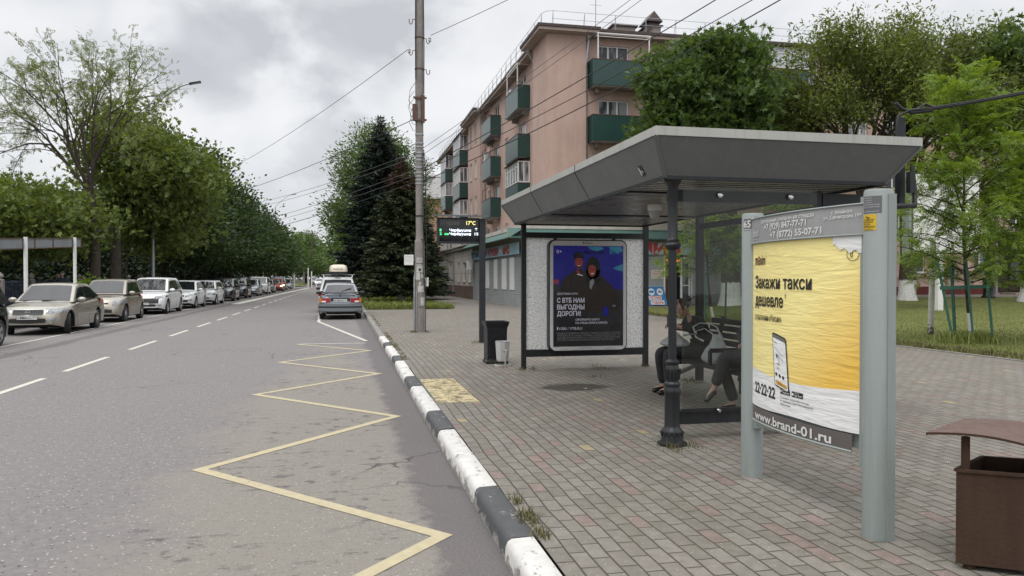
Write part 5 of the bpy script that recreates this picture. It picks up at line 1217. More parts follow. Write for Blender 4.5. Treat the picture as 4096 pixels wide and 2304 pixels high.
def hatch(L=3.75, W_=1.66, H=1.55, hood=1.0, up=.12, wb=2.43, r=.30):
    x0 = L / 2
    c = Car(L, W_, [(-x0, .60), (-x0 + .012, .75), (-x0 + .05, .95), (-x0 + .12, 1.0), (0, .98), (x0 - 1.0, hood), (x0 - .45, hood - .08), (x0 - .22, hood - .14), (x0 - .12, hood - .22), (x0 - .07, .66), (x0 - .02, .58), (x0, .50)], None, wb, r, front=x0 - .72)
    c.gh = [(x0 - .92, hood), (x0 - 1.62, H - .05), (x0 - 2.05, H), (-x0 + .75, H - .005), (-x0 + .30, H - .06), (-x0 + .07, .98)]; zb = 1.0
    c.side = None; s1 = [[(x0 - 1.22, zb + .03), (x0 - 1.68, H - .14), (x0 - 2.12, H - .1), (x0 - 2.12, zb + .03)], [(x0 - 2.19, zb + .03), (x0 - 2.19, H - .1), (-x0 + .72, H - .11), (-x0 + .62, zb + .06)]]
    c.tailz = 1.0
    return finish(c, hood - .14, (0, 1), (5, 4), s1, [x0 - 1.12, x0 - 2.15, -x0 + .62])
def tall(L=4.6, W_=1.8, H=1.62, hood=1.02, wb=2.72, r=.33, slope=.35):
    x0 = L / 2
    c = Car(L, W_, [(-x0, .62), (-x0 + .012, .8), (-x0 + .05, 1.0), (-x0 + .12, 1.04), (0, 1.02), (x0 - 1.1, hood), (x0 - .5, hood - .08), (x0 - .24, hood - .14), (x0 - .12, hood - .22), (x0 - .07, .70), (x0 - .02, .60), (x0, .52)], None, wb, r, front=x0 - .86)
    c.gh = [(x0 - 1.02, hood), (x0 - 1.85, H - .05), (x0 - 2.35, H), (-x0 + .85, H - .02), (-x0 + slope, H - .09), (-x0 + .08, 1.02)]; zb = 1.03
    s1 = [[(x0 - 1.4, zb + .03), (x0 - 1.95, H - .16), (x0 - 2.45, H - .11), (x0 - 2.45, zb + .03)], [(x0 - 2.52, zb + .03), (x0 - 2.52, H - .11), (x0 - 3.35, H - .12), (x0 - 3.35, zb + .05)], [(x0 - 3.42, zb + .06), (x0 - 3.42, H - .13), (-x0 + .5, H - .2), (-x0 + .34, zb + .1)]]
    c.tailz = 1.02
    return finish(c, hood - .15, (0, 1), (5, 4), s1, [x0 - 1.25, x0 - 2.48, x0 - 3.38])
DN, UPW = R(-90), R(90)
make_car("champagne saloon, the nearest whole car of the parked row", saloon(), P_CHAMP, (-8.56, 25.95, 0), DN, plate=[(("ККА", "886", "01"), False, .50, 0.)], fascia=F('saloon'), rear=rearlamps, wheel='dark', steer=.32)
make_car("beige hatchback with a checkered bonnet sticker, second of the parked row", hatch(), P_GOLD, (-8.64, 31.93, 0), DN + .01, fascia=F('compact'), rear=rearlamps, wheel='dark')
make_car("white people carrier with a dark grille and tall rear, third of the parked row", tall(4.62, 1.76, 1.62, 1.0, 2.78, .32, .5), P_WHITE, (-8.54, 38.55, 0), DN, plate=[(("МАА", "311", "01"), False, .48, 0.)], fascia=F('mpv'), rear=rearlamps)
make_car("white saloon with slanted headlights, fourth of the parked row", saloon(4.38, 1.70, 1.47, .93, 1.06), P_WHITE, (-8.45, 44.95, 0), DN, fascia=F('slant'), rear=rearlamps)
make_car("white round-nosed hatchback parked just before the black crossover", hatch(4.29, 1.72, 1.45, .94, wb=2.6), P_WHITE, (-8.3, 50.7, 0), DN, fascia=F('round'), rear=rearlamps)
make_car("black crossover parked just beyond the white round-nosed hatchback", tall(4.4, 1.8, 1.58, 1.02, 2.64, .34, .55), P_BLACK, (-8.3, 58.2, 0), DN, fascia=F('suv'), rear=rearlamps, wheel='black')
make_car("second black crossover, tucked between the first one and the silver saloon", tall(4.5, 1.82, 1.68, 1.05, 2.66, .35, .35), P_BLACK, (-8.3, 65.5, 0), DN, fascia=F('suv'), rear=rearlamps, wheel='black')
make_car("silver white saloon in the middle of the parked row", saloon(4.41, 1.76, 1.50, .95, 1.06), P_SILV, (-8.2, 73.4, 0), DN, fascia=F('slant'), rear=rearlamps)
make_car("big white crossover with a large dark grille towering over the silver saloon", tall(4.9, 1.9, 1.72, 1.1, 2.8, .37, .4), P_WHITE, (-8.2, 81.4, 0), DN, fascia=F('suv'), rear=rearlamps)
make_car("grey estate car half hidden behind the big white crossover", tall(4.5, 1.74, 1.5, .98, 2.65, .32, .4), P_GREY, (-8.3, 90.0, 0), DN, fascia=F('slant'), rear=rearlamps)
make_car("red orange car with its headlights on at the far part of the parked row", saloon(4.3, 1.7, 1.46, .92, 1.04), P_RED, (-7.9, 99.0, 0), DN + .05, fascia=F('slant', M_LITW), rear=rearlamps)
make_car("silver saloon directly behind the red orange car", saloon(4.4, 1.72, 1.47, .93, 1.05), P_SILV, (-8.4, 106, 0), DN, fascia=F('slant'), rear=rearlamps, detail=False)
make_car("tall dark grey off-roader near the end of the parked row", tall(4.7, 1.86, 1.85, 1.12, 2.75, .38, .2), P_GREY, (-8.6, 112.5, 0), DN, fascia=F('suv'), rear=rearlamps, detail=False)
make_car("last car of the parked row, pale grey, before the traffic light", hatch(4.1, 1.7, 1.48, .96, wb=2.55), P_SILV, (-8.3, 120, 0), DN, fascia=F('compact'), rear=rearlamps, detail=False)
make_car("dark car cut off by the left edge of the picture, one wheel showing", hatch(4.2, 1.75, 1.5, .98, wb=2.6, r=.325), P_BLACK, (-8.68, 18.85, 0), DN)
G2 = "oncoming cars at the end of the street"
make_car("white oncoming car with both headlights blazing, in front", saloon(4.4, 1.76, 1.5, .95, 1.05), P_WHITE, (-4.75, 166, 0), DN, fascia=F('slant', M_LIT), group=G2, detail=False, name="oncoming_car")
make_car("tall pale car following just behind the car with blazing headlights", tall(4.6, 1.85, 1.8, 1.1, 2.7, .36, .2), P_SILV, (-6.2, 178, 0), DN, fascia=F('suv'), group=G2, detail=False, name="oncoming_car")
make_car("small white oncoming car on the right of the bright headlights", hatch(4.0, 1.7, 1.5, .97, wb=2.5), P_WHITE, (-2.4, 186, 0), DN, fascia=F('compact', M_LIT), group=G2, detail=False, name="oncoming_car")
# --- the two cars standing at the near kerb
def lada():
    L, x0 = 4.12, 2.06
    c = Car(L, 1.65, [(-x0, .52), (-x0 + .02, .60), (-x0 + .05, .62), (-x0 + .075, .90), (-x0 + .11, 1.0), (-x0 + .3, 1.02), (0, .93), (x0 - 1.1, .92), (x0 - .3, .80), (x0 - .1, .70), (x0 - .03, .6), (x0, .5)], None, 2.46, .29, front=x0 - .78, tumble=.19)
    c.gh = [(x0 - 1.1, .92), (x0 - 1.75, 1.35), (x0 - 2.2, 1.40), (-x0 + 1.05, 1.385), (-x0 + .72, 1.345), (-x0 + .2, 1.0)]
    side = [[(x0 - 1.45, .98), (x0 - 1.85, 1.28), (x0 - 2.3, 1.30), (x0 - 2.3, .98)], [(x0 - 2.37, .98), (x0 - 2.37, 1.30), (-x0 + 1.05, 1.28), (-x0 + .75, 1.0)]]; c.tailz = .85
    return finish(c, .78, (0, 1), (5, 4), side, [x0 - 1.2, x0 - 2.33, -x0 + .8])
def lada_rear(t, c, paint):
    w = c.W / 2
    for sg in (1, -1):
        part(t, "taillight", M_TAIL, lambda b: (c.fpatch(b, sg * .37, sg * (w - .13), .66, .83, True, .02), b.mat(M_AMBER), c.fpatch(b, sg * (w - .13), sg * (w - .025), .66, .83, True, .02, 4), b.mat(M_PLATE), c.fpatch(b, sg * .52, sg * .68, .67, .735, True, .026, 3)))
    part(t, "plate_recess", M_TRIM, lambda b: c.fpatch(b, -.36, .36, .655, .835, True, .006))
    part(t, "bumper", M_BUMP, lambda b: (b.grid(lambda u, v: (-2.06 - (.10 - .0 * v) + .16 * abs(2 * u - 1) ** 4, (2 * u - 1) * .835, .36 + .26 * v), 16, 3), b.grid(lambda u, v: (-2.16 + .16 * abs(2 * u - 1) ** 4 + v * .2, (2 * u - 1) * .835, .62), 16, 1), b.mat(M_TRIM), b.grid(lambda u, v: (-2.175 + .16 * abs(2 * u - 1) ** 4, (2 * u - 1) * .83, .47 + .05 * v), 16, 1), b.mat(M_BUMP), b.grid(lambda u, v: (-2.175 + .16 * abs(2 * u - 1) ** 4, (2 * u - 1) * .74, .335 + .035 * v), 16, 1)))
    part(t, "spoiler", M_TRIM, lambda b: b.grid(lambda u, v: (-2.0 - .10 * math.sin(v * 3.1) + .1 * abs(2 * u - 1) ** 3, (2 * u - 1) * .70, 1.0 + .055 * v + .03 * abs(2 * u - 1) ** 3), 14, 4))
    part(t, "wiper", M_TRIM, lambda b: b.bar((-1.83, -.05, 1.09), (-1.66, -.42, 1.22), .022))
    part(t, "badge", M_TRIM, lambda b: (b.text(frame((c.fsurf(.5, .93, True) - .014, .58, .9), (0, -1, 0), (0, 0, 1), (-1, 0, 0)), "SAMARA", 0, 0, .035, .2, .02), b.text(frame((c.fsurf(-.5, .93, True) - .014, -.42, .9), (0, -1, 0), (0, 0, 1), (-1, 0, 0)), "LADA", 0, 0, .03, .15, .02), b.lathe((c.fsurf(0, .93, True) - .01, 0, .92), [(.03, -.006), (.03, 0)], 10, 'X')))
    part(t, "exhaust_pipe", M_RUST, lambda b: b.tube([(-1.7, .5, .28), (-2.1, .55, .27)], .03, 8))
M_BUMP = pm("bumper_grey", (.17, .185, .2), .4, .1, .08, 6)
make_car("blue grey boxy hatchback seen from behind, parked at the near kerb", lada(), P_LADA, (-.09, 32.4, 0), UPW, plate=[(("ВНМ", "120", "93"), True, .745, 0.)], rear=lada_rear, wheel='black', group="cars parked at the near kerb", detail=2)
van = tall(4.7, 1.82, 1.66, 1.05, 2.75, .34, .18)
def van_rear(t, c, paint):
    for sg in (1, -1): part(t, "taillight", M_TAIL, lambda b: c.fpatch(b, sg * .68, sg * (c.W / 2 - .03), .78, 1.0, True, .012))
    part(t, "brake_lamp", M_TRIM, lambda b: b.b2((-c.L / 2 + .12, -.12, 1.60), (-c.L / 2 + .18, .12, 1.635)))
    part(t, "roof_rail", M_CHROME, lambda b: [b.tube([(-1.6, sg * .66, 1.66), (-1.5, sg * .66, 1.73), (.4, sg * .66, 1.75), (.6, sg * .66, 1.67)], .02, 6) for sg in (1, -1)])
    part(t, "roof_bar", M_STEEL, lambda b: [b.b2((x - .035, -.78, 1.755), (x + .035, .78, 1.785)) for x in (-1.1, -.1)])
vt = make_car("white estate car with a cream roof box, parked in front of the boxy hatchback", van, P_WHITE, (-.22, 38.6, 0), UPW, rear=van_rear, group="cars parked at the near kerb", detail=2)
make_car("dark car almost hidden beyond the white estate car at the near kerb", saloon(4.4, 1.76, 1.45, .92, 1.04), P_BLACK, (.0, 47, 0), UPW, rear=rearlamps, group="cars parked at the near kerb", detail=False)
M_BOX = pm("cream_plastic", (.56, .51, .40), .35, 0, .07, 4)
rb = thing("roof_box", "cream roof box strapped on top of the white estate car", "roof box", (-.2, 38.0, 1.79))
def rbp(u, v):
    a = u * 2 * math.pi; e = abs(math.cos(a)) ** .35 * math.copysign(1, math.cos(a)); f = abs(math.sin(a)) ** .35 * math.copysign(1, math.sin(a))
    s, h = ((1, 0.12), (1.0, .16), (.97, .3), (.86, .41), (.55, .46), (0, .47))[round(v * 5)]
    return (-.2 + .43 * e * s, 38.0 + 1.05 * f * (s if s > .9 else s * 1.02), 1.79 + h)
b = MB().mat(M_BOX).grid(rbp, 28, 5); b.build("lid", rb, 60)
b = MB().mat(M_TRIM).grid(lambda u, v: (-.2 + .42 * (.86 + .14 * v) * abs(math.cos(u * 6.2832)) ** .35 * math.copysign(1, math.cos(u * 6.2832)), 38.0 + 1.03 * abs(math.sin(u * 6.2832)) ** .35 * math.copysign(1, math.sin(u * 6.2832)), 1.79 + .13 * v), 28, 2); b.build("tray", rb, 60)
MB().mat(M_RUST).text(frame((-.42, 36.955, 2.0), (1, 0, 0), (0, 0, 1), (0, -1, 0)), "КУБАНЬ", 0, 0, .06, .44, .01).build("lettering", rb)
# ---------------------------------------------------------------- people
def skinned(pts, edges, lv=2):
    """one smooth tapering surface grown round a skeleton: pts name -> (position, radius), first name is the root"""
    names = list(pts); me = bpy.data.meshes.new("skeleton")
    me.from_pydata([pts[k][0] for k in names], [(names.index(a), names.index(b)) for a, b in edges], [])
    ob = bpy.data.objects.new("skeleton", me); COL.objects.link(ob)
    ob.modifiers.new("Skin", 'SKIN'); sv = me.skin_vertices[0].data
    for i, k in enumerate(names): r = pts[k][1]; sv[i].radius = (r, r) if not hasattr(r, '__len__') else r
    sv[0].use_root = True
    sb = ob.modifiers.new("Sub", 'SUBSURF'); sb.levels = lv; sb.render_levels = lv
    dg = bpy.context.evaluated_depsgraph_get(); ev = ob.evaluated_get(dg); m2 = ev.to_mesh()
    vs = [tuple(v.co) for v in m2.vertices]; fs = [tuple(p.vertices) for p in m2.polygons]; ev.to_mesh_clear()
    bpy.data.objects.remove(ob); bpy.data.meshes.remove(me); return vs, fs
M_SKIN = pm("skin", (.42, .27, .20), .5, 0, .08, 9); M_LIP = pm("lips", (.34, .13, .11), .45, 0, .08, 20); M_EYE = pm("eye", (.04, .03, .025), .2, 0, .1, 20)
M_HAIR = pm("brown_hair", (.035, .022, .016), .5, 0, .35, 30, bump=.4, fine=90); M_CLOTH = pm("black_cloth", (.019, .019, .022), .75, 0, .3, 7, bump=.5, fine=40); M_CLOTH2 = pm("charcoal_cloth", (.03, .03, .034), .8, 0, .3, 7, bump=.5, fine=40)
M_SHOE = pm("black_leather", (.012, .011, .011), .25, 0, .2, 12); M_KNIT = pm("grey_knit", (.12, .11, .10), .9, 0, .3, 60, bump=.6); M_DENIM = pm("dark_denim", (.03, .035, .055), .85, 0, .25, 20)
def head(b, c, f, tilt=0., s=1.):
    """head with brow, nose, lips, chin and ears; f = facing direction, tilt = chin down"""
    f = Vector(f).normalized(); r = f.cross(Vector((0, 0, 1))).normalized(); q = Matrix.Rotation(-tilt, 3, r); f2 = q @ f; u2 = r.cross(f2); c = Vector(c)
    M = lambda x, y, z: tuple(c + (f2 * x + r * y + u2 * z) * s)
    vs = []; n, m = 20, 16
    for i in range(m + 1):
        t = math.pi * i / m; z = -math.cos(t)
        for k in range(n):
            a = 2 * math.pi * k / n; x, y = math.sin(t) * math.cos(a), math.sin(t) * math.sin(a)
            jaw = 1 - .28 * max(0, -z) ** 1.3; X, Y_, Z = x * .098 * (1 - .1 * max(0, -z)), y * .076 * jaw, z * .118
            if x > .3: X -= .006 * (abs(z - .05) < .16) * (abs(abs(y) - .4) < .25); X += .012 * max(0, -z - .45)
            if x < 0: Z += .01 * -x; X *= 1.06
            vs.append(M(X, Y_, Z))
    b.mat(M_SKIN).add(vs, [(i * n + k, i * n + (k + 1) % n, (i + 1) * n + (k + 1) % n, (i + 1) * n + k) for i in range(m) for k in range(n)])
    b.add([M(.092, 0, .022), M(.088, .014, -.028), M(.088, -.014, -.028), M(.122, 0, -.022), M(.112, .01, -.034), M(.112, -.01, -.034), M(.086, 0, -.036)], [(0, 3, 1), (0, 2, 3), (1, 3, 4), (2, 5, 3), (3, 5, 4), (1, 4, 6), (2, 6, 5), (4, 5, 6)])
    for sg in (-1, 1):
        p = M(-.005, sg * .077, -.005); b.mat(M_SKIN).sphere(p, (.02, .012, .032), 8, 6)
        b.mat(M_PLATE).sphere(M(.083, sg * .031, .010), .012, 8, 6); b.mat(M_EYE).sphere(M(.0915, sg * .031, .010), .0065, 6, 4); b.mat(M_HAIR).bar(M(.092, sg * .018, .032), M(.085, sg * .046, .034), .007)
    b.mat(M_LIP).add([M(.094, -.024, -.062), M(.101, 0, -.057), M(.094, .024, -.062), M(.1, 0, -.072)], [(0, 1, 2, 3)])
    return M
def hand(b, w, d, side, curl=.6, s=1.):
    """palm, four unequal bent fingers and a thumb from the side of the palm"""
    w, d = Vector(w), Vector(d).normalized(); side = Vector(side); side = (side - d * side.dot(d)).normalized(); n = d.cross(side)
    b.mat(M_SKIN); b.tube([w - d * .01, w + d * .03 * s, w + d * .085 * s], [.024 * s, .036 * s, .034 * s], 8)
    for i, (o, L) in enumerate(((-.026, .068), (-.009, .078), (.009, .073), (.026, .058))):
        p = w + d * .08 * s + side * o * s; pts = [p]; a = 0
        for k in range(3): a += curl * (.5 if k == 0 else 1) ; pts.append(pts[-1] + (d * math.cos(a) + n * math.sin(a)) * L * s / 3)
        b.tube(pts, [.0095 * s, .009 * s, .008 * s, .0065 * s], 6)
    p = w + d * .025 * s - side * .03 * s; b.tube([p, p + (d * .5 - side * .6 + n * .3) * .035 * s, p + (d * .9 - side * .55 + n * .7) * .06 * s], [.012 * s, .0105 * s, .008 * s], 6)
def chain(names): return list(zip(names, names[1:]))
# --- woman on the bench, bent over her phone, facing the road (-X)
def seated(label, y, px, lean, cross, top, legs, knee_x, foot, name="person", headtilt=.55, reach=.30):
    t = thing(name, label, "person", (px, y, .58))
    P = Vector((px, y, .70)); ch = P + Vector((-.16 * lean, 0, .30)); nk = P + Vector((-.34 * lean + .02, 0, .47 - .10 * lean)); hd = nk + Vector((-.13 * lean - .02, 0, .15 - .03 * lean))
    hips = [P + Vector((0, s * .09, -.02)) for s in (-1, 1)]; kn = [Vector((knee_x, y - .11, .67)), Vector((knee_x - .02, y + .11, .66))]
    an = [Vector((foot[0], y - .10, .22)), Vector((foot[0] + .02, y + .12, .22))]
    if cross: kn = [Vector((knee_x - .02, y - .04, .76)), Vector((knee_x, y + .10, .67))]; an = [Vector((knee_x - .10, y + .05, .40)), Vector((foot[0] + .08, y + .05, .22))]
    sh = [nk + Vector((.04, s * .17, -.06)) for s in (-1, 1)]; el = [ch + Vector((-.10, s * .24, -.05)) for s in (-1, 1)]; wr = [ch + Vector((-reach, s * .08, -.02 if reach > .2 else -.16)) for s in (-1, 1)]
    pts = {'p': (P, .12), 'w': (P.lerp(ch, .5), .10), 'c': (ch, .115), 'n': (nk + Vector((0, 0, -.02)), .05), 'n2': (nk + Vector((-.02, 0, .06)), .045)}
    E_ = [('p', 'w'), ('w', 'c'), ('c', 'n'), ('n', 'n2')]
    for i in (0, 1):
        pts.update({f'h{i}': (hips[i], .085), f't{i}': (hips[i].lerp(kn[i], .5), .075), f'k{i}': (kn[i], .055), f'f{i}': (kn[i].lerp(an[i], .4), .05), f'a{i}': (an[i], .033), f's{i}': (sh[i], .06), f'u{i}': (sh[i].lerp(el[i], .5), .046), f'e{i}': (el[i], .038), f'r{i}': (el[i].lerp(wr[i], .92), .031), f'w{i}': (wr[i], .024)})
        E_ += [('p', f'h{i}')] + chain([f'h{i}', f't{i}', f'k{i}', f'f{i}', f'a{i}']) + [('c', f's{i}')] + chain([f's{i}', f'u{i}', f'e{i}', f'r{i}', f'w{i}'])
        tdir = Vector((-1, 0, -.05)) if not (cross and i == 0) else Vector((-.75, 0, -.65)); pts[f'o{i}'] = (an[i] + tdir.normalized() * .14 + Vector((0, 0, -.05)), .026); E_.append((f'a{i}', f'o{i}'))
    b = MB().mat(M_SKIN); b.add(*skinned(pts, E_)); M = head(b, hd, (-1, .03, 0), headtilt)
    for i in (0, 1): hand(b, wr[i], Vector((-.9, 0, .25)), Vector((0, 1 if i else -1, 0)), .75)
    b.build("body", t, 70)
    g = lambda ks, k: {q: (pts[q][0], pts[q][1] * k + .012) for q in ks}
    up = ['c', 'w', 'p', 'n'] + [f'{a}{i}' for i in (0, 1) for a in 'suer']
    d = g(up, 1.12); d['n'] = (pts['n'][0] + Vector((0, 0, .0)), .066)
    b = MB().mat(top); b.add(*skinned(d, [('c', 'w'), ('w', 'p'), ('c', 'n')] + [e for i in (0, 1) for e in [('c', f's{i}')] + chain([f's{i}', f'u{i}', f'e{i}', f'r{i}'])])); b.build("jacket", t, 70)
    lo = ['p'] + [f'{a}{i}' for i in (0, 1) for a in 'htkf']; d = g(lo, 1.14)
    for i in (0, 1): d[f'm{i}'] = (kn[i].lerp(an[i], .97), .066)
    b = MB().mat(legs); b.add(*skinned(d, [e for i in (0, 1) for e in [('p', f'h{i}')] + chain([f'h{i}', f't{i}', f'k{i}', f'f{i}', f'm{i}'])])); b.build("trousers", t, 70)
    for i in (0, 1):
        q = pts[f'o{i}'][0]; a = an[i]; d = (q - a); d.normalize()
        b = MB().mat(M_SHOE); b.add(*skinned({'a': (a + Vector((.015, 0, -.035)), (.042, .038)), 'b': (a.lerp(q, .5) + Vector((0, 0, -.014)), (.046, .036)), 'c': (q + d * .02 - Vector((0, 0, .004)), (.042, .03))}, [('a', 'b'), ('b', 'c')])); b.build("shoe", t, 70)
    return t, M, hd, wr
wt, M, hd, wr = seated("woman with her hair in a bun, bent over her phone on the shelter bench", 9.12, 4.58, .72, False, M_CLOTH, M_CLOTH, 3.99, (4.02,), headtilt=.55)
b = MB().mat(M_HAIR)
def hair(b, M, back, down):
    n = 18
    def pt(u, v):
        a = math.pi * (.34 + 1.32 * u); z = -.02 + .14 * math.sin(v * math.pi / 2) if v else -down; k = math.cos(v * math.pi / 2 * .98)
        return M(.108 * math.cos(a) * k - .012, .086 * math.sin(a) * k, z)
    b.grid(pt, n, 8)
    b.grid(lambda u, v: M(.03 + .075 * math.cos(u * 3.1416 * .5) - .0, (v - .5) * .13, .098 + .02 * math.sin(u * 1.57) - .05 * (1 - u) * 0), 4, 4)
hair(b, M, 0, .02); b.sphere(M(-.125, 0, .055), (.045, .045, .042), 12, 8); b.build("hair", wt, 70)
b = MB().mat(M_CHROME)
for sg in (-1, 1): b.tube([M(.103, sg * .032 + .024 * math.cos(a * .5236), .005 + .022 * math.sin(a * .5236)) for a in range(13)], .0022, 5); b.tube([M(.103, sg * .056, .01), M(.0, sg * .082, .012)], .002, 4)
b.tube([M(.104, -.009, .012), M(.104, .009, .012)], .002, 4); b.build("glasses", wt)
ph = MB().mat(M_TRIM); c = (Vector(wr[0]) + Vector(wr[1])) / 2 + Vector((-.11, 0, .07)); ph.box(c, (.012, .075, .15), 0, 0); o = ph.build("phone", org=tuple(c)); tag(o, "dark phone held in both hands by the woman on the bench", "phone")
seated("person with crossed legs, half hidden behind the poster stand's left post", 7.72, 4.50, .10, True, M_CLOTH2, M_CLOTH2, 4.10, (4.16,), headtilt=.1, reach=.06)
# --- walkers on the far pavement behind the parked cars
def walker(label, x, y, h, top, hat, facing, hairm):
    t = thing("person", label, "person", (x, y, .11)); k = h / 1.72; f = Vector(facing).normalized(); s_ = f.cross(Vector((0, 0, 1))); B = Vector((x, y, .11)); V = lambda a, c, z: B + (f * a + s_ * c) * k + Vector((0, 0, z * k))
    pts = {'p': (V(0, 0, .95), .125 * k), 'w': (V(0, 0, 1.1), .11 * k), 'c': (V(.01, 0, 1.28), .13 * k), 'n': (V(.01, 0, 1.44), .055 * k), 'n2': (V(.02, 0, 1.5), .05 * k)}; E_ = [('p', 'w'), ('w', 'c'), ('c', 'n'), ('n', 'n2')]
    for i, (sg, st) in enumerate(((-1, .22), (1, -.18))):
        pts.update({f'h{i}': (V(0, sg * .09, .9), .09 * k), f'k{i}': (V(st * .6 + .05, sg * .1, .5), .06 * k), f'a{i}': (V(st, sg * .1, .09), .04 * k), f'o{i}': (V(st + .15, sg * .11, .04), .032 * k), f's{i}': (V(0, sg * .18, 1.38), .065 * k), f'e{i}': (V(-st * .4 - .05, sg * .24, 1.1), .045 * k), f'w{i}': (V(-st * .7 + .08, sg * .24, .86), .028 * k)})
        E_ += [('p', f'h{i}')] + chain([f'h{i}', f'k{i}', f'a{i}', f'o{i}']) + [('c', f's{i}')] + chain([f's{i}', f'e{i}', f'w{i}'])
    b = MB().mat(M_SKIN); b.add(*skinned(pts, E_)); Mh = head(b, V(.03, 0, 1.61), facing, .05, k)
    for i in (0, 1): hand(b, pts[f'w{i}'][0], (0, 0, -1), s_ * (1 if i else -1), .35, k)
    b.build("body", t, 70)
    q = {a: (v[0], (v[1]) * 1.15 + .012) for a, v in pts.items() if a[0] in 'pwcnse' and a not in ('n2', 'w0', 'w1')}; q['x0'] = (pts['e0'][0].lerp(pts['w0'][0], .9), .042); q['x1'] = (pts['e1'][0].lerp(pts['w1'][0], .9), .042)
    b = MB().mat(top); b.add(*skinned(q, [('p', 'w'), ('w', 'c'), ('c', 'n')] + [e for i in (0, 1) for e in [('c', f's{i}')] + chain([f's{i}', f'e{i}', f'x{i}'])])); b.build("coat", t, 70)
    q = {a: (v[0], v[1] * 1.15 + .01) for a, v in pts.items() if a[0] in 'phka'}; b = MB().mat(M_DENIM); b.add(*skinned(q, [e for i in (0, 1) for e in [('p', f'h{i}')] + chain([f'h{i}', f'k{i}', f'a{i}'])])); b.build("trousers", t, 70)
    b = MB().mat(hat or hairm)
    def pt(u, v): a = 2 * math.pi * u; kk = math.cos(v * 1.55); return Mh(.112 * math.cos(a) * kk - .008, .088 * math.sin(a) * kk, (.035 if math.cos(a) > .2 or hat else -.03) * (1 - v) + .128 * math.sin(v * 1.57))
    b.grid(pt, 18, 7); b.build("hat" if hat else "hair", t, 70)
    return t
walker("walker in a dark coat and knitted grey hat behind the champagne saloon", -12.3, 40.9, 1.62, M_CLOTH, M_KNIT, (0, 1, 0), M_HAIR)
walker("walker in a dark jacket facing the camera beside the dark blue railings", -12.6, 39.0, 1.80, M_DENIM, M_KNIT, (0, -1, 0), M_HAIR)
walker("close-cropped walker between the beige hatchback and the white people carrier", -12.2, 50.9, 1.72, M_CLOTH2, None, (.2, 1, 0), pm("cropped_hair", (.16, .10, .075), .7, 0, .1, 20))
# --- bags
def bagmat(name, col, tr):
    n = NT(name); c = n.ramp(n.noise(9, 6, .7), (.3, tuple(k * .7 for k in col)), (.7, col)); n.fin(c, .35)
    t_ = n.N.new("ShaderNodeBsdfTransparent"); mx = n.N.new("ShaderNodeMixShader"); mx.inputs[0].default_value = tr; tl_ = n.N.new("ShaderNodeBsdfTranslucent"); tl_.inputs[0].default_value = (.85, .86, .87, 1); m1 = n.N.new("ShaderNodeMixShader"); m1.inputs[0].default_value = .45; n.lk(n.b.outputs[0], m1.inputs[1]); n.lk(tl_.outputs[0], m1.inputs[2]); n.lk(m1.outputs[0], mx.inputs[1]); n.lk(t_.outputs[0], mx.inputs[2]); n.lk(mx.outputs[0], n.N["Material Output"].inputs[0]); n.bump(n.noise(16, 6, .75), 1., .03); return n.m
M_BAG = bagmat("thin_white_plastic", (.86, .87, .88), .0); M_BAG2 = bagmat("white_carrier_plastic", (.74, .75, .74), .0); M_TEAL = pm("teal_print", (.12, .30, .29), .5, 0, .2, 10)
def bag(name, label, c, sz, m, handles, extra=None):
    t = thing(name, label, "bag", c); rr = random.Random(5)
    W_ = [[rr.uniform(-1, 1) for _ in range(20)] for _ in range(12)]
    def pt(u, v):
        a = 2 * math.pi * u; i = int(u * 19.99); w = W_[int(v * 10.9)][i % 19]; prof = (.85, 1.05, 1.08, 1.0, .9, .78, .62, .5, .4, .34, .3)[int(v * 10)]; e = lambda q: abs(q) ** .7 * math.copysign(1, q)
        return (c[0] + sz[0] / 2 * prof * e(math.cos(a)) + .012 * w, c[1] + sz[1] / 2 * prof * e(math.sin(a)) + .012 * w, c[2] + sz[2] * v)
    b = MB().mat(m).grid(pt, 19, 10); b.quad(*[pt(k / 8, 0) for k in range(8)]); b.build("bag_body", t, 60)
    for pts in handles: MB().mat(m).tube(pts, [.016, .008, .006, .006, .008, .014][:len(pts)], 6).build("handle", t, 60)
    return t
bt = bag("shopping_bag", "thin white plastic shopping bag standing on the bench between the two people", (4.38, 8.45, .585), (.30, .34, .34), M_BAG, [[(4.36, 8.4, .87), (4.30, 8.42, .94), (4.22, 8.46, 1.0), (4.14, 8.5, .97), (4.12, 8.5, .9), (4.2, 8.44, .85)], [(4.4, 8.36, .87), (4.32, 8.34, 1.02), (4.25, 8.38, 1.06), (4.14, 8.42, 1.07), (4.07, 8.46, 1.02), (4.12, 8.5, .95)]])
MB().mat(M_SBLUE).tube([(4.32, 8.4, .60), (4.34, 8.44, .70), (4.38, 8.46, .8)], [.05, .06, .04], 8).build("packed_goods", bt, 60)
bag("carrier_bag", "white carrier bag with teal print lying on the seated woman's lap", (4.14, 9.12, .735), (.32, .34, .17), M_BAG2, [[(4.2, 9.0, .88), (4.3, 8.92, .9), (4.36, 8.9, .84)]])
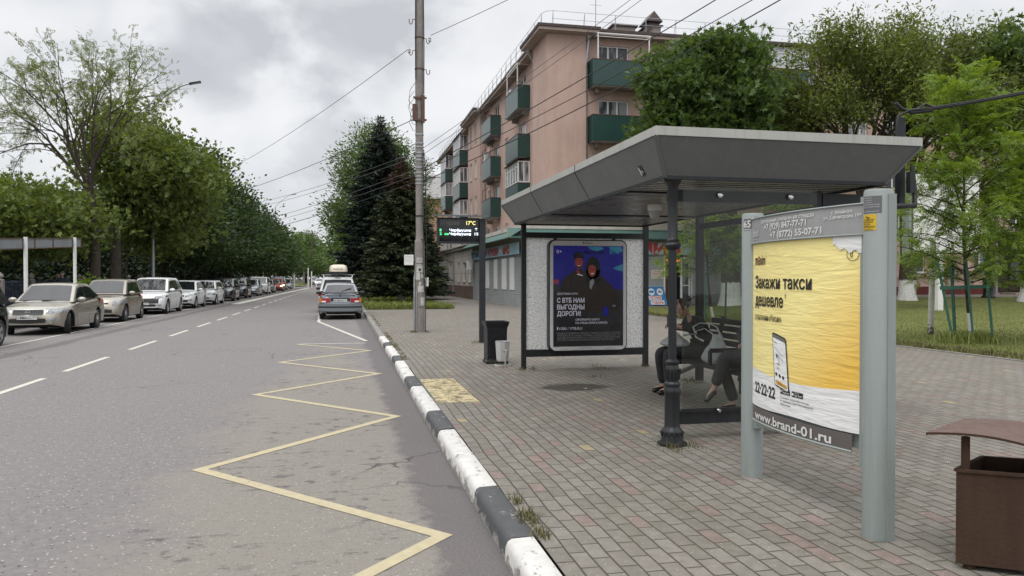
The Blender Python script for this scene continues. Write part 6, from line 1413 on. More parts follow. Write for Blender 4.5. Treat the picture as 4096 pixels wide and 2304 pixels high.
# ---------------------------------------------------------------- bus shelter
M_SHB = pm("shelter_black", (.016, .018, .021), .38, .2, .15, 4); M_FASC = pm("shelter_grey", (.135, .143, .145), .5, 0, .09, 1.1, fine=14); M_BAND = pm("shelter_pale_band", (.40, .40, .37), .5, 0, .04, 2); M_TRIMG = pm("shelter_trim", (.15, .155, .155), .45, .1, .05, 3)
M_SLAT = pm("ceiling_slats", (.20, .19, .18), .3, .0, .2, 3, spec=.8)
sh = thing("bus_shelter", "black bus shelter with a thick flared grey roof and an ornate front column", "bus shelter", (3.8, 9.2, PZ))
def roofshell():
    zb, z1, z2 = 2.47, 2.785, 2.865
    A = [(2.72, 6.2), (4.90, 6.2), (4.90, 12.08), (2.72, 12.08)]; B_ = [(2.535, 5.97), (5.10, 5.97), (5.10, 12.3), (2.535, 12.3)]
    b = MB().mat(M_FASC)
    for i in range(4):
        j = (i + 1) % 4; b.quad((*A[i], zb), (*A[j], zb), (*B_[j], z1), (*B_[i], z1))
    b.mat(M_BAND)
    for i in range(4):
        j = (i + 1) % 4; b.quad((*B_[i], z1), (*B_[j], z1), (*B_[j], z2), (*B_[i], z2))
    ins = [(2.60, 6.05), (5.03, 6.05), (5.03, 12.22), (2.60, 12.22)]
    for i in range(4):
        j = (i + 1) % 4; b.quad((*B_[i], z2), (*B_[j], z2), (*ins[j], z2 - .02), (*ins[i], z2 - .02))
    b.mat(M_FASC).quad(*[(*p, z2 - .021) for p in ins]); b.mat(M_UNDER).quad(*[(*p, zb + .06) for p in A])
    r = b.build("roof", sh)
    b = MB().mat(M_TRIMG)
    for i in range(4): b.bar((*A[i], zb), (*B_[i], z1), .035, .012)
    for y in (8.25, 10.3): b.mat(M_SHB).bar((2.718, y, zb + .004), (2.533, y, z1), .004, .008); b.bar((2.533, y, z1), (2.533, y, z2), .004, .008)
    b.mat(M_SHB).bar((2.53, 5.97, z1), (2.53, 12.3, z1), .006, .006); b.bar((2.53, 5.967, z1), (5.1, 5.967, z1), .006, .006)
    b.build("trim_strip", r)
    b = MB().mat(M_BAND); fm = frame((2.655, 6.62, 2.575), (0, -1, 0), (-.507, 0, .86), (-.86, 0, -.5))
    b.mat(M_BLACK).prism([(0, -.05), (.09, -.05), (.09, .05), (0, .05)], .0, .004, fm); b.mat(M_PLATE).prism([(.012, -.04), (.03, -.04), (.03, .04), (.012, .04)], .004, .006, fm); b.text(fm, "16", .038, -.02, .03, .045, .02, .006); b.build("sticker", r)
    b = MB().mat(M_SLAT); y = 6.24
    while y < 12.0: b.b2((2.75, y, zb + .004), (4.87, y + .075, zb + .03)); y += .135
    b.build("ceiling", r)
    b = MB().mat(M_SHB)
    for x in (2.72, 4.90): b.bar((x, 6.2, zb), (x, 12.08, zb), .03, .03)
    b.bar((2.72, 6.2, zb - .0), (4.9, 6.2, zb), .03, .03); b.bar((2.72, 12.08, zb), (4.9, 12.08, zb), .03, .03)
    for y in (7.4, 10.2): b.b2((2.75, y - .12, zb - .012), (4.87, y + .12, zb + .002))
    b.build("roof_frame", r)
roofshell()
b = MB().mat(M_SHB); b.lathe((2.84, 6.31, 0), [(.13, PZ - .02), (.13, PZ + .02), (.10, PZ + .03), (.094, .18), (.096, .24), (.088, .265), (.07, .285), (.067, .30), (.067, .575), (.073, .59), (.074, .61), (.067, .63), (.062, .645), (.07, .66), (.07, .675), (.055, .69), (.058, .72), (.066, .76), (.064, .80), (.052, .835), (.062, .85), (.063, .865), (.05, .875), (.0365, .885), (.0365, 1.85), (.055, 1.862), (.072, 1.878), (.074, 1.892), (.058, 1.905), (.056, 1.92), (.062, 1.93), (.05, 1.94), (.044, 1.95), (.044, 2.40), (.05, 2.41), (.062, 2.43), (.074, 2.45), (.074, 2.475), (.05, 2.48)], 28)
for k in range(14):
    a = 6.2832 * k / 14
    for (r0, z0, r1, z1, w) in ((.062, .71, .07, .80, .012), (.09, .21, .098, .25, .014)):
        for sg in (-1, 1): b.bar((2.84 + r0 * math.cos(a), 6.31 + r0 * math.sin(a), z0), (2.84 + r1 * math.cos(a + sg * .22), 6.31 + r1 * math.sin(a + sg * .22), z1), w, .008)
b.build("column", sh, 50)
for x, y, w, z1 in ((2.86, 12.1, .072, 2.48), (4.96, 12.1, .08, 2.48), (5.02, 10.22, .09, 2.48), (5.12, 6.5, .09, 2.48), (4.40, 6.5, .06, 2.42)):
    MB().mat(M_SHB).b2((x - w / 2, y - w / 2, PZ - .02), (x + w / 2, y + w / 2, z1)).build("post", sh)
b = MB().mat(M_SHB); b.b2((2.9, 12.07, 2.255), (4.92, 12.13, 2.345)); b.build("end_beam", sh)
b = MB().mat(M_SHB); b.b2((2.9, 12.06, .325), (4.92, 12.14, .44)); b.build("end_beam", sh)
b = MB().mat(M_SHB); b.b2((2.88, 6.47, 2.295), (4.37, 6.53, 2.40)); b.b2((4.43, 6.46, 2.2), (5.08, 6.54, 2.40)); b.build("front_beam", sh)
b = MB().mat(M_SHB); b.b2((2.9, 6.45, .275), (4.37, 6.55, .39)); b.b2((2.98, 6.415, .39), (4.35, 6.435, .42)); b.build("front_beam", sh)
b = MB().mat(M_SHB); b.b2((5.0, 6.545, 2.30), (5.06, 10.17, 2.38)); b.build("rear_rail", sh)
def glassmat(name, rough, tint, refl):
    n = NT(name); tr = n.N.new("ShaderNodeBsdfTransparent"); tr.inputs[0].default_value = tint + (1,); gl = n.N.new("ShaderNodeBsdfGlossy"); gl.inputs['Roughness'].default_value = rough
    fr = n.N.new("ShaderNodeFresnel"); fr.inputs['IOR'].default_value = 1.5; mx = n.N.new("ShaderNodeMixShader"); ge = n.N.new("ShaderNodeNewGeometry"); n.lk(n.math('MULTIPLY', n.math('MULTIPLY', fr.outputs[0], refl), n.math('SUBTRACT', 1., ge.outputs['Backfacing'])), mx.inputs[0]); n.lk(tr.outputs[0], mx.inputs[1]); n.lk(gl.outputs[0], mx.inputs[2]); n.lk(mx.outputs[0], n.N["Material Output"].inputs[0])
    # dust film
    d = n.N.new("ShaderNodeBsdfDiffuse"); d.inputs[0].default_value = (.4, .4, .38, 1); m2 = n.N.new("ShaderNodeMixShader"); n.lk(n.ramp(n.noise(2.5, 6, .7), (.4, .004), (.75, .035)), m2.inputs[0]); n.lk(mx.outputs[0], m2.inputs[1]); n.lk(d.outputs[0], m2.inputs[2]); n.lk(m2.outputs[0], n.N["Material Output"].inputs[0]); return n.m
M_PANE = glassmat("shelter_glass", .01, (.84, .86, .84), .9)
def frosted():
    n = NT("shattered_glass"); m = n.math
    g = m('ADD', m('MULTIPLY', n.noise(48, 3, .75), .7), m('MULTIPLY', n.noise(110, 2, .6), .3)); tr = n.N.new("ShaderNodeBsdfTranslucent"); df = n.N.new("ShaderNodeBsdfDiffuse"); n.lk(n.ramp(g, (.36, .2), (.45, .9), (.56, 1.)), tr.inputs[0]); n.lk(n.ramp(g, (.38, .15), (.54, .95)), df.inputs[0])
    gl = n.N.new("ShaderNodeBsdfGlossy"); gl.inputs['Roughness'].default_value = .12; bu = n.N.new("ShaderNodeBump"); bu.inputs['Strength'].default_value = 1.; bu.inputs['Distance'].default_value = .02; n.lk(g, bu.inputs['Height']); n.lk(bu.outputs[0], gl.inputs['Normal']); n.lk(bu.outputs[0], df.inputs['Normal'])
    tp = n.N.new("ShaderNodeBsdfRefraction"); tp.inputs['IOR'].default_value = 1.12; tp.inputs['Roughness'].default_value = .25
    a = n.N.new("ShaderNodeMixShader"); a.inputs[0].default_value = .38; n.lk(tr.outputs[0], a.inputs[1]); n.lk(df.outputs[0], a.inputs[2])
    b_ = n.N.new("ShaderNodeMixShader"); b_.inputs[0].default_value = .16; n.lk(a.outputs[0], b_.inputs[1]); n.lk(gl.outputs[0], b_.inputs[2])
    t_ = n.N.new("ShaderNodeBsdfTransparent"); c = n.N.new("ShaderNodeMixShader"); n.lk(n.ramp(g, (.42, .5), (.52, .2)), c.inputs[0]); n.lk(b_.outputs[0], c.inputs[1]); n.lk(t_.outputs[0], c.inputs[2]); n.lk(c.outputs[0], n.N["Material Output"].inputs[0]); return n.m
M_FROST = frosted()
MB().mat(M_FROST).b2((2.90, 12.09, .445), (4.915, 12.102, 2.25)).build("end_pane", sh)
MB().mat(M_PANE).b2((2.98, 6.40, .42), (4.33, 6.41, 2.42)).build("front_pane", sh)
MB().mat(M_PANE).b2((5.075, 6.6, .5), (5.085, 10.15, 2.29)).build("rear_pane", sh)
for x in (3.33, 4.04):
    b = MB().mat(M_CHROME); b.lathe((x, 6.395, 2.352), [(.012, -.03), (.026, -.025), (.028, -.012), (.022, 0)], 14, 'Y'); b.build("glass_bolt", sh, 40)
    b = MB().mat(M_CHROME); b.lathe((x, 6.395, .40), [(.012, -.03), (.02, -.012), (.02, 0)], 12, 'Y'); b.build("glass_bolt", sh, 40)
# bench carried by the shelter's rear posts
M_WOODB = pm("bench_slats", (.02, .017, .016), .45, 0, .35, 5, bump=.3, fine=60)
bn = thing("bench", "dark slatted bench with an iron frame inside the bus shelter", "bench", (4.5, 8.2, PZ))
for i in range(4): MB().mat(M_WOODB).b2((4.16 + i * .125, 7.15, .545), (4.27 + i * .125, 9.42, .58)).build("seat_slat", bn)
for i in range(5):
    x = 4.70 + i * .025; z = .66 + i * .088; MB().mat(M_WOODB).b2((x, 7.15, z), (x + .028, 9.42, z + .066)).build("back_slat", bn)
for y in (7.5, 9.2):
    b = MB().mat(M_SHB); b.bar((4.14, y, .52), (5.0, y, .52), .05, .05); b.bar((4.72, y, .52), (4.86, y, 1.1), .05, .04); b.bar((4.18, y, .50), (4.18, y, .36), .05, .05); b.bar((4.18, y, .36), (5.0, y + .6 * (y > 9), .50), .045, .045); b.build("bracket", bn)
b = MB().mat(M_SHB); b.bar((4.98, 7.4, .52), (5.0, 10.2, .52), .06, .06); b.build("support_bar", bn)
for y in (8.2,):
    b = MB().mat(M_SHB); p = [(4.16, y, .59), (4.16, y, .76), (4.52, y, .76), (4.52, y, .59)]
    for q, r in zip(p, p[1:]): b.bar(q, r, .03, .05)
    b.build("armrest", bn)
dm = thing("camera_dome", "white security camera dome hanging from the shelter's slatted ceiling", "security camera", (3.62, 8.55, 2.4))
MB().mat(M_WHITE).lathe((3.62, 8.55, 0), [(.085, 2.472), (.085, 2.42), (.078, 2.40)], 20).build("housing", dm, 40)
MB().mat(pm("dome_grey", (.42, .42, .42), .25, 0, .1, 8)).lathe((3.62, 8.55, 0), [(.076, 2.40), (.072, 2.36), (.05, 2.315), (.0, 2.30)], 20).build("dome", dm, 60)
# ---------------------------------------------------------------- light box with the two people, at the far end of the shelter
def scr(name, col, e=.55): return pm(name, col, .25, 0, .12, 4, emit=e, spec=.4)
S_BLUE = scr("screen_blue", (.009, .008, .15), .3); S_DARK = pm("screen_dark", (.010, .010, .011), .22, 0, .3, 6, emit=.6); S_TXT = scr("screen_text", (.30, .29, .34), .5); S_GREY = scr("screen_grey", (.13, .13, .13), .4); S_RED = scr("screen_red", (.16, .026, .02), .35); S_BLK = scr("screen_black", (.004, .004, .006), .3); S_CYAN = scr("screen_cyan", (.02, .11, .17), .5); S_COAT = scr("screen_coat", (.012, .0085, .007), .5)
lb = thing("light_box", "backlit advertising panel with two smiling people on dark blue, inside the shelter's far end", "advertising panel", (3.88, 11.95, .45))
fB2 = frame((3.25, 11.985, .435), (1, 0, 0), (0, 0, 1), (0, -1, 0)); Wb, Hb = 1.29, 1.77
def rrect(x0, y0, x1, y1, r, n=6): return [(cx + r * math.cos(a0 + math.pi / 2 * k / n), cy + r * math.sin(a0 + math.pi / 2 * k / n)) for cx, cy, a0 in ((x1 - r, y0 + r, -math.pi / 2), (x1 - r, y1 - r, 0), (x0 + r, y1 - r, math.pi / 2), (x0 + r, y0 + r, math.pi)) for k in range(n + 1)]
M_LBF = pm("lightbox_frame", (.60, .59, .575), .45, .0, .06, 3)
b = MB().mat(M_SHB).prism(rrect(-.02, -.02, Wb + .02, Hb + .02, .11), -.06, .07, fB2); b.mat(M_LBF).prism(rrect(0, 0, Wb, Hb, .1), .07, .09, fB2)
b.mat(M_BLACK).text(fB2, "Russ", .60, 1.725, .028, .11, .01, .094); b.lathe(fB2(.56, 1.738, .092), [(.015, -.003), (.015, 0)], 10, 'Y')
b.text(fB2, "MYCF20008A", .17, .017, .012, .14, 0, .094); b.text(fB2, "ООО «РУСС АУТДОР»", .5, .034, .012, .2, 0, .094); b.text(fB2, "Разрешение №18 от 09.09.24 г. срок действия до 11.08.34 г.", .37, .012, .011, .45, 0, .094); b.text(fB2, "8(863)255-13-22", .93, .018, .012, .17, 0, .094)
b.build("frame", lb, 30)
b = MB().mat(S_BLUE).prism([(.05, .065), (1.235, .065), (1.235, 1.69), (.05, 1.69)], .09, .095, fB2); b.build("poster", lb)
def flat(b, m, pts, d): b.mat(m).prism(pts, d, d + .001, fB2)
def ell(cx, cy, rx, ry, n=22, sq=1.): return [(cx + rx * abs(math.cos(t)) ** sq * math.copysign(1, math.cos(t)), cy + ry * abs(math.sin(t)) ** sq * math.copysign(1, math.sin(t))) for t in [6.2832 * k / n for k in range(n)]]
b = MB()
flat(b, S_CYAN, [(.62, 1.68), (.86, 1.68), (.9, 1.64), (.78, 1.60), (.68, 1.63)], .0955); flat(b, S_CYAN, [(.98, 1.68), (1.2, 1.68), (1.23, 1.6), (1.12, 1.58), (1.02, 1.63)], .0955); flat(b, S_CYAN, [(1.05, 1.33), (1.23, 1.40), (1.23, 1.28), (1.16, 1.29)], .0955)
flat(b, S_RED, [(.05, 1.07), (.14, 1.07), (.14, 1.13), (.12, 1.15), (.05, 1.14)], .0955); flat(b, S_DARK, [(.05, .065), (1.235, .065), (1.235, .98), (1.14, .98), (1.02, 1.0), (.2, 1.0), (.13, 1.06), (.05, 1.06)], .0955)
flat(b, S_COAT, [(.17, .62), (.17, 1.02), (.19, 1.12), (.24, 1.19), (.34, 1.24), (.40, 1.30), (.58, 1.30), (.64, 1.18), (.68, 1.0), (.70, .62)], .097)
flat(b, S_COAT, [(.60, .62), (.64, 1.02), (.68, 1.14), (.78, 1.2), (.86, 1.2), (1.0, 1.08), (1.1, .98), (1.15, .86), (1.17, .62)], .0985)
flat(b, S_BLK, ell(.475, 1.51, .088, .085), .0985); flat(b, S_BLK, ell(.478, 1.38, .062, .075), .0985); flat(b, S_RED, ell(.478, 1.42, .066, .11), .0997); flat(b, S_BLK, [(.405, 1.49), (.55, 1.485), (.555, 1.54), (.50, 1.57), (.41, 1.56)], .1006); flat(b, S_BLK, [(.43, 1.365), (.525, 1.365), (.50, 1.33), (.455, 1.33)], .1006); flat(b, S_BLK, [(.425, 1.455), (.46, 1.452), (.46, 1.464), (.425, 1.466)], .1006); flat(b, S_BLK, [(.495, 1.452), (.53, 1.455), (.53, 1.466), (.495, 1.464)], .1006); flat(b, S_TXT, [(.45, 1.372), (.505, 1.372), (.49, 1.358), (.465, 1.358)], .1014)
flat(b, S_RED, [(.42, 1.30), (.47, 1.22), (.52, 1.21), (.47, 1.29)], .0992); flat(b, S_TXT, [(.44, 1.225), (.54, 1.20), (.54, 1.215), (.45, 1.24)], .1)
flat(b, S_BLK, ell(.715, 1.33, .125, .185), .1); flat(b, S_BLK, [(.60, 1.3), (.60, 1.12), (.70, 1.06), (.84, 1.1), (.84, 1.3)], .1); flat(b, S_RED, ell(.70, 1.29, .066, .10), .1012); flat(b, S_BLK, [(.62, 1.36), (.65, 1.42), (.74, 1.43), (.785, 1.34), (.70, 1.385)], .102); flat(b, S_TXT, [(.675, 1.25), (.735, 1.25), (.72, 1.232), (.69, 1.232)], .102); flat(b, S_BLK, [(.665, 1.31), (.69, 1.308), (.69, 1.318), (.665, 1.32)], .102); flat(b, S_BLK, [(.72, 1.308), (.745, 1.31), (.745, 1.32), (.72, 1.318)], .102); flat(b, S_GREY, [(.66, 1.12), (.72, 1.16), (.74, 1.1), (.68, .98), (.655, 1.02)], .1025)
flat(b, S_BLUE, [(.89, .55), (.98, .55), (.98, .70), (.89, .70)], .0992); b.build("picture", lb)
b = MB().mat(S_TXT); T_ = lambda s, x, y, h, w, bo=.0: b.text(fB2, s, x - 3.25, y - .435, h, w, bo, .1045)
T_("0+", 3.35, 2.0, .062, .09); b.mat(S_BLK); T_("Яндекс Go", 3.81, 2.0, .055, .35, .015); b.mat(S_CYAN); T_("ВТБ", 4.25, 2.0, .065, .155, .03); b.mat(S_TXT)
T_("ДЕБЕТОВАЯ КАРТА", 3.36, 1.335, .032, .35, .006); T_("С ВТБ НАМ", 3.36, 1.208, .075, .46, .025); T_("ВЫГОДНЫ", 3.36, 1.10, .075, .46, .025); T_("ДОРОГИ!", 3.36, .995, .075, .40, .025); T_("ОФОРМИТЕ КАРТУ", 3.67, .915, .033, .41, .012); T_("НА VTB.RU ИЛИ В ОФИСЕ", 3.67, .862, .033, .54, .012); T_("1000 / VTB.RU", 3.40, .768, .045, .38, .0); T_("ВТБ", 4.30, 1.14, .022, .05)
b.mat(S_GREY)
for i, s in enumerate(("АКЦИИ В СЕРВИСАХ «ЯНДЕКС ТАКСИ» И «ЯНДЕКС ДРАЙВ»", "ПРОВОДЯТСЯ ПО 31.05.2025, В СЕРВИСЕ «САМОКАТЫ ЯНДЕКС GO» – ПО", "18.05.2025, ВКЛЮЧИТЕЛЬНО (ПО МОСКОВСКОМУ ВРЕМЕНИ). БАНК", "ВТБ (ПАО). ГЕНЕРАЛЬНАЯ ЛИЦЕНЗИЯ ЦБ РФ № 1000. РЕКЛАМА")): T_(s, 3.365, .70 - i * .036, .026, (1.07, 1.07, 1.07, .97)[i], .002)
b.build("lettering", lb)
b = MB().mat(S_TXT); b.prism([(.11, .335), (.13, .335), (.13, .38), (.11, .38)], .096, .098, fB2); b.build("phone_symbol", lb)
for x in (3.36, 4.36): MB().mat(M_SHB).b2((x - .025, 11.98, 2.2), (x + .025, 12.02, 2.26)).build("hanger", lb)
# ---------------------------------------------------------------- poster stand
M_SAGE = pm("sage_grey_paint", (.255, .288, .276), .45, 0, .05, 1.5, fine=30); M_HDR = pm("stand_grey_vinyl", (.30, .30, .30), .5, 0, .1, 5); M_FOOT = pm("stand_brown_vinyl", (.115, .10, .095), .5, 0, .1, 5)
def paper(name, col, lo):
    n = NT(name); m = n.math; f = n.noise(4, 5, .6); w1 = n.noise(7, 3, .55, stretch=(1, .45, 3.2), dist=.6); w2 = n.noise(19, 3, .5, stretch=(1, .4, 2.6))
    h = m('ADD', m('MULTIPLY', w1, .75), m('MULTIPLY', w2, .25)); n.bump(h, .42, .03); return n.fin(n.ramp(f, (.3, lo), (.7, col)), .5, spec=.35)
M_YPAP = paper("yellow_paper", (.92, .80, .335), (.88, .75, .30)); M_OPAP = paper("amber_paper", (.60, .35, .045), (.54, .31, .04))
def print_gradient(m):
    t = m.node_tree; b = t.nodes["Principled BSDF"]; src = b.inputs['Base Color'].links[0].from_socket; tc = t.nodes.new("ShaderNodeTexCoord"); sp = t.nodes.new("ShaderNodeSeparateXYZ"); t.links.new(tc.outputs['Object'], sp.inputs[0])
    a = t.nodes.new("ShaderNodeMath"); a.operation = 'MULTIPLY_ADD'; t.links.new(sp.outputs[2], a.inputs[0]); a.inputs[1].default_value = -1.2; s2 = t.nodes.new("ShaderNodeMath"); s2.operation = 'SUBTRACT'; t.links.new(a.outputs[0], s2.inputs[0]); t.links.new(sp.outputs[1], s2.inputs[1])
    mr = t.nodes.new("ShaderNodeMapRange"); t.links.new(s2.outputs[0], mr.inputs['Value']); mr.inputs['From Min'].default_value = -.9; mr.inputs['From Max'].default_value = -.1
    mx = t.nodes.new("ShaderNodeMix"); mx.data_type = 'RGBA'; t.links.new(mr.outputs[0], mx.inputs[0]); t.links.new(src, mx.inputs[6]); mx.inputs[7].default_value = (.80, .50, .09, 1); t.links.new(mx.outputs[2], b.inputs['Base Color'])
print_gradient(M_YPAP)
M_WPAP = paper("white_paper", (.80, .80, .78), (.73, .73, .72)); M_INK = paper("black_ink", (.022, .020, .018), (.017, .016, .015)); M_MAG = paper("crimson_ink", (.3, .03, .06), (.25, .025, .05))
M_PALE = pm("vinyl_white_letters", (.62, .62, .60), .5, 0, .06, 8)
ps = thing("poster_stand", "curved poster stand with a yellow taxi poster between two sage grey posts", "poster stand", (2.96, 4.5, PZ))
for x, y, z1 in ((2.96, 3.80, 2.10), (2.98, 5.20, 2.08)):
    b = MB().mat(M_SAGE); b.lathe((x, y, 0), [(.078, PZ - .02), (.078, z1 - .012), (.072, z1)], 28); b.build("post", ps, 40)
    b = MB().mat(M_SAGE); b.b2((x + .0, y - .085 if y < 4 else y - .0, PZ), (x + .05, y + .085 if y > 5 else y, z1 - .03)); b.b2((x - .03, (y + .072 if y < 4 else y - .115), .5), (x + .04, (y + .115 if y < 4 else y - .072), z1 - .03)); b.build("post_channel", ps)
LW = 1.26
def bend(a, z, d=0.): k = 1 - (2 * a / LW - 1) ** 2; return (2.945 - .085 * k - d, 5.13 - a, z)
def sheetp(m, a0, a1, lo, hi, d=.0, n=28, k=6):
    fl = lo if callable(lo) else (lambda u: lo); fh = hi if callable(hi) else (lambda u: hi)
    b = MB().mat(m); b.grid(lambda u, v: bend(a0 + (a1 - a0) * u, fl(u) + (fh(u) - fl(u)) * v, d), n, k); return b
b = sheetp(M_SAGE, .01, 1.25, .60, 2.03, -.03); b.build("backing", ps, 60)
b = sheetp(M_HDR, 0, LW, 1.85, 2.035, .012); b.mat(M_SAGE)
for z in (1.853, 2.03): b.tube([bend(LW * i / 16, z, .016) for i in range(17)], .006, 5)
b.grid(lambda u, v: bend(LW * u, 2.035, .012 - .05 * v), 20, 1)
b.mat(M_PALE); tx = lambda s, a, z, h, w, bo=.0, sh_=0.: b.text(lambda p, q, d=0.: bend(p, q, .0165), s, a, z, h, w, bo, 0., sh_)
tx("размещение рекламы на стендах", .22, 1.985, .026, .66, .02); tx("+7 (929) 847-77-71", .27, 1.935, .042, .53, .03); tx("+7 (8772) 55-07-71", .37, 1.876, .042, .57, .03); tx("г. Майкоп", 1.02, 1.985, .02, .15, .015); tx("ул. Димитрова 197", .955, 1.957, .02, .28, .015); tx("Brand", .05, 1.905, .05, .12, 0, .35); tx("рекламное агентство", .06, 1.878, .009, .10); b.bar(bend(.05, 1.897, .017), bend(.165, 1.899, .017), .004, .002); b.build("header", ps, 60)
yb = lambda u: .955 - .035 * math.sin(u * 3.1) - .005 * u
b = sheetp(M_YPAP, 0, LW, yb, 1.848, .0); b.build("poster", ps, 60)
b = sheetp(M_WPAP, 0, LW, lambda u: .685 - .02 * math.sin(u * 9) * .3 + .012 * u, yb, .001); b.build("poster_foot", ps, 60)
b = sheetp(M_WPAP, 1.02, LW, lambda u: 1.80 - .045 * math.sin(u * 2.2) + .012 * math.sin(u * 21), 1.85, .006, 14, 3); b.build("torn_corner", ps, 60)
b = MB().mat(M_INK); tp = lambda s, a, z, h, w, bo=.0, m=M_INK: b.mat(m).text(lambda p, q, d=0.: bend(p, q, .0035), s, a, z, h, w, bo)
tp("Закажи такси", .07, 1.53, .086, .77, .022); tp("дешевле", .07, 1.405, .086, .46, .022); tp("*", .55, 1.44, .06, .02); tp("m", .065, 1.695, .08, .056, .012); tp("а", .124, 1.695, .08, .040, .012, M_MAG); tp("xim", .168, 1.695, .075, .095, .012); tp("®", .268, 1.745, .014, .016); tp("в приложении «Максим»", .07, 1.305, .044, .44, .01); tp("22·22·22", .07, .78, .078, .36, .022)
for i, s in enumerate(("По сравнению с заказом через оператора.", "Информационный сервис. Услуги оказываются", "перевозчиками.")): tp(s, .50, .800 - i * .022, .012, (.32, .36, .13)[i])
b.mat(M_INK)
for a0, a1 in ((.50, .62), (.64, .76)): q_ = MB().mat(M_INK).grid(lambda u, v: bend(a0 + (a1 - a0) * u, .828 + .036 * v, .003), 6, 1); q_.build('store_badge', ps)
b.mat(M_WPAP); lo = lambda s, a, z, h, w: b.text(lambda p, q, d=0.: bend(p, q, .0045), s, a, z, h, w, .01)
lo("Google Play", .532, .836, .013, .08); lo("доступно в", .532, .854, .006, .05); lo("App Store", .672, .836, .013, .08); lo("Загрузите в", .672, .854, .006, .05); b.add([bend(.508, .837, .0045), bend(.508, .858, .0045), bend(.525, .847, .0045)], [(0, 1, 2)]); b.lathe(bend(.655, .845, .0045), [(.009, -.001), (.009, 0)], 10, 'X')
b.mat(M_INK).tube([bend(1.165 + .042 * math.cos(t * .2618), 1.745 + .042 * math.sin(t * .2618), .004) for t in range(25)], .0016, 4); tp("0", 1.147, 1.722, .045, .018); tp("+", 1.178, 1.752, .018, .014); b.build("lettering", ps)
# the telephone printed on the poster
def pf(a, z, d=0.): s = .12; return bend(.385 + a + (.0) - z * -.0 + (1.24 - (z + 1.24)) * s * -1 * -1, 1.235 + z - a * .18 + .0, .004 + d)
b = MB(); rr_ = lambda x0, y0, x1, y1, r: rrect(x0, y0, x1, y1, r, 4)
for m, r_, d in ((M_INK, rr_(0, -.36, .185, 0, .022), 0), (M_WPAP, rr_(.009, -.35, .176, -.034, .012), .0012), (pm("screen_bar", (.16, .16, .15), .5), rr_(.009, -.033, .176, -.010, .004), .0012), (M_OPAP, rr_(.022, -.34, .162, -.315, .01), .0024)): b.mat(m).prism(r_, d, d + .0008, pf)
b.mat(M_INK)
for s, a, z, h, w in (("maxim", .02, -.065, .012, .045), ("Работа", .05, -.205, .013, .04), ("Дом", .05, -.232, .013, .025), ("ЗАКАЗАТЬ", .055, -.333, .011, .05)): b.text(lambda p, q, d=0.: pf(p, q, .0036), s, a, z, h, w, .005)
for p0, p1 in (((.03, -.09), (.13, -.125)), ((.05, -.13), (.14, -.16)), ((.07, -.15), (.09, -.19))): b.mat(M_HDR).bar(pf(*p0, .003), pf(*p1, .003), .006, .001)
b.mat(M_INK)
for k in range(3): b.prism(ell(.035 + .045 * k, -.275, .014, .012, 10), .0024, .003, pf)
b.prism(ell(.055, -.15, .009, .012, 10), .0024, .003, pf); b.build("printed_phone", ps)
b = sheetp(M_FOOT, .03, 1.17, lambda u: .575 + .008 * u, lambda u: .675 + .008 * u, .006); b.mat(M_PALE).text(lambda p, q, d=0.: bend(p, q + .008 * p, .010), "www.brand-01.ru", .09, .592, .062, .93, .025); b.mat(M_SAGE).tube([bend(.03 + 1.14 * i / 16, .574 + .008 * i / 16, .008) for i in range(17)], .008, 5); b.build("footer", ps, 60)
b = MB(); pc = lambda cx, cy, r, t0: (lambda a, z, d=0.: (cx + (r + d) * math.cos(t0 + a / r), cy + (r + d) * math.sin(t0 + a / r), z))
def patch(m, f, w, z0, z1, d=.0015): b.mat(m).grid(lambda u, v: f(w * u, z0 + (z1 - z0) * v, d), 8, 1)
f1 = pc(2.96, 3.80, .078, R(160)); M_STKG = pm("sticker_grey", (.13, .13, .14), .5, 0, .08, 8)
patch(M_STKG, f1, .115, 1.965, 2.06); b.mat(M_PALE)
for i, s in enumerate(("РАЗРЕШЕНИЕ НА", "УСТАНОВКУ И", "ЭКСПЛУАТАЦИЮ", "РЕКЛАМНОЙ КОНСТРУКЦИИ", "№ 23 от 09.2017 № 69", "", "действие разрешения до 27.09.2027")): 
    if s: b.text(lambda p, q, d=0.: f1(p, q, .0025), s, .012, 2.046 - i * .0125, .006, .05 if i < 3 else .09)
M_STKY = pm("sticker_yellow", (.62, .40, .02), .5, 0, .06, 8); patch(M_STKY, f1, .088, 1.868, 1.958); b.mat(M_BLACK)
for i, (s, h, w) in enumerate((("САМОВОЛЬНОЕ", .009, .07), ("РАЗМЕЩЕНИЕ", .009, .065), ("РЕКЛАМЫ", .009, .05), ("ЗАПРЕЩЕНО!", .012, .075), ("штраф 3000 руб.", .007, .065))): b.text(lambda p, q, d=0.: f1(p, q, .0025), s, .006, 1.923 - i * .0125 - .003 * (i > 2), h, w, .01)
b.bar(f1(.03, 1.945, .004), f1(.05, 1.938, .004), .01, .004); b.build("sticker", ps)
b = MB(); f2 = pc(2.98, 5.20, .078, R(188)); patch(M_STKG, f2, .072, 1.955, 2.045); b.mat(M_PALE).text(lambda p, q, d=0.: f2(p, q, .003), "65", .002, 1.975, .052, .055, .02)
for z in (1.957, 2.04): b.grid(lambda u, v: f2(.072 * u, z + .004 * v, .003), 6, 1)
b.grid(lambda u, v: f2(.068 + .004 * u, 1.957 + .087 * v, .003), 1, 1); b.build("number_sticker", ps)
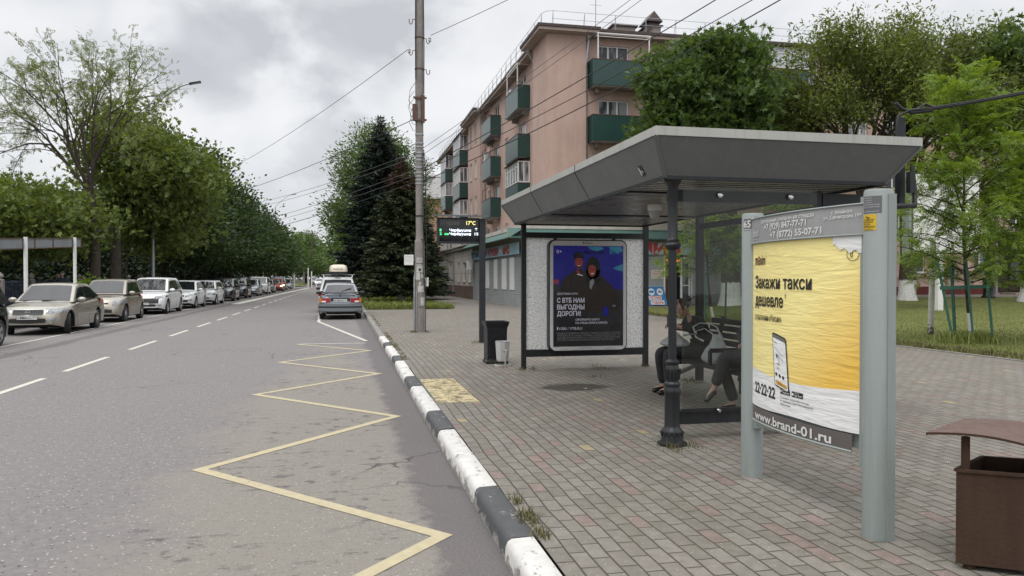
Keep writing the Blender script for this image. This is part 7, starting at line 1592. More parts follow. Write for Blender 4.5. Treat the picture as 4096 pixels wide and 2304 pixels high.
# ---------------------------------------------------------------- rusty brown bin, lower right
M_BROWN = plaster("brown_bin_paint", (.045, .026, .017), (.062, .036, .024), (.10, .05, .03), 3); M_BROWNT = plaster("worn_bin_lid", (.10, .065, .055), (.16, .11, .095), (.24, .19, .17), 8)
def streak(m, amt, col):
    t = m.node_tree; b = t.nodes["Principled BSDF"]; src = b.inputs['Base Color'].links[0].from_socket; tc = t.nodes.new("ShaderNodeTexCoord"); mp = t.nodes.new("ShaderNodeMapping"); mp.inputs['Scale'].default_value = (14, 14, .7); n_ = t.nodes.new("ShaderNodeTexNoise"); n_.inputs['Scale'].default_value = 1.; n_.inputs['Detail'].default_value = 6; n_.inputs['Roughness'].default_value = .7
    t.links.new(tc.outputs['Object'], mp.inputs[0]); t.links.new(mp.outputs[0], n_.inputs['Vector']); mr = t.nodes.new("ShaderNodeMapRange"); mr.inputs['From Min'].default_value = .48; mr.inputs['From Max'].default_value = .75; mr.inputs['To Max'].default_value = amt; t.links.new(n_.outputs['Fac'], mr.inputs['Value'])
    mx = t.nodes.new("ShaderNodeMix"); mx.data_type = 'RGBA'; t.links.new(mr.outputs[0], mx.inputs[0]); t.links.new(src, mx.inputs[6]); mx.inputs[7].default_value = col + (1,); t.links.new(mx.outputs[2], b.inputs['Base Color'])
for m_, a_, c_ in ((M_FASC, .35, (.22, .21, .2)), (M_BAND, .5, (.24, .23, .2)), (M_SAGE, .4, (.17, .17, .15)), (M_BROWN, .18, (.10, .055, .035)), (M_SHB, .3, (.06, .055, .05))): streak(m_, a_, c_)
bb = thing("litter_bin", "brown steel litter bin with a curved lid, cut by the right edge of the picture", "litter bin", (3.25, 3.15, PZ))
O = Vector((3.02, 3.29)); ex = Vector((.27, -.175)); ey = Vector((.36, .21))
C4 = [O, O + ex, O + ex + ey, O + ey]
b = MB().mat(M_BROWN)
for i in range(4):
    p, q = C4[i], C4[(i + 1) % 4]; b.quad((*p, .16), (*q, .16), (*q, .63), (*p, .63)); cn = (C4[0] + C4[2]) / 2; pi, qi = p + (cn - p) * .05, q + (cn - q) * .05; b.quad((*pi, .2), (*qi, .2), (*qi, .63), (*pi, .63)); b.quad((*p, .63), (*q, .63), (*qi, .63), (*pi, .63))
    b.bar((*p, .632), (*q, .632), .022, .014)
b.quad(*[(*p, .16) for p in C4]); b.build("box", bb)
for p in ((O + ex * .15 + ey * .1), (O + ex * .85 + ey * .9)): MB().mat(M_BROWN).bar((*p, PZ - .02), (*p, .16), .04).build("leg", bb)
pA = O + ex * .1 + ey * .07; pB = O + ey * .95 + ex * .95
for p in (pA, pB): MB().mat(M_BROWN).bar((*p, .16), (*p, .80), .028).build("upright", bb)
b = MB().mat(M_BROWNT)
o2 = O - ex * .38 - ey * .10; u2 = ex * 1.9; v2 = ey * 1.35
def lid(u, v, d=0.): p = o2 + u2 * u + v2 * v; return (p.x, p.y, .80 + .055 * math.sin(math.pi * (.12 + u * .8)) - .075 * u - d)
b.grid(lambda u, v: lid(u, v), 14, 6); b.grid(lambda u, v: lid(u, v, .012), 14, 6); b.mat(M_BROWN)
b.grid(lambda u, v: lid(u, 0, .012 * v), 14, 1); b.grid(lambda u, v: lid(1, u, .016 * v), 6, 1); b.grid(lambda u, v: lid(0, u, .016 * v), 6, 1); b.build("lid", bb, 40)
# ---------------------------------------------------------------- black bin and white bin
M_IRON = pm("bin_iron", (.015, .017, .02), .4, .3, .2, 9)
kb = thing("litter_bin", "black cast-iron litter bin with a diamond lattice and flared rim", "litter bin", (2.59, 13.1, PZ))
def sqring(prof, c):
    b = MB().mat(M_IRON); vs = []
    for r, z in prof: vs += [(c[0] + sx * r, c[1] + sy * r, z) for sx, sy in ((-1, -1), (1, -1), (1, 1), (-1, 1))]
    b.add(vs, [(i * 4 + k, i * 4 + (k + 1) % 4, i * 4 + 4 + (k + 1) % 4, i * 4 + 4 + k) for i in range(len(prof) - 1) for k in range(4)] + [(3, 2, 1, 0)]); return b
b = sqring([(.19, PZ - .01), (.19, .17), (.175, .19), (.165, .22), (.17, .24), (.172, .74), (.18, .76), (.195, .79), (.205, .84), (.205, .855), (.19, .855), (.185, .84), (.16, .5)], (2.59, 13.1)); b.build("body", kb)
b = MB().mat(M_IRON)
for i in range(4):
    for sg in (-1, 1):
        for k in range(2): z0 = .26 + i * .115; b.bar((2.59 - .16 + k * .16, 12.925, z0 if sg > 0 else z0 + .115), (2.59 + k * .16, 12.925, z0 + .115 if sg > 0 else z0), .012, .012)
b.build("lattice", kb)
wbin = thing("litter_bin", "small dented white litter bin on a round stand in front of the black one", "litter bin", (2.64, 12.62, PZ))
M_WBIN = plaster("dented_white_enamel", (.42, .42, .41), (.52, .52, .51), (.24, .20, .15), 5)
b = MB().mat(M_WBIN); b.lathe((2.62, 12.62, 0), [(.095, .21), (.105, .24), (.122, .53), (.127, .545), (.118, .545), (.1, .3)], 9); b.build("bucket", wbin)
b = MB().mat(M_WBIN); b.lathe((2.62, 12.62, 0), [(.135, PZ), (.135, PZ + .02), (.115, PZ + .024), (.115, PZ + .004)], 20); b.build("base_ring", wbin)
b = MB().mat(M_WBIN); b.tube([(2.64, 12.50, PZ + .01), (2.645, 12.49, .40)], .012, 7); b.tube([(2.60, 12.5, .40), (2.69, 12.5, .40)], .01, 6); b.bar((2.645, 12.48, .3), (2.645, 12.48, .4), .03, .012); b.build("stand", wbin)
# ---------------------------------------------------------------- arrivals board
db = thing("arrivals_board", "dark electronic bus arrivals board on a single square post", "display board", (3.11, 17.25, PZ))
M_GRAPH = pm("graphite_steel", (.022, .024, .029), .45, .2, .12, 4); M_BCAP = pm("board_cap", (.12, .125, .135), .45, .1, .1, 4)
MB().mat(M_GRAPH).b2((3.04, 17.18, PZ - .02), (3.17, 17.31, 2.95)).build("post", db)
b = MB().mat(M_GRAPH); b.b2((2.08, 17.22, 2.385), (3.039, 17.36, 2.43)); b.b2((2.08, 17.22, 2.94), (3.039, 17.36, 2.965)); b.b2((2.08, 17.22, 2.431), (2.13, 17.36, 2.939)); b.b2((2.131, 17.3, 2.431), (3.039, 17.35, 2.939)); b.build("housing", db)
b = MB().mat(M_BCAP); b.add([(2.02, 17.08, 2.985), (3.24, 17.08, 2.985), (3.24, 17.42, 3.01), (2.02, 17.42, 3.01), (2.02, 17.08, 3.02), (3.24, 17.08, 3.02), (3.24, 17.42, 3.045), (2.02, 17.42, 3.045)], [(3, 2, 1, 0), (4, 5, 6, 7), (0, 1, 5, 4), (1, 2, 6, 5), (2, 3, 7, 6), (3, 0, 4, 7)]); b.build("cap", db)
fD2 = frame((0, 17.26, 0), (1, 0, 0), (0, 0, 1), (0, -1, 0))
M_DSCR = pm("display_glass", (.010, .011, .012), .12, 0, .2, 4, spec=.6); M_LEDW = pm("led_white", (.75, .82, .9), .4, 0, .03, 9, emit=1.6); M_LEDG = pm("led_green", (.08, .75, .25), .4, 0, .05, 9, emit=1.4); M_LEDY = pm("led_yellow", (.85, .78, .25), .4, 0, .05, 9, emit=1.5); M_PRT = pm("printed_grey", (.26, .26, .26), .5, 0, .05, 9); M_PANEL = pm("display_panel", (.045, .047, .05), .3, 0, .1, 9)
b = MB().mat(M_DSCR); b.prism([(2.132, 2.432), (3.038, 2.432), (3.038, 2.938), (2.132, 2.938)], -.03, -.015, fD2); b.mat(M_PANEL).prism([(2.70, 2.78), (2.99, 2.78), (2.99, 2.915), (2.70, 2.915)], -.015, -.013, fD2); b.build("screen", db)
b = MB().mat(M_PRT); dt = lambda s, x, z, h, w, m, bo=.02: b.mat(m).text(fD2, s, x, z, h, w, bo, -.011)
dt("РАСПИСАНИЕ", 2.29, 2.852, .033, .30, M_PRT); dt("ТРАНСПОРТА", 2.29, 2.81, .033, .30, M_PRT); dt("ONLINE", 2.29, 2.786, .012, .09, M_PRT, 0); b.mat(M_PRT)
for q in ([(2.16, 2.80), (2.165, 2.80), (2.165, 2.89), (2.16, 2.89)], [(2.255, 2.80), (2.26, 2.80), (2.26, 2.89), (2.255, 2.89)], [(2.16, 2.885), (2.26, 2.885), (2.26, 2.89), (2.16, 2.89)], [(2.16, 2.8), (2.26, 2.8), (2.26, 2.805), (2.16, 2.805)], [(2.16, 2.84), (2.26, 2.84), (2.26, 2.845), (2.16, 2.845)]): b.prism(q, -.013, -.011, fD2)
dt("17°C", 2.745, 2.815, .085, .21, M_LEDY); dt("1", 2.135, 2.66, .058, .04, M_LEDG); dt("2", 2.135, 2.578, .058, .05, M_LEDG); dt("ав", 2.245, 2.58, .05, .10, M_LEDG); dt("Черёнушки", 2.36, 2.66, .06, .49, M_LEDW); dt("Черёнушки", 2.36, 2.578, .06, .49, M_LEDW); dt("15", 2.935, 2.58, .06, .085, M_LEDW); dt("*", 2.94, 2.65, .09, .06, M_LEDW, .05); b.build("lettering", db)
# ---------------------------------------------------------------- concrete pole with its fittings
def concrete():
    n = NT("pole_concrete"); f = n.math('ADD', n.math('MULTIPLY', n.noise(6, 6, .65), .5), n.math('MULTIPLY', n.noise(40, 5, .7), .5)); c = n.ramp(f, (.3, (.15, .135, .125)), (.7, (.30, .275, .255))); c = n.mix(n.ramp(n.noise(3, 6, .7, stretch=(1, 1, .3)), (.55, 0.), (.75, .6)), c, (.10, .085, .078)); n.bump(f, .6, .02); return n.fin(c, .9)
M_CONC = concrete(); M_CABLE = pm("black_cable", (.012, .012, .013), .6, 0, .2, 20); M_WIRE = pm("overhead_wire", (.10, .10, .105), .5, .3, .2, 10); M_PORC = pm("porcelain", (.42, .41, .39), .3, 0, .15, 12); M_PAPER = paper("pasted_flyers", (.55, .54, .51), (.42, .41, .39))
up = thing("utility_pole", "tall grey concrete utility pole with wire bands, insulators and pasted flyers", "utility pole", (2.06, 21.07, PZ))
def octa(r, z): return (r, z)
b = MB().mat(M_CONC); b.lathe((2.055, 21.07, 0), [(.145, PZ - .05), (.138, 1.2), (.132, 2.55), (.128, 2.62), (.105, 2.66), (.1, 2.75), (.105, 5.), (.115, 7.), (.115, 9.6), (.10, 11.2)], 14); b.build("shaft", up, 35)
b = MB().mat(M_RUST); b.prism([(-.05, 0), (.02, .05), (.05, -.02), (.0, -.1)], .0, .012, frame((2.10, 20.965, 2.64), (1, 0, 0), (0, 0, 1), (0, -1, 0))); b.build("chipped_steel", up)
M_BANDW = pm("steel_band", (.40, .41, .42), .35, .7, .15, 9)
for z, m, r in ((8.15, M_RUST, .121), (7.3, M_RUST, .121), (6.5, M_RUST, .121), (5.9, M_RUST, .119), (3.3, M_CABLE, .108), (5.52, M_BANDW, .113), (5.28, M_BANDW, .113), (5.18, M_BANDW, .113), (5.02, M_BANDW, .112), (4.92, M_BANDW, .112), (4.82, M_BANDW, .112), (4.62, M_BANDW, .112), (4.48, M_BANDW, .111), (4.38, M_BANDW, .111), (4.28, M_BANDW, .111), (4.18, M_BANDW, .11)): MB().mat(m).lathe((2.055, 21.07, z), [(r - .02, -.02), (r + .006, -.018), (r + .006, .018), (r - .02, .02)], 14).build("band", up, 40)
for x0, z0, sg in ((2.17, 8.12, 1), (2.17, 7.28, 1), (1.94, 8.62, -1), (1.94, 7.78, -1)):
    b = MB().mat(M_RUST); b.tube([(x0, 21.0, z0), (x0 + sg * .07, 21, z0), (x0 + sg * .08, 21, z0 - .1), (x0 + sg * .12, 21, z0 - .14), (x0 + sg * .16, 21, z0 - .1), (x0 + sg * .165, 21, z0 - .0)], .012, 6); b.build("hook", up, 60)
for x, z in ((2.335, 8.1), (1.775, 7.76)): MB().mat(M_PORC).lathe((x, 21, z - .05), [(.03, 0), (.045, .02), (.03, .05), (.045, .08), (.028, .11), (.02, .13)], 12).build("insulator", up, 50)
b = MB().mat(M_RUST); b.box((2.14, 20.95, 6.2), (.09, .05, .75), .3); b.box((1.92, 20.98, 6.1), (.10, .1, .45), .2); b.bar((1.88, 20.95, 6.5), (2.24, 20.95, 6.5), .05); b.bar((1.86, 20.95, 5.9), (2.24, 20.95, 5.9), .05); b.build("lamp_bracket", up)
b = MB().mat(M_CABLE); b.tube([(2.16, 20.98, 9.4), (2.175, 20.97, 7.9), (2.17, 20.97, 6.6)], .013, 5); b.tube([(1.95, 20.97, 9.4), (1.94, 20.96, 8.2), (1.945, 20.96, 7.0)], .016, 5)
b.tube([(2.15, 20.95, 5.0), (2.14, 20.94, 4.0), (2.11, 20.94, 3.3), (2.15, 20.94, 2.75), (2.13, 20.9, 1.9), (2.19, 20.92, 1.1)], .011, 5); b.tube([(2.16, 20.95, 5.1), (2.22, 20.95, 4.3), (2.2, 20.95, 3.4), (2.24, 20.95, 2.4), (2.21, 20.93, 1.4), (2.2, 20.93, PZ)], .012, 5)
for k in range(5): b.tube([(1.93 - .02 * k, 20.97, 6.9 - .22 * k), (1.80 - .03 * (k % 3), 20.97, 6.7 - .22 * k), (1.76 + .03 * k, 20.97, 6.4 - .2 * k), (1.93, 20.97, 6.25 - .16 * k)], .006, 4); b.tube([(2.17, 20.97, 5.0 - .1 * k), (2.26 + .02 * (k % 2), 20.97, 4.85 - .14 * k), (2.2, 20.97, 4.7 - .1 * k)], .006, 4)
b.build("cable", up, 60)
b = MB().mat(M_STEEL); b.tube([(1.90, 20.98, PZ - .02), (1.905, 20.98, 1.62), (1.93, 20.97, 1.75)], .024, 8); b.tube([(1.95, 20.95, PZ), (1.955, 20.95, 1.3)], .016, 6); b.build("conduit", up, 50)
b = MB().mat(M_WHITE); b.b2((2.20, 20.98, 1.38), (2.29, 21.08, 1.62)); b.build("junction_box", up)
fP = lambda a, z, d=0.: (2.055 + (.142 + d) * math.cos(R(270) + a / .142), 21.07 + (.142 + d) * math.sin(R(270) + a / .142), z)
b = MB()
rf_ = random.Random(9)
for a0, a1, z0, z1 in ((-.10, .08, 2.02, 2.16), (-.10, .10, 1.76, 1.98), (-.13, .0, 1.56, 1.75), (.02, .1, 1.6, 1.72), (-.06, .12, 1.22, 1.40), (.01, .13, .86, 1.08), (-.03, .03, 1.42, 1.5)):
    b.mat(M_PAPER).grid(lambda u, v: fP(a0 + (a1 - a0) * u, z0 + (z1 - z0) * v + .012 * math.sin(u * 13 + z0 * 40) * (v in (0, 1)), .003 + .004 * math.sin(u * 9 + v * 5 + z0)), 8, 5)
b.mat(M_BLACK)
for z, w in ((2.125, .14), (2.10, .15), (2.075, .12), (2.05, .14), (1.95, .15), (1.93, .12)): b.text(lambda p, q, d=0.: fP(p, q, .009), "ОБЪЯВЛЕНИЕ", -.085, z, .011, w)
b.prism([(-.04, 1.8), (.02, 1.8), (.02, 1.87), (-.04, 1.87)], .009, .01, fP); b.text(fP, "РАБОТА", -.06, .80, .03, .12, .02, .009); b.build("flyer", up, 60)
pl = thing("notice_plate", "small white notice plate bracketed to the left of the concrete pole", "sign", (1.76, 21, 2.1)); b = MB().mat(M_WHITE).b2((1.63, 20.99, 1.96), (1.88, 21.0, 2.24)); b.mat(M_PRT).text(frame((1.66, 20.988, 0), (1, 0, 0), (0, 0, 1), (0, -1, 0)), "А. МАЙКОП", 0, 2.17, .03, .18); 
for z in (2.12, 2.08, 2.04): b.text(frame((1.66, 20.988, 0), (1, 0, 0), (0, 0, 1), (0, -1, 0)), "расписание движения", 0, z, .015, .17)
b.build("plate", pl); MB().mat(M_STEEL).bar((1.87, 21.0, 2.1), (1.95, 21.03, 2.1), .02).build("bracket", pl)
# ---------------------------------------------------------------- overhead wires: catenaries between real supports
def wire(label, p, q, sag, r=.012, m=None, mid=14):
    r *= .72
    p, q = Vector(p), Vector(q); pts = [p.lerp(q, i / mid) - Vector((0, 0, sag * 4 * (i / mid) * (1 - i / mid))) for i in range(mid + 1)]
    o = MB().mat(m or M_WIRE).tube(pts, r, 5).build("overhead_wire", None, 60, org=tuple(p)); tag(o, label, "wire", "overhead wires"); return o
FAR = Vector((-11.0, 62, 8.6))
for i, (lab, p, q, sag, r) in enumerate((
    ("wire from the pole's left insulator to the far trees, highest on the left", (1.775, 21, 7.82), (-15, 73, 9.6), .9, .012), ("wire from the rusty lamp bracket to the far trees, second highest on the left", (1.86, 21, 5.9), (-14.5, 73, 8.6), .75, .014),
    ("thin wire third from the top of the left bundle", (1.93, 21, 5.02), (-11.5, 66, 7.3), .55, .010), ("thin wire fourth from the top of the left bundle", (1.93, 21, 4.9), (-11.5, 66, 6.95), .55, .010), ("thin wire fifth from the top of the left bundle", (1.93, 21, 4.55), (-11.5, 68, 5.9), .5, .011), ("thin wire sixth from the top of the left bundle", (1.93, 21, 4.4), (-11.5, 68, 5.6), .5, .010), ("thick lowest cable of the left bundle", (1.92, 21, 4.22), (-11.3, 68, 5.0), .45, .017),
    ("wire leaving the pole's upper right insulator towards the top of the picture", (2.36, 21, 8.22), (9, 8, 9.0), .2, .011),
    ("upper wire of the right bundle crossing the roof railing", (2.16, 21, 5.15), (9.9, 10.5, 10.3), .15, .009), ("second wire of the right bundle crossing the roof railing", (2.16, 21, 4.98), (10.0, 10.5, 10.2), .15, .009), ("third cable of the right bundle crossing the pink gable", (2.16, 21, 4.6), (10.5, 10.0, 9.0), .15, .016), ("fourth cable of the right bundle crossing the pink gable", (2.16, 21, 4.52), (10.5, 9.5, 8.5), .25, .013), ("lowest cable of the right bundle crossing the pink gable", (2.16, 21, 4.25), (10.5, 9.5, 8.25), .3, .017))): wire(lab, p, q, sag, r, M_CABLE if r > .0125 else None)
wire("upper faint wire across the street near the far lamps", (-10, 150, 9.2), (6, 170, 8.2), .4, .03); wire("lower faint wire across the street near the far lamps", (-10, 200, 9.6), (6, 215, 9.2), .4, .03)
# cable bundle from the shelter's rear post towards the upper right, with its mast and ducts
cb = thing("cable_mast", "dark steel mast behind the shelter roof carrying a thick cable bundle", "mast", (5.50, 6.75, 2.4)); b = MB().mat(M_SHB).b2((5.475, 6.72, 2.30), (5.54, 6.785, 3.22)); b.b2((5.17, 6.735, 2.32), (5.469, 6.785, 2.37)); b.b2((5.10, 6.55, 2.32), (5.168, 6.785, 2.37)); b.build("mast", cb)
b = MB().mat(M_CABLE); b.tube([(5.44, 6.7, 2.9), (5.43, 6.7, 3.1), (5.44, 6.7, 3.22), (5.54, 6.68, 3.28), (5.70, 6.66, 3.30)], .015, 7); b.tube([(5.42, 6.72, 3.36), (5.48, 6.7, 3.30), (5.58, 6.68, 3.26), (5.80, 6.66, 3.29)], .018, 7); b.tube([(5.60, 6.68, 3.28), (5.72, 6.66, 3.35), (5.88, 6.65, 3.30)], .011, 6); b.tube([(5.56, 6.65, 2.72), (5.57, 6.62, 2.45), (5.54, 6.58, 2.32), (5.16, 6.52, 2.3)], .024, 7); b.build("cable_duct", cb, 60)
MB().mat(M_SHB).b2((5.50, 6.6, 2.45), (5.55, 6.66, 2.66)).build("terminal_box", cb)
for k, (dz, lab) in enumerate(((0, "main black cable of the bundle running to the upper right corner"), (.045, "second black cable twisted with the main one to the upper right corner"), (-.035, "thin lowest cable of the bundle running to the upper right corner"))): wire(lab, (5.70, 6.66, 3.29 + dz * .3), (10.6, 6.2, 4.62 + dz * .35), .14, .015 - .003 * k, M_CABLE)
# ---------------------------------------------------------------- lamps, sign frame, railings, signs
def lamp(label, x, y, h, reach, ex, m=M_STEEL, r=.085):
    t = thing("street_lamp", label, "street lamp", (x, y, .1), "street lamps"); b = MB().mat(m); b.lathe((x, y, 0), [(r * 1.25, .05), (r * 1.2, 1.6), (r, 1.7), (r * .8, h)], 12); b.build("pole", t, 40)
    ux, uy = ex; pts = [(x + ux * reach * s, y + uy * reach * s, h + reach * .74 * (1 - (1 - s) ** 1.55)) for s in [i / 8 for i in range(9)]]
    b = MB().mat(m); b.tube(pts, .045, 8); b.build("arm", t, 60); p = Vector(pts[-1]); d = (p - Vector(pts[-2])).normalized()
    b = MB().mat(M_GRAPH); b.bar(p - d * .1, p + d * .55, .26, .09); b.build("lamp_head", t); b = MB().mat(M_WHITE); b.bar(p + d * .08 - Vector((0, 0, .05)), p + d * .5 - Vector((0, 0, .05)), .2, .012); b.build("lens", t); return t
lamp("curved street lamp rising out of the left trees, nearest", -10.5, 47.0, 11.25, 2.05, (.99, .06)); lamp("curved street lamp above the far trees on the left", -9.8, 120, 12.3, 2.6, (.95, .2)); lamp("distant street lamp just left of the maple", -8.8, 185, 12.0, 3.0, (.95, .2))
M_SGNB = pm("sign_back_sheet", (.27, .29, .31), .5, .3, .14, 1.2)
sf = thing("sign_frame", "long grey sign seen from behind on two white posts, left edge of the picture", "sign", (-10.5, 31, .1))
for y, z1 in ((29.0, 2.98), (33.9, 3.22)): b = MB().mat(M_WHITE); b.tube([(-10.5, y, .05), (-10.5, y, z1 + .02)], .065, 10); b.build("post", sf, 40)
def sgz(y): return 2.85 + (y - 27) * .05
b = MB().mat(M_SGNB)
for y0, y1 in ((22.0, 26.9), (26.9, 30.0), (30.0, 31.75), (31.75, 34.9)): b.add([(-10.58, y0 + .004, sgz(y0) - .33), (-10.58, y1, sgz(y1) - .33), (-10.58, y1, sgz(y1)), (-10.58, y0 + .004, sgz(y0)), (-10.62, y0 + .004, sgz(y0) - .33), (-10.62, y1, sgz(y1) - .33), (-10.62, y1, sgz(y1)), (-10.62, y0 + .004, sgz(y0))], [(0, 1, 2, 3), (7, 6, 5, 4), (0, 3, 7, 4), (1, 5, 6, 2), (3, 2, 6, 7), (0, 4, 5, 1)])
b.build("board", sf)
b = MB().mat(M_RUST)
for dz in (.0, -.35): b.bar((-10.57, 22, sgz(22) + dz), (-10.57, 34.9, sgz(34.9) + dz), .04, .03)
for y in (26.9, 30.0, 31.75, 34.9): b.bar((-10.57, y, sgz(y) - .34), (-10.57, y, sgz(y)), .04, .03)
b.build("rim", sf)
M_FEN = pm("railing_blue_black", (.022, .03, .062), .5, .2, .25, 6)
pf0 = (-13.6, 20.0)
for i in range(13):
    y0 = 19 + i * 3.2; lab = f"dark blue iron railing bay between two capped posts, {('nearest','second','third','fourth','fifth','sixth','seventh','eighth','ninth','tenth','eleventh','twelfth','farthest')[i]} along the far pavement"
    t = thing("railing", lab, "railing", (-13.6, y0, .1), "railings along the park"); b = MB().mat(M_FEN); b.b2((-13.62, y0 + .1, .25), (-13.58, y0 + 3.1, .29)); b.b2((-13.62, y0 + .1, 1.25), (-13.58, y0 + 3.1, 1.29)); b.build("rail", t)
    b = MB().mat(M_FEN)
    for k in range(22): y = y0 + .16 + k * .14; b.bar((-13.6, y, .15), (-13.6, y, 1.42), .022); b.add([(-13.62, y - .02, 1.42), (-13.58, y - .02, 1.42), (-13.58, y + .02, 1.42), (-13.62, y + .02, 1.42), (-13.6, y, 1.54)], [(0, 1, 4), (1, 2, 4), (2, 3, 4), (3, 0, 4)])
    b.build("bars", t)
    b = MB().mat(M_SLAB); b.b2((-13.72, y0 - .1, 0), (-13.48, y0 + .1, 1.5)); b.lathe((-13.6, y0, 0), [(.15, 1.5), (.15, 1.54), (.06, 1.57), (.10, 1.63), (.13, 1.68), (.10, 1.75), (.03, 1.82), (.0, 1.86)], 10); b.build("capped_post", t, 40)
# traffic light and crossing sign
M_SIGNY = pm("sign_yellow_green", (.55, .62, .03), .5, 0, .05, 5); M_SIGNB = pm("sign_blue", (.02, .07, .28), .5, 0, .05, 5); M_GO = pm("green_lamp", (.1, .95, .65), .3, 0, .03, 5, emit=2.)
tl = thing("traffic_light", "traffic light showing green on a white post at the far crossing", "traffic light", (-7.7, 128, 0)); MB().mat(M_WHITE).tube([(-7.7, 128, 0), (-7.7, 128, 3.3)], .22, 8).build("post", tl)
b = MB().mat(M_GRAPH).b2((-8.1, 127.75, 2.7), (-7.3, 128, 4.55)); b.build("housing", tl); b = MB().mat(M_GO); b.lathe((-7.7, 127.72, 3.08), [(.36, -.03), (.36, .03)], 14, 'Y'); b.build("green_lens", tl); b = MB().mat(M_BLACK); [b.lathe((-7.7, 127.73, z), [(.24, -.02), (.24, .02)], 12, 'Y') for z in (3.75, 4.25)]; b.build("unlit_lens", tl)
cs = thing("crossing_sign", "blue pedestrian crossing sign with a bright yellow green surround above the traffic light", "road sign", (-7.7, 128, 4.6)); b = MB().mat(M_SIGNY).b2((-8.35, 127.9, 4.7), (-7.0, 128, 6.15)); b.build("surround", cs); b = MB().mat(M_SIGNB).b2((-8.15, 127.86, 4.9), (-7.2, 127.895, 5.95)); b.mat(M_WHITE); b.add([(-8.02, 127.85, 5.0), (-7.33, 127.85, 5.0), (-7.68, 127.85, 5.8)], [(0, 1, 2)]); b.mat(M_BLACK); b.bar((-7.68, 127.84, 5.3), (-7.68, 127.84, 5.58), .12, .01); b.bar((-7.68, 127.84, 5.35), (-7.8, 127.84, 5.06), .07, .01); b.bar((-7.68, 127.84, 5.35), (-7.56, 127.84, 5.06), .07, .01); b.build("pictogram", cs); MB().mat(M_GRAPH).tube([(-7.68, 128.05, 4.5), (-7.68, 128.05, 5.4)], .06, 6).build("bracket", cs)
for x, y, h, r, lab in ((-5.9, 150, 10.6, .17, "weathered leaning utility pole on the left past the crossing"), (-9.2, 125, 8.8, .17, "brown utility pole just left of the traffic light")):
    t = thing("utility_pole", lab, "utility pole", (x, y, 0)); MB().mat(M_CONC if x < -8 else M_BARK).tube([(x, y, -.1), (x + .3, y, h)], [r, r * .7], 8).build("shaft", t, 40); MB().mat(M_RUST).bar((x - .4, y - .1, h - .5), (x + .9, y - .1, h - .5), .1).build("crossarm", t)
for i, (x, y, h) in enumerate(((-9.6, 112, 3.6), (-11.2, 116, 2.4), (-5.6, 132, 3.3), (-5.2, 136, 2.8), (-4.6, 142, 1.5), (-3.9, 150, 1.5), (-3.5, 158, 1.5))):
    o = MB().mat(M_WHITE).tube([(x, y, 0), (x, y, h)], .10, 7).build("white_post", None, 40, org=(x, y, 0)); tag(o, ("tall thin white post left of the traffic light", "short white post farthest left of the traffic light", "slim white post right of the traffic light", "second slim white post right of the traffic light", "whitewashed stump on the far verge, nearest", "whitewashed stump on the far verge, middle", "whitewashed stump on the far verge, farthest")[i], "post", "white posts at the far crossing")
# billboard, white post, black lamp on the lawn
bl_ = thing("billboard", "blank white billboard on a leg behind the young trees", "billboard", (24.2, 27.2, .2)); b = MB().mat(M_WHITE).b2((22.75, 27.1, 2.65), (25.9, 27.16, 5.85)); b.build("board", bl_); b = MB().mat(M_SAGE).b2((22.45, 27.0, 2.6), (22.58, 27.4, 5.95)); b.mat(M_GRAPH).b2((22.6, 27.17, 2.6), (25.9, 27.35, 5.9)); b.build("frame", bl_); MB().mat(M_WHITE).b2((23.9, 27.05, .1), (24.15, 27.3, 2.6)).build("leg", bl_)
n = NT("peeling_post"); sp = n.N.new("ShaderNodeSeparateXYZ"); n.lk(n.co, sp.inputs[0]); wq = n.ramp(n.math('ADD', n.math('MULTIPLY', n.noise(14, 6, .7), .8), n.math('MULTIPLY', sp.outputs[2], .35)), (.46, 1.), (.5, 0.)); n.fin(n.mix(wq, n.ramp(n.noise(7, 4), (.3, (.42, .41, .37)), (.7, (.58, .57, .53))), (.06, .045, .035)), .85); M_PEEL = n.m
o = MB().mat(M_PEEL); o.tube([(14.8, 17.0, PZ - .05), (14.86, 17.0, 2.5)], [.075, .07], 12); w = o.build("white_post", None, 40, org=(14.8, 17.0, PZ)); tag(w, "peeling white post with a rotten foot on the lawn", "post")
pk = thing("lamp_post", "black ornamental lamp post with a swollen base in front of the pink block", "lamp post", (34.1, 35.0, .5)); b = MB().mat(M_IRON); b.lathe((34.1, 35, 0), [(.35, .4), (.35, .62), (.28, .7), (.26, 1.35), (.3, 1.42), (.22, 1.5), (.13, 1.7), (.1, 4.4), (.14, 4.5), (.08, 4.55)], 12); b.build("pole", pk, 40); MB().mat(M_WHITE).lathe((34.1, 35, 0), [(.1, 4.56), (.24, 4.8), (.2, 5.0), (.05, 5.1)], 12).build("lantern", pk, 50)
bk = thing("bicycle", "small blue bicycle leaning beside the shop doorway", "bicycle", (18.3, 37.35, PZ)); M_BLUEB = pm("bicycle_blue", (.02, .12, .34), .35, 0, .1, 6)
for x in (18.08, 18.62): b = MB().mat(M_TYRE); b.tube([(x + .24 * math.cos(k * .3927), 37.3, .40 + .24 * math.sin(k * .3927)) for k in range(17)], .02, 5); b.mat(M_STEEL); [b.bar((x, 37.3, .40), (x + .23 * math.cos(k * .7854), 37.3, .40 + .23 * math.sin(k * .7854)), .006) for k in range(8)]; b.build("wheel", bk)
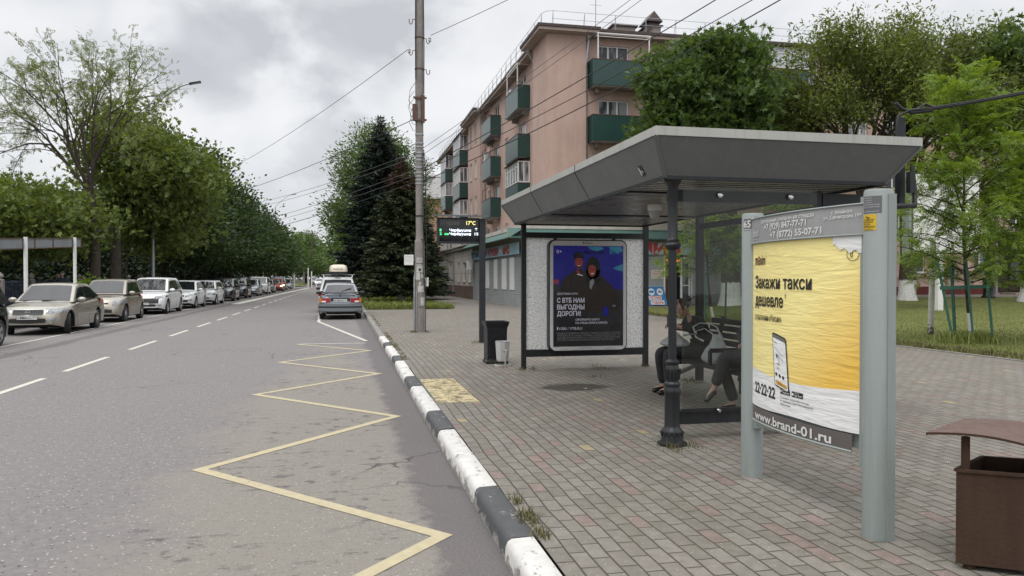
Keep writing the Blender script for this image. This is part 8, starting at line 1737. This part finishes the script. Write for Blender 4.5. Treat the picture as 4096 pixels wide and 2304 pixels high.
b = MB().mat(M_BLUEB); [b.tube([p, q], .018, 6) for p, q in (((18.08, 37.3, .4), (18.22, 37.3, .72)), ((18.08, 37.3, .4), (18.32, 37.3, .42)), ((18.22, 37.3, .72), (18.32, 37.3, .42)), ((18.24, 37.3, .7), (18.53, 37.3, .74)), ((18.32, 37.3, .42), (18.53, 37.3, .74)), ((18.52, 37.3, .85), (18.62, 37.3, .4)))]; b.build("frame", bk); MB().mat(M_TRIM).b2((18.12, 37.26, .78), (18.32, 37.34, .82)).build("saddle", bk); MB().mat(M_TRIM).tube([(18.48, 37.1, .92), (18.5, 37.3, .88), (18.48, 37.5, .92)], .014, 6).build("handlebar", bk)
# litter on the ground
rl = random.Random(21); lit = [(2.55, 16.4, .10), (2.0, 17.0, .06), (3.15, 9.75, .05), (4.3, 4.35, .03), (3.4, 8.2, .04), (2.45, 14.2, .05), (3.9, 7.4, .025), (6.3, 6.4, .04), (5.2, 9.2, .06), (8.1, 11.2, .07), (6.9, 8.8, .05), (4.7, 5.2, .03)]
labs = ("pale scrap of paper on the paving left of the arrivals board", "small pale scrap nearest the kerb before the pole", "white scrap on the dark spill", "tiny scrap under the poster stand", "scrap on the paving in front of the ornate column", "scrap on the paving left of the black bin", "crumb of litter beside the column foot", "scrap on the open paving right of the poster stand", "pale scrap just outside the shelter's rear glass", "scrap near the lawn edging", "scrap in the middle of the right hand paving", "tiny scrap right of the poster stand foot")
for (x, y, s), lab in zip(lit, labs):
    a = rl.random() * 3; o = MB().mat(M_PAPER); o.grid(lambda u, v: (x + s * ((u - .5) * math.cos(a) - (v - .5) * .6 * math.sin(a)), y + s * ((u - .5) * math.sin(a) + (v - .5) * .6 * math.cos(a)), PZ + .004 + .012 * (math.sin(u * 5 + a) * math.cos(v * 4)) ** 2), 4, 3); tag(o.build("paper_scrap", None, 60, org=(x, y, PZ)), lab, "litter", "scraps of litter on the paving")
o = MB().mat(M_TWIG); o.tube([(-2.62, 5.42, .012), (-2.5, 5.5, .02), (-2.36, 5.62, .012)], .006, 5); o.tube([(-2.5, 5.5, .02), (-2.42, 5.47, .012)], .004, 4); tag(o.build("twig", None, org=(-2.5, 5.5, 0)), "small dry twig lying on the asphalt at lower left", "twig")
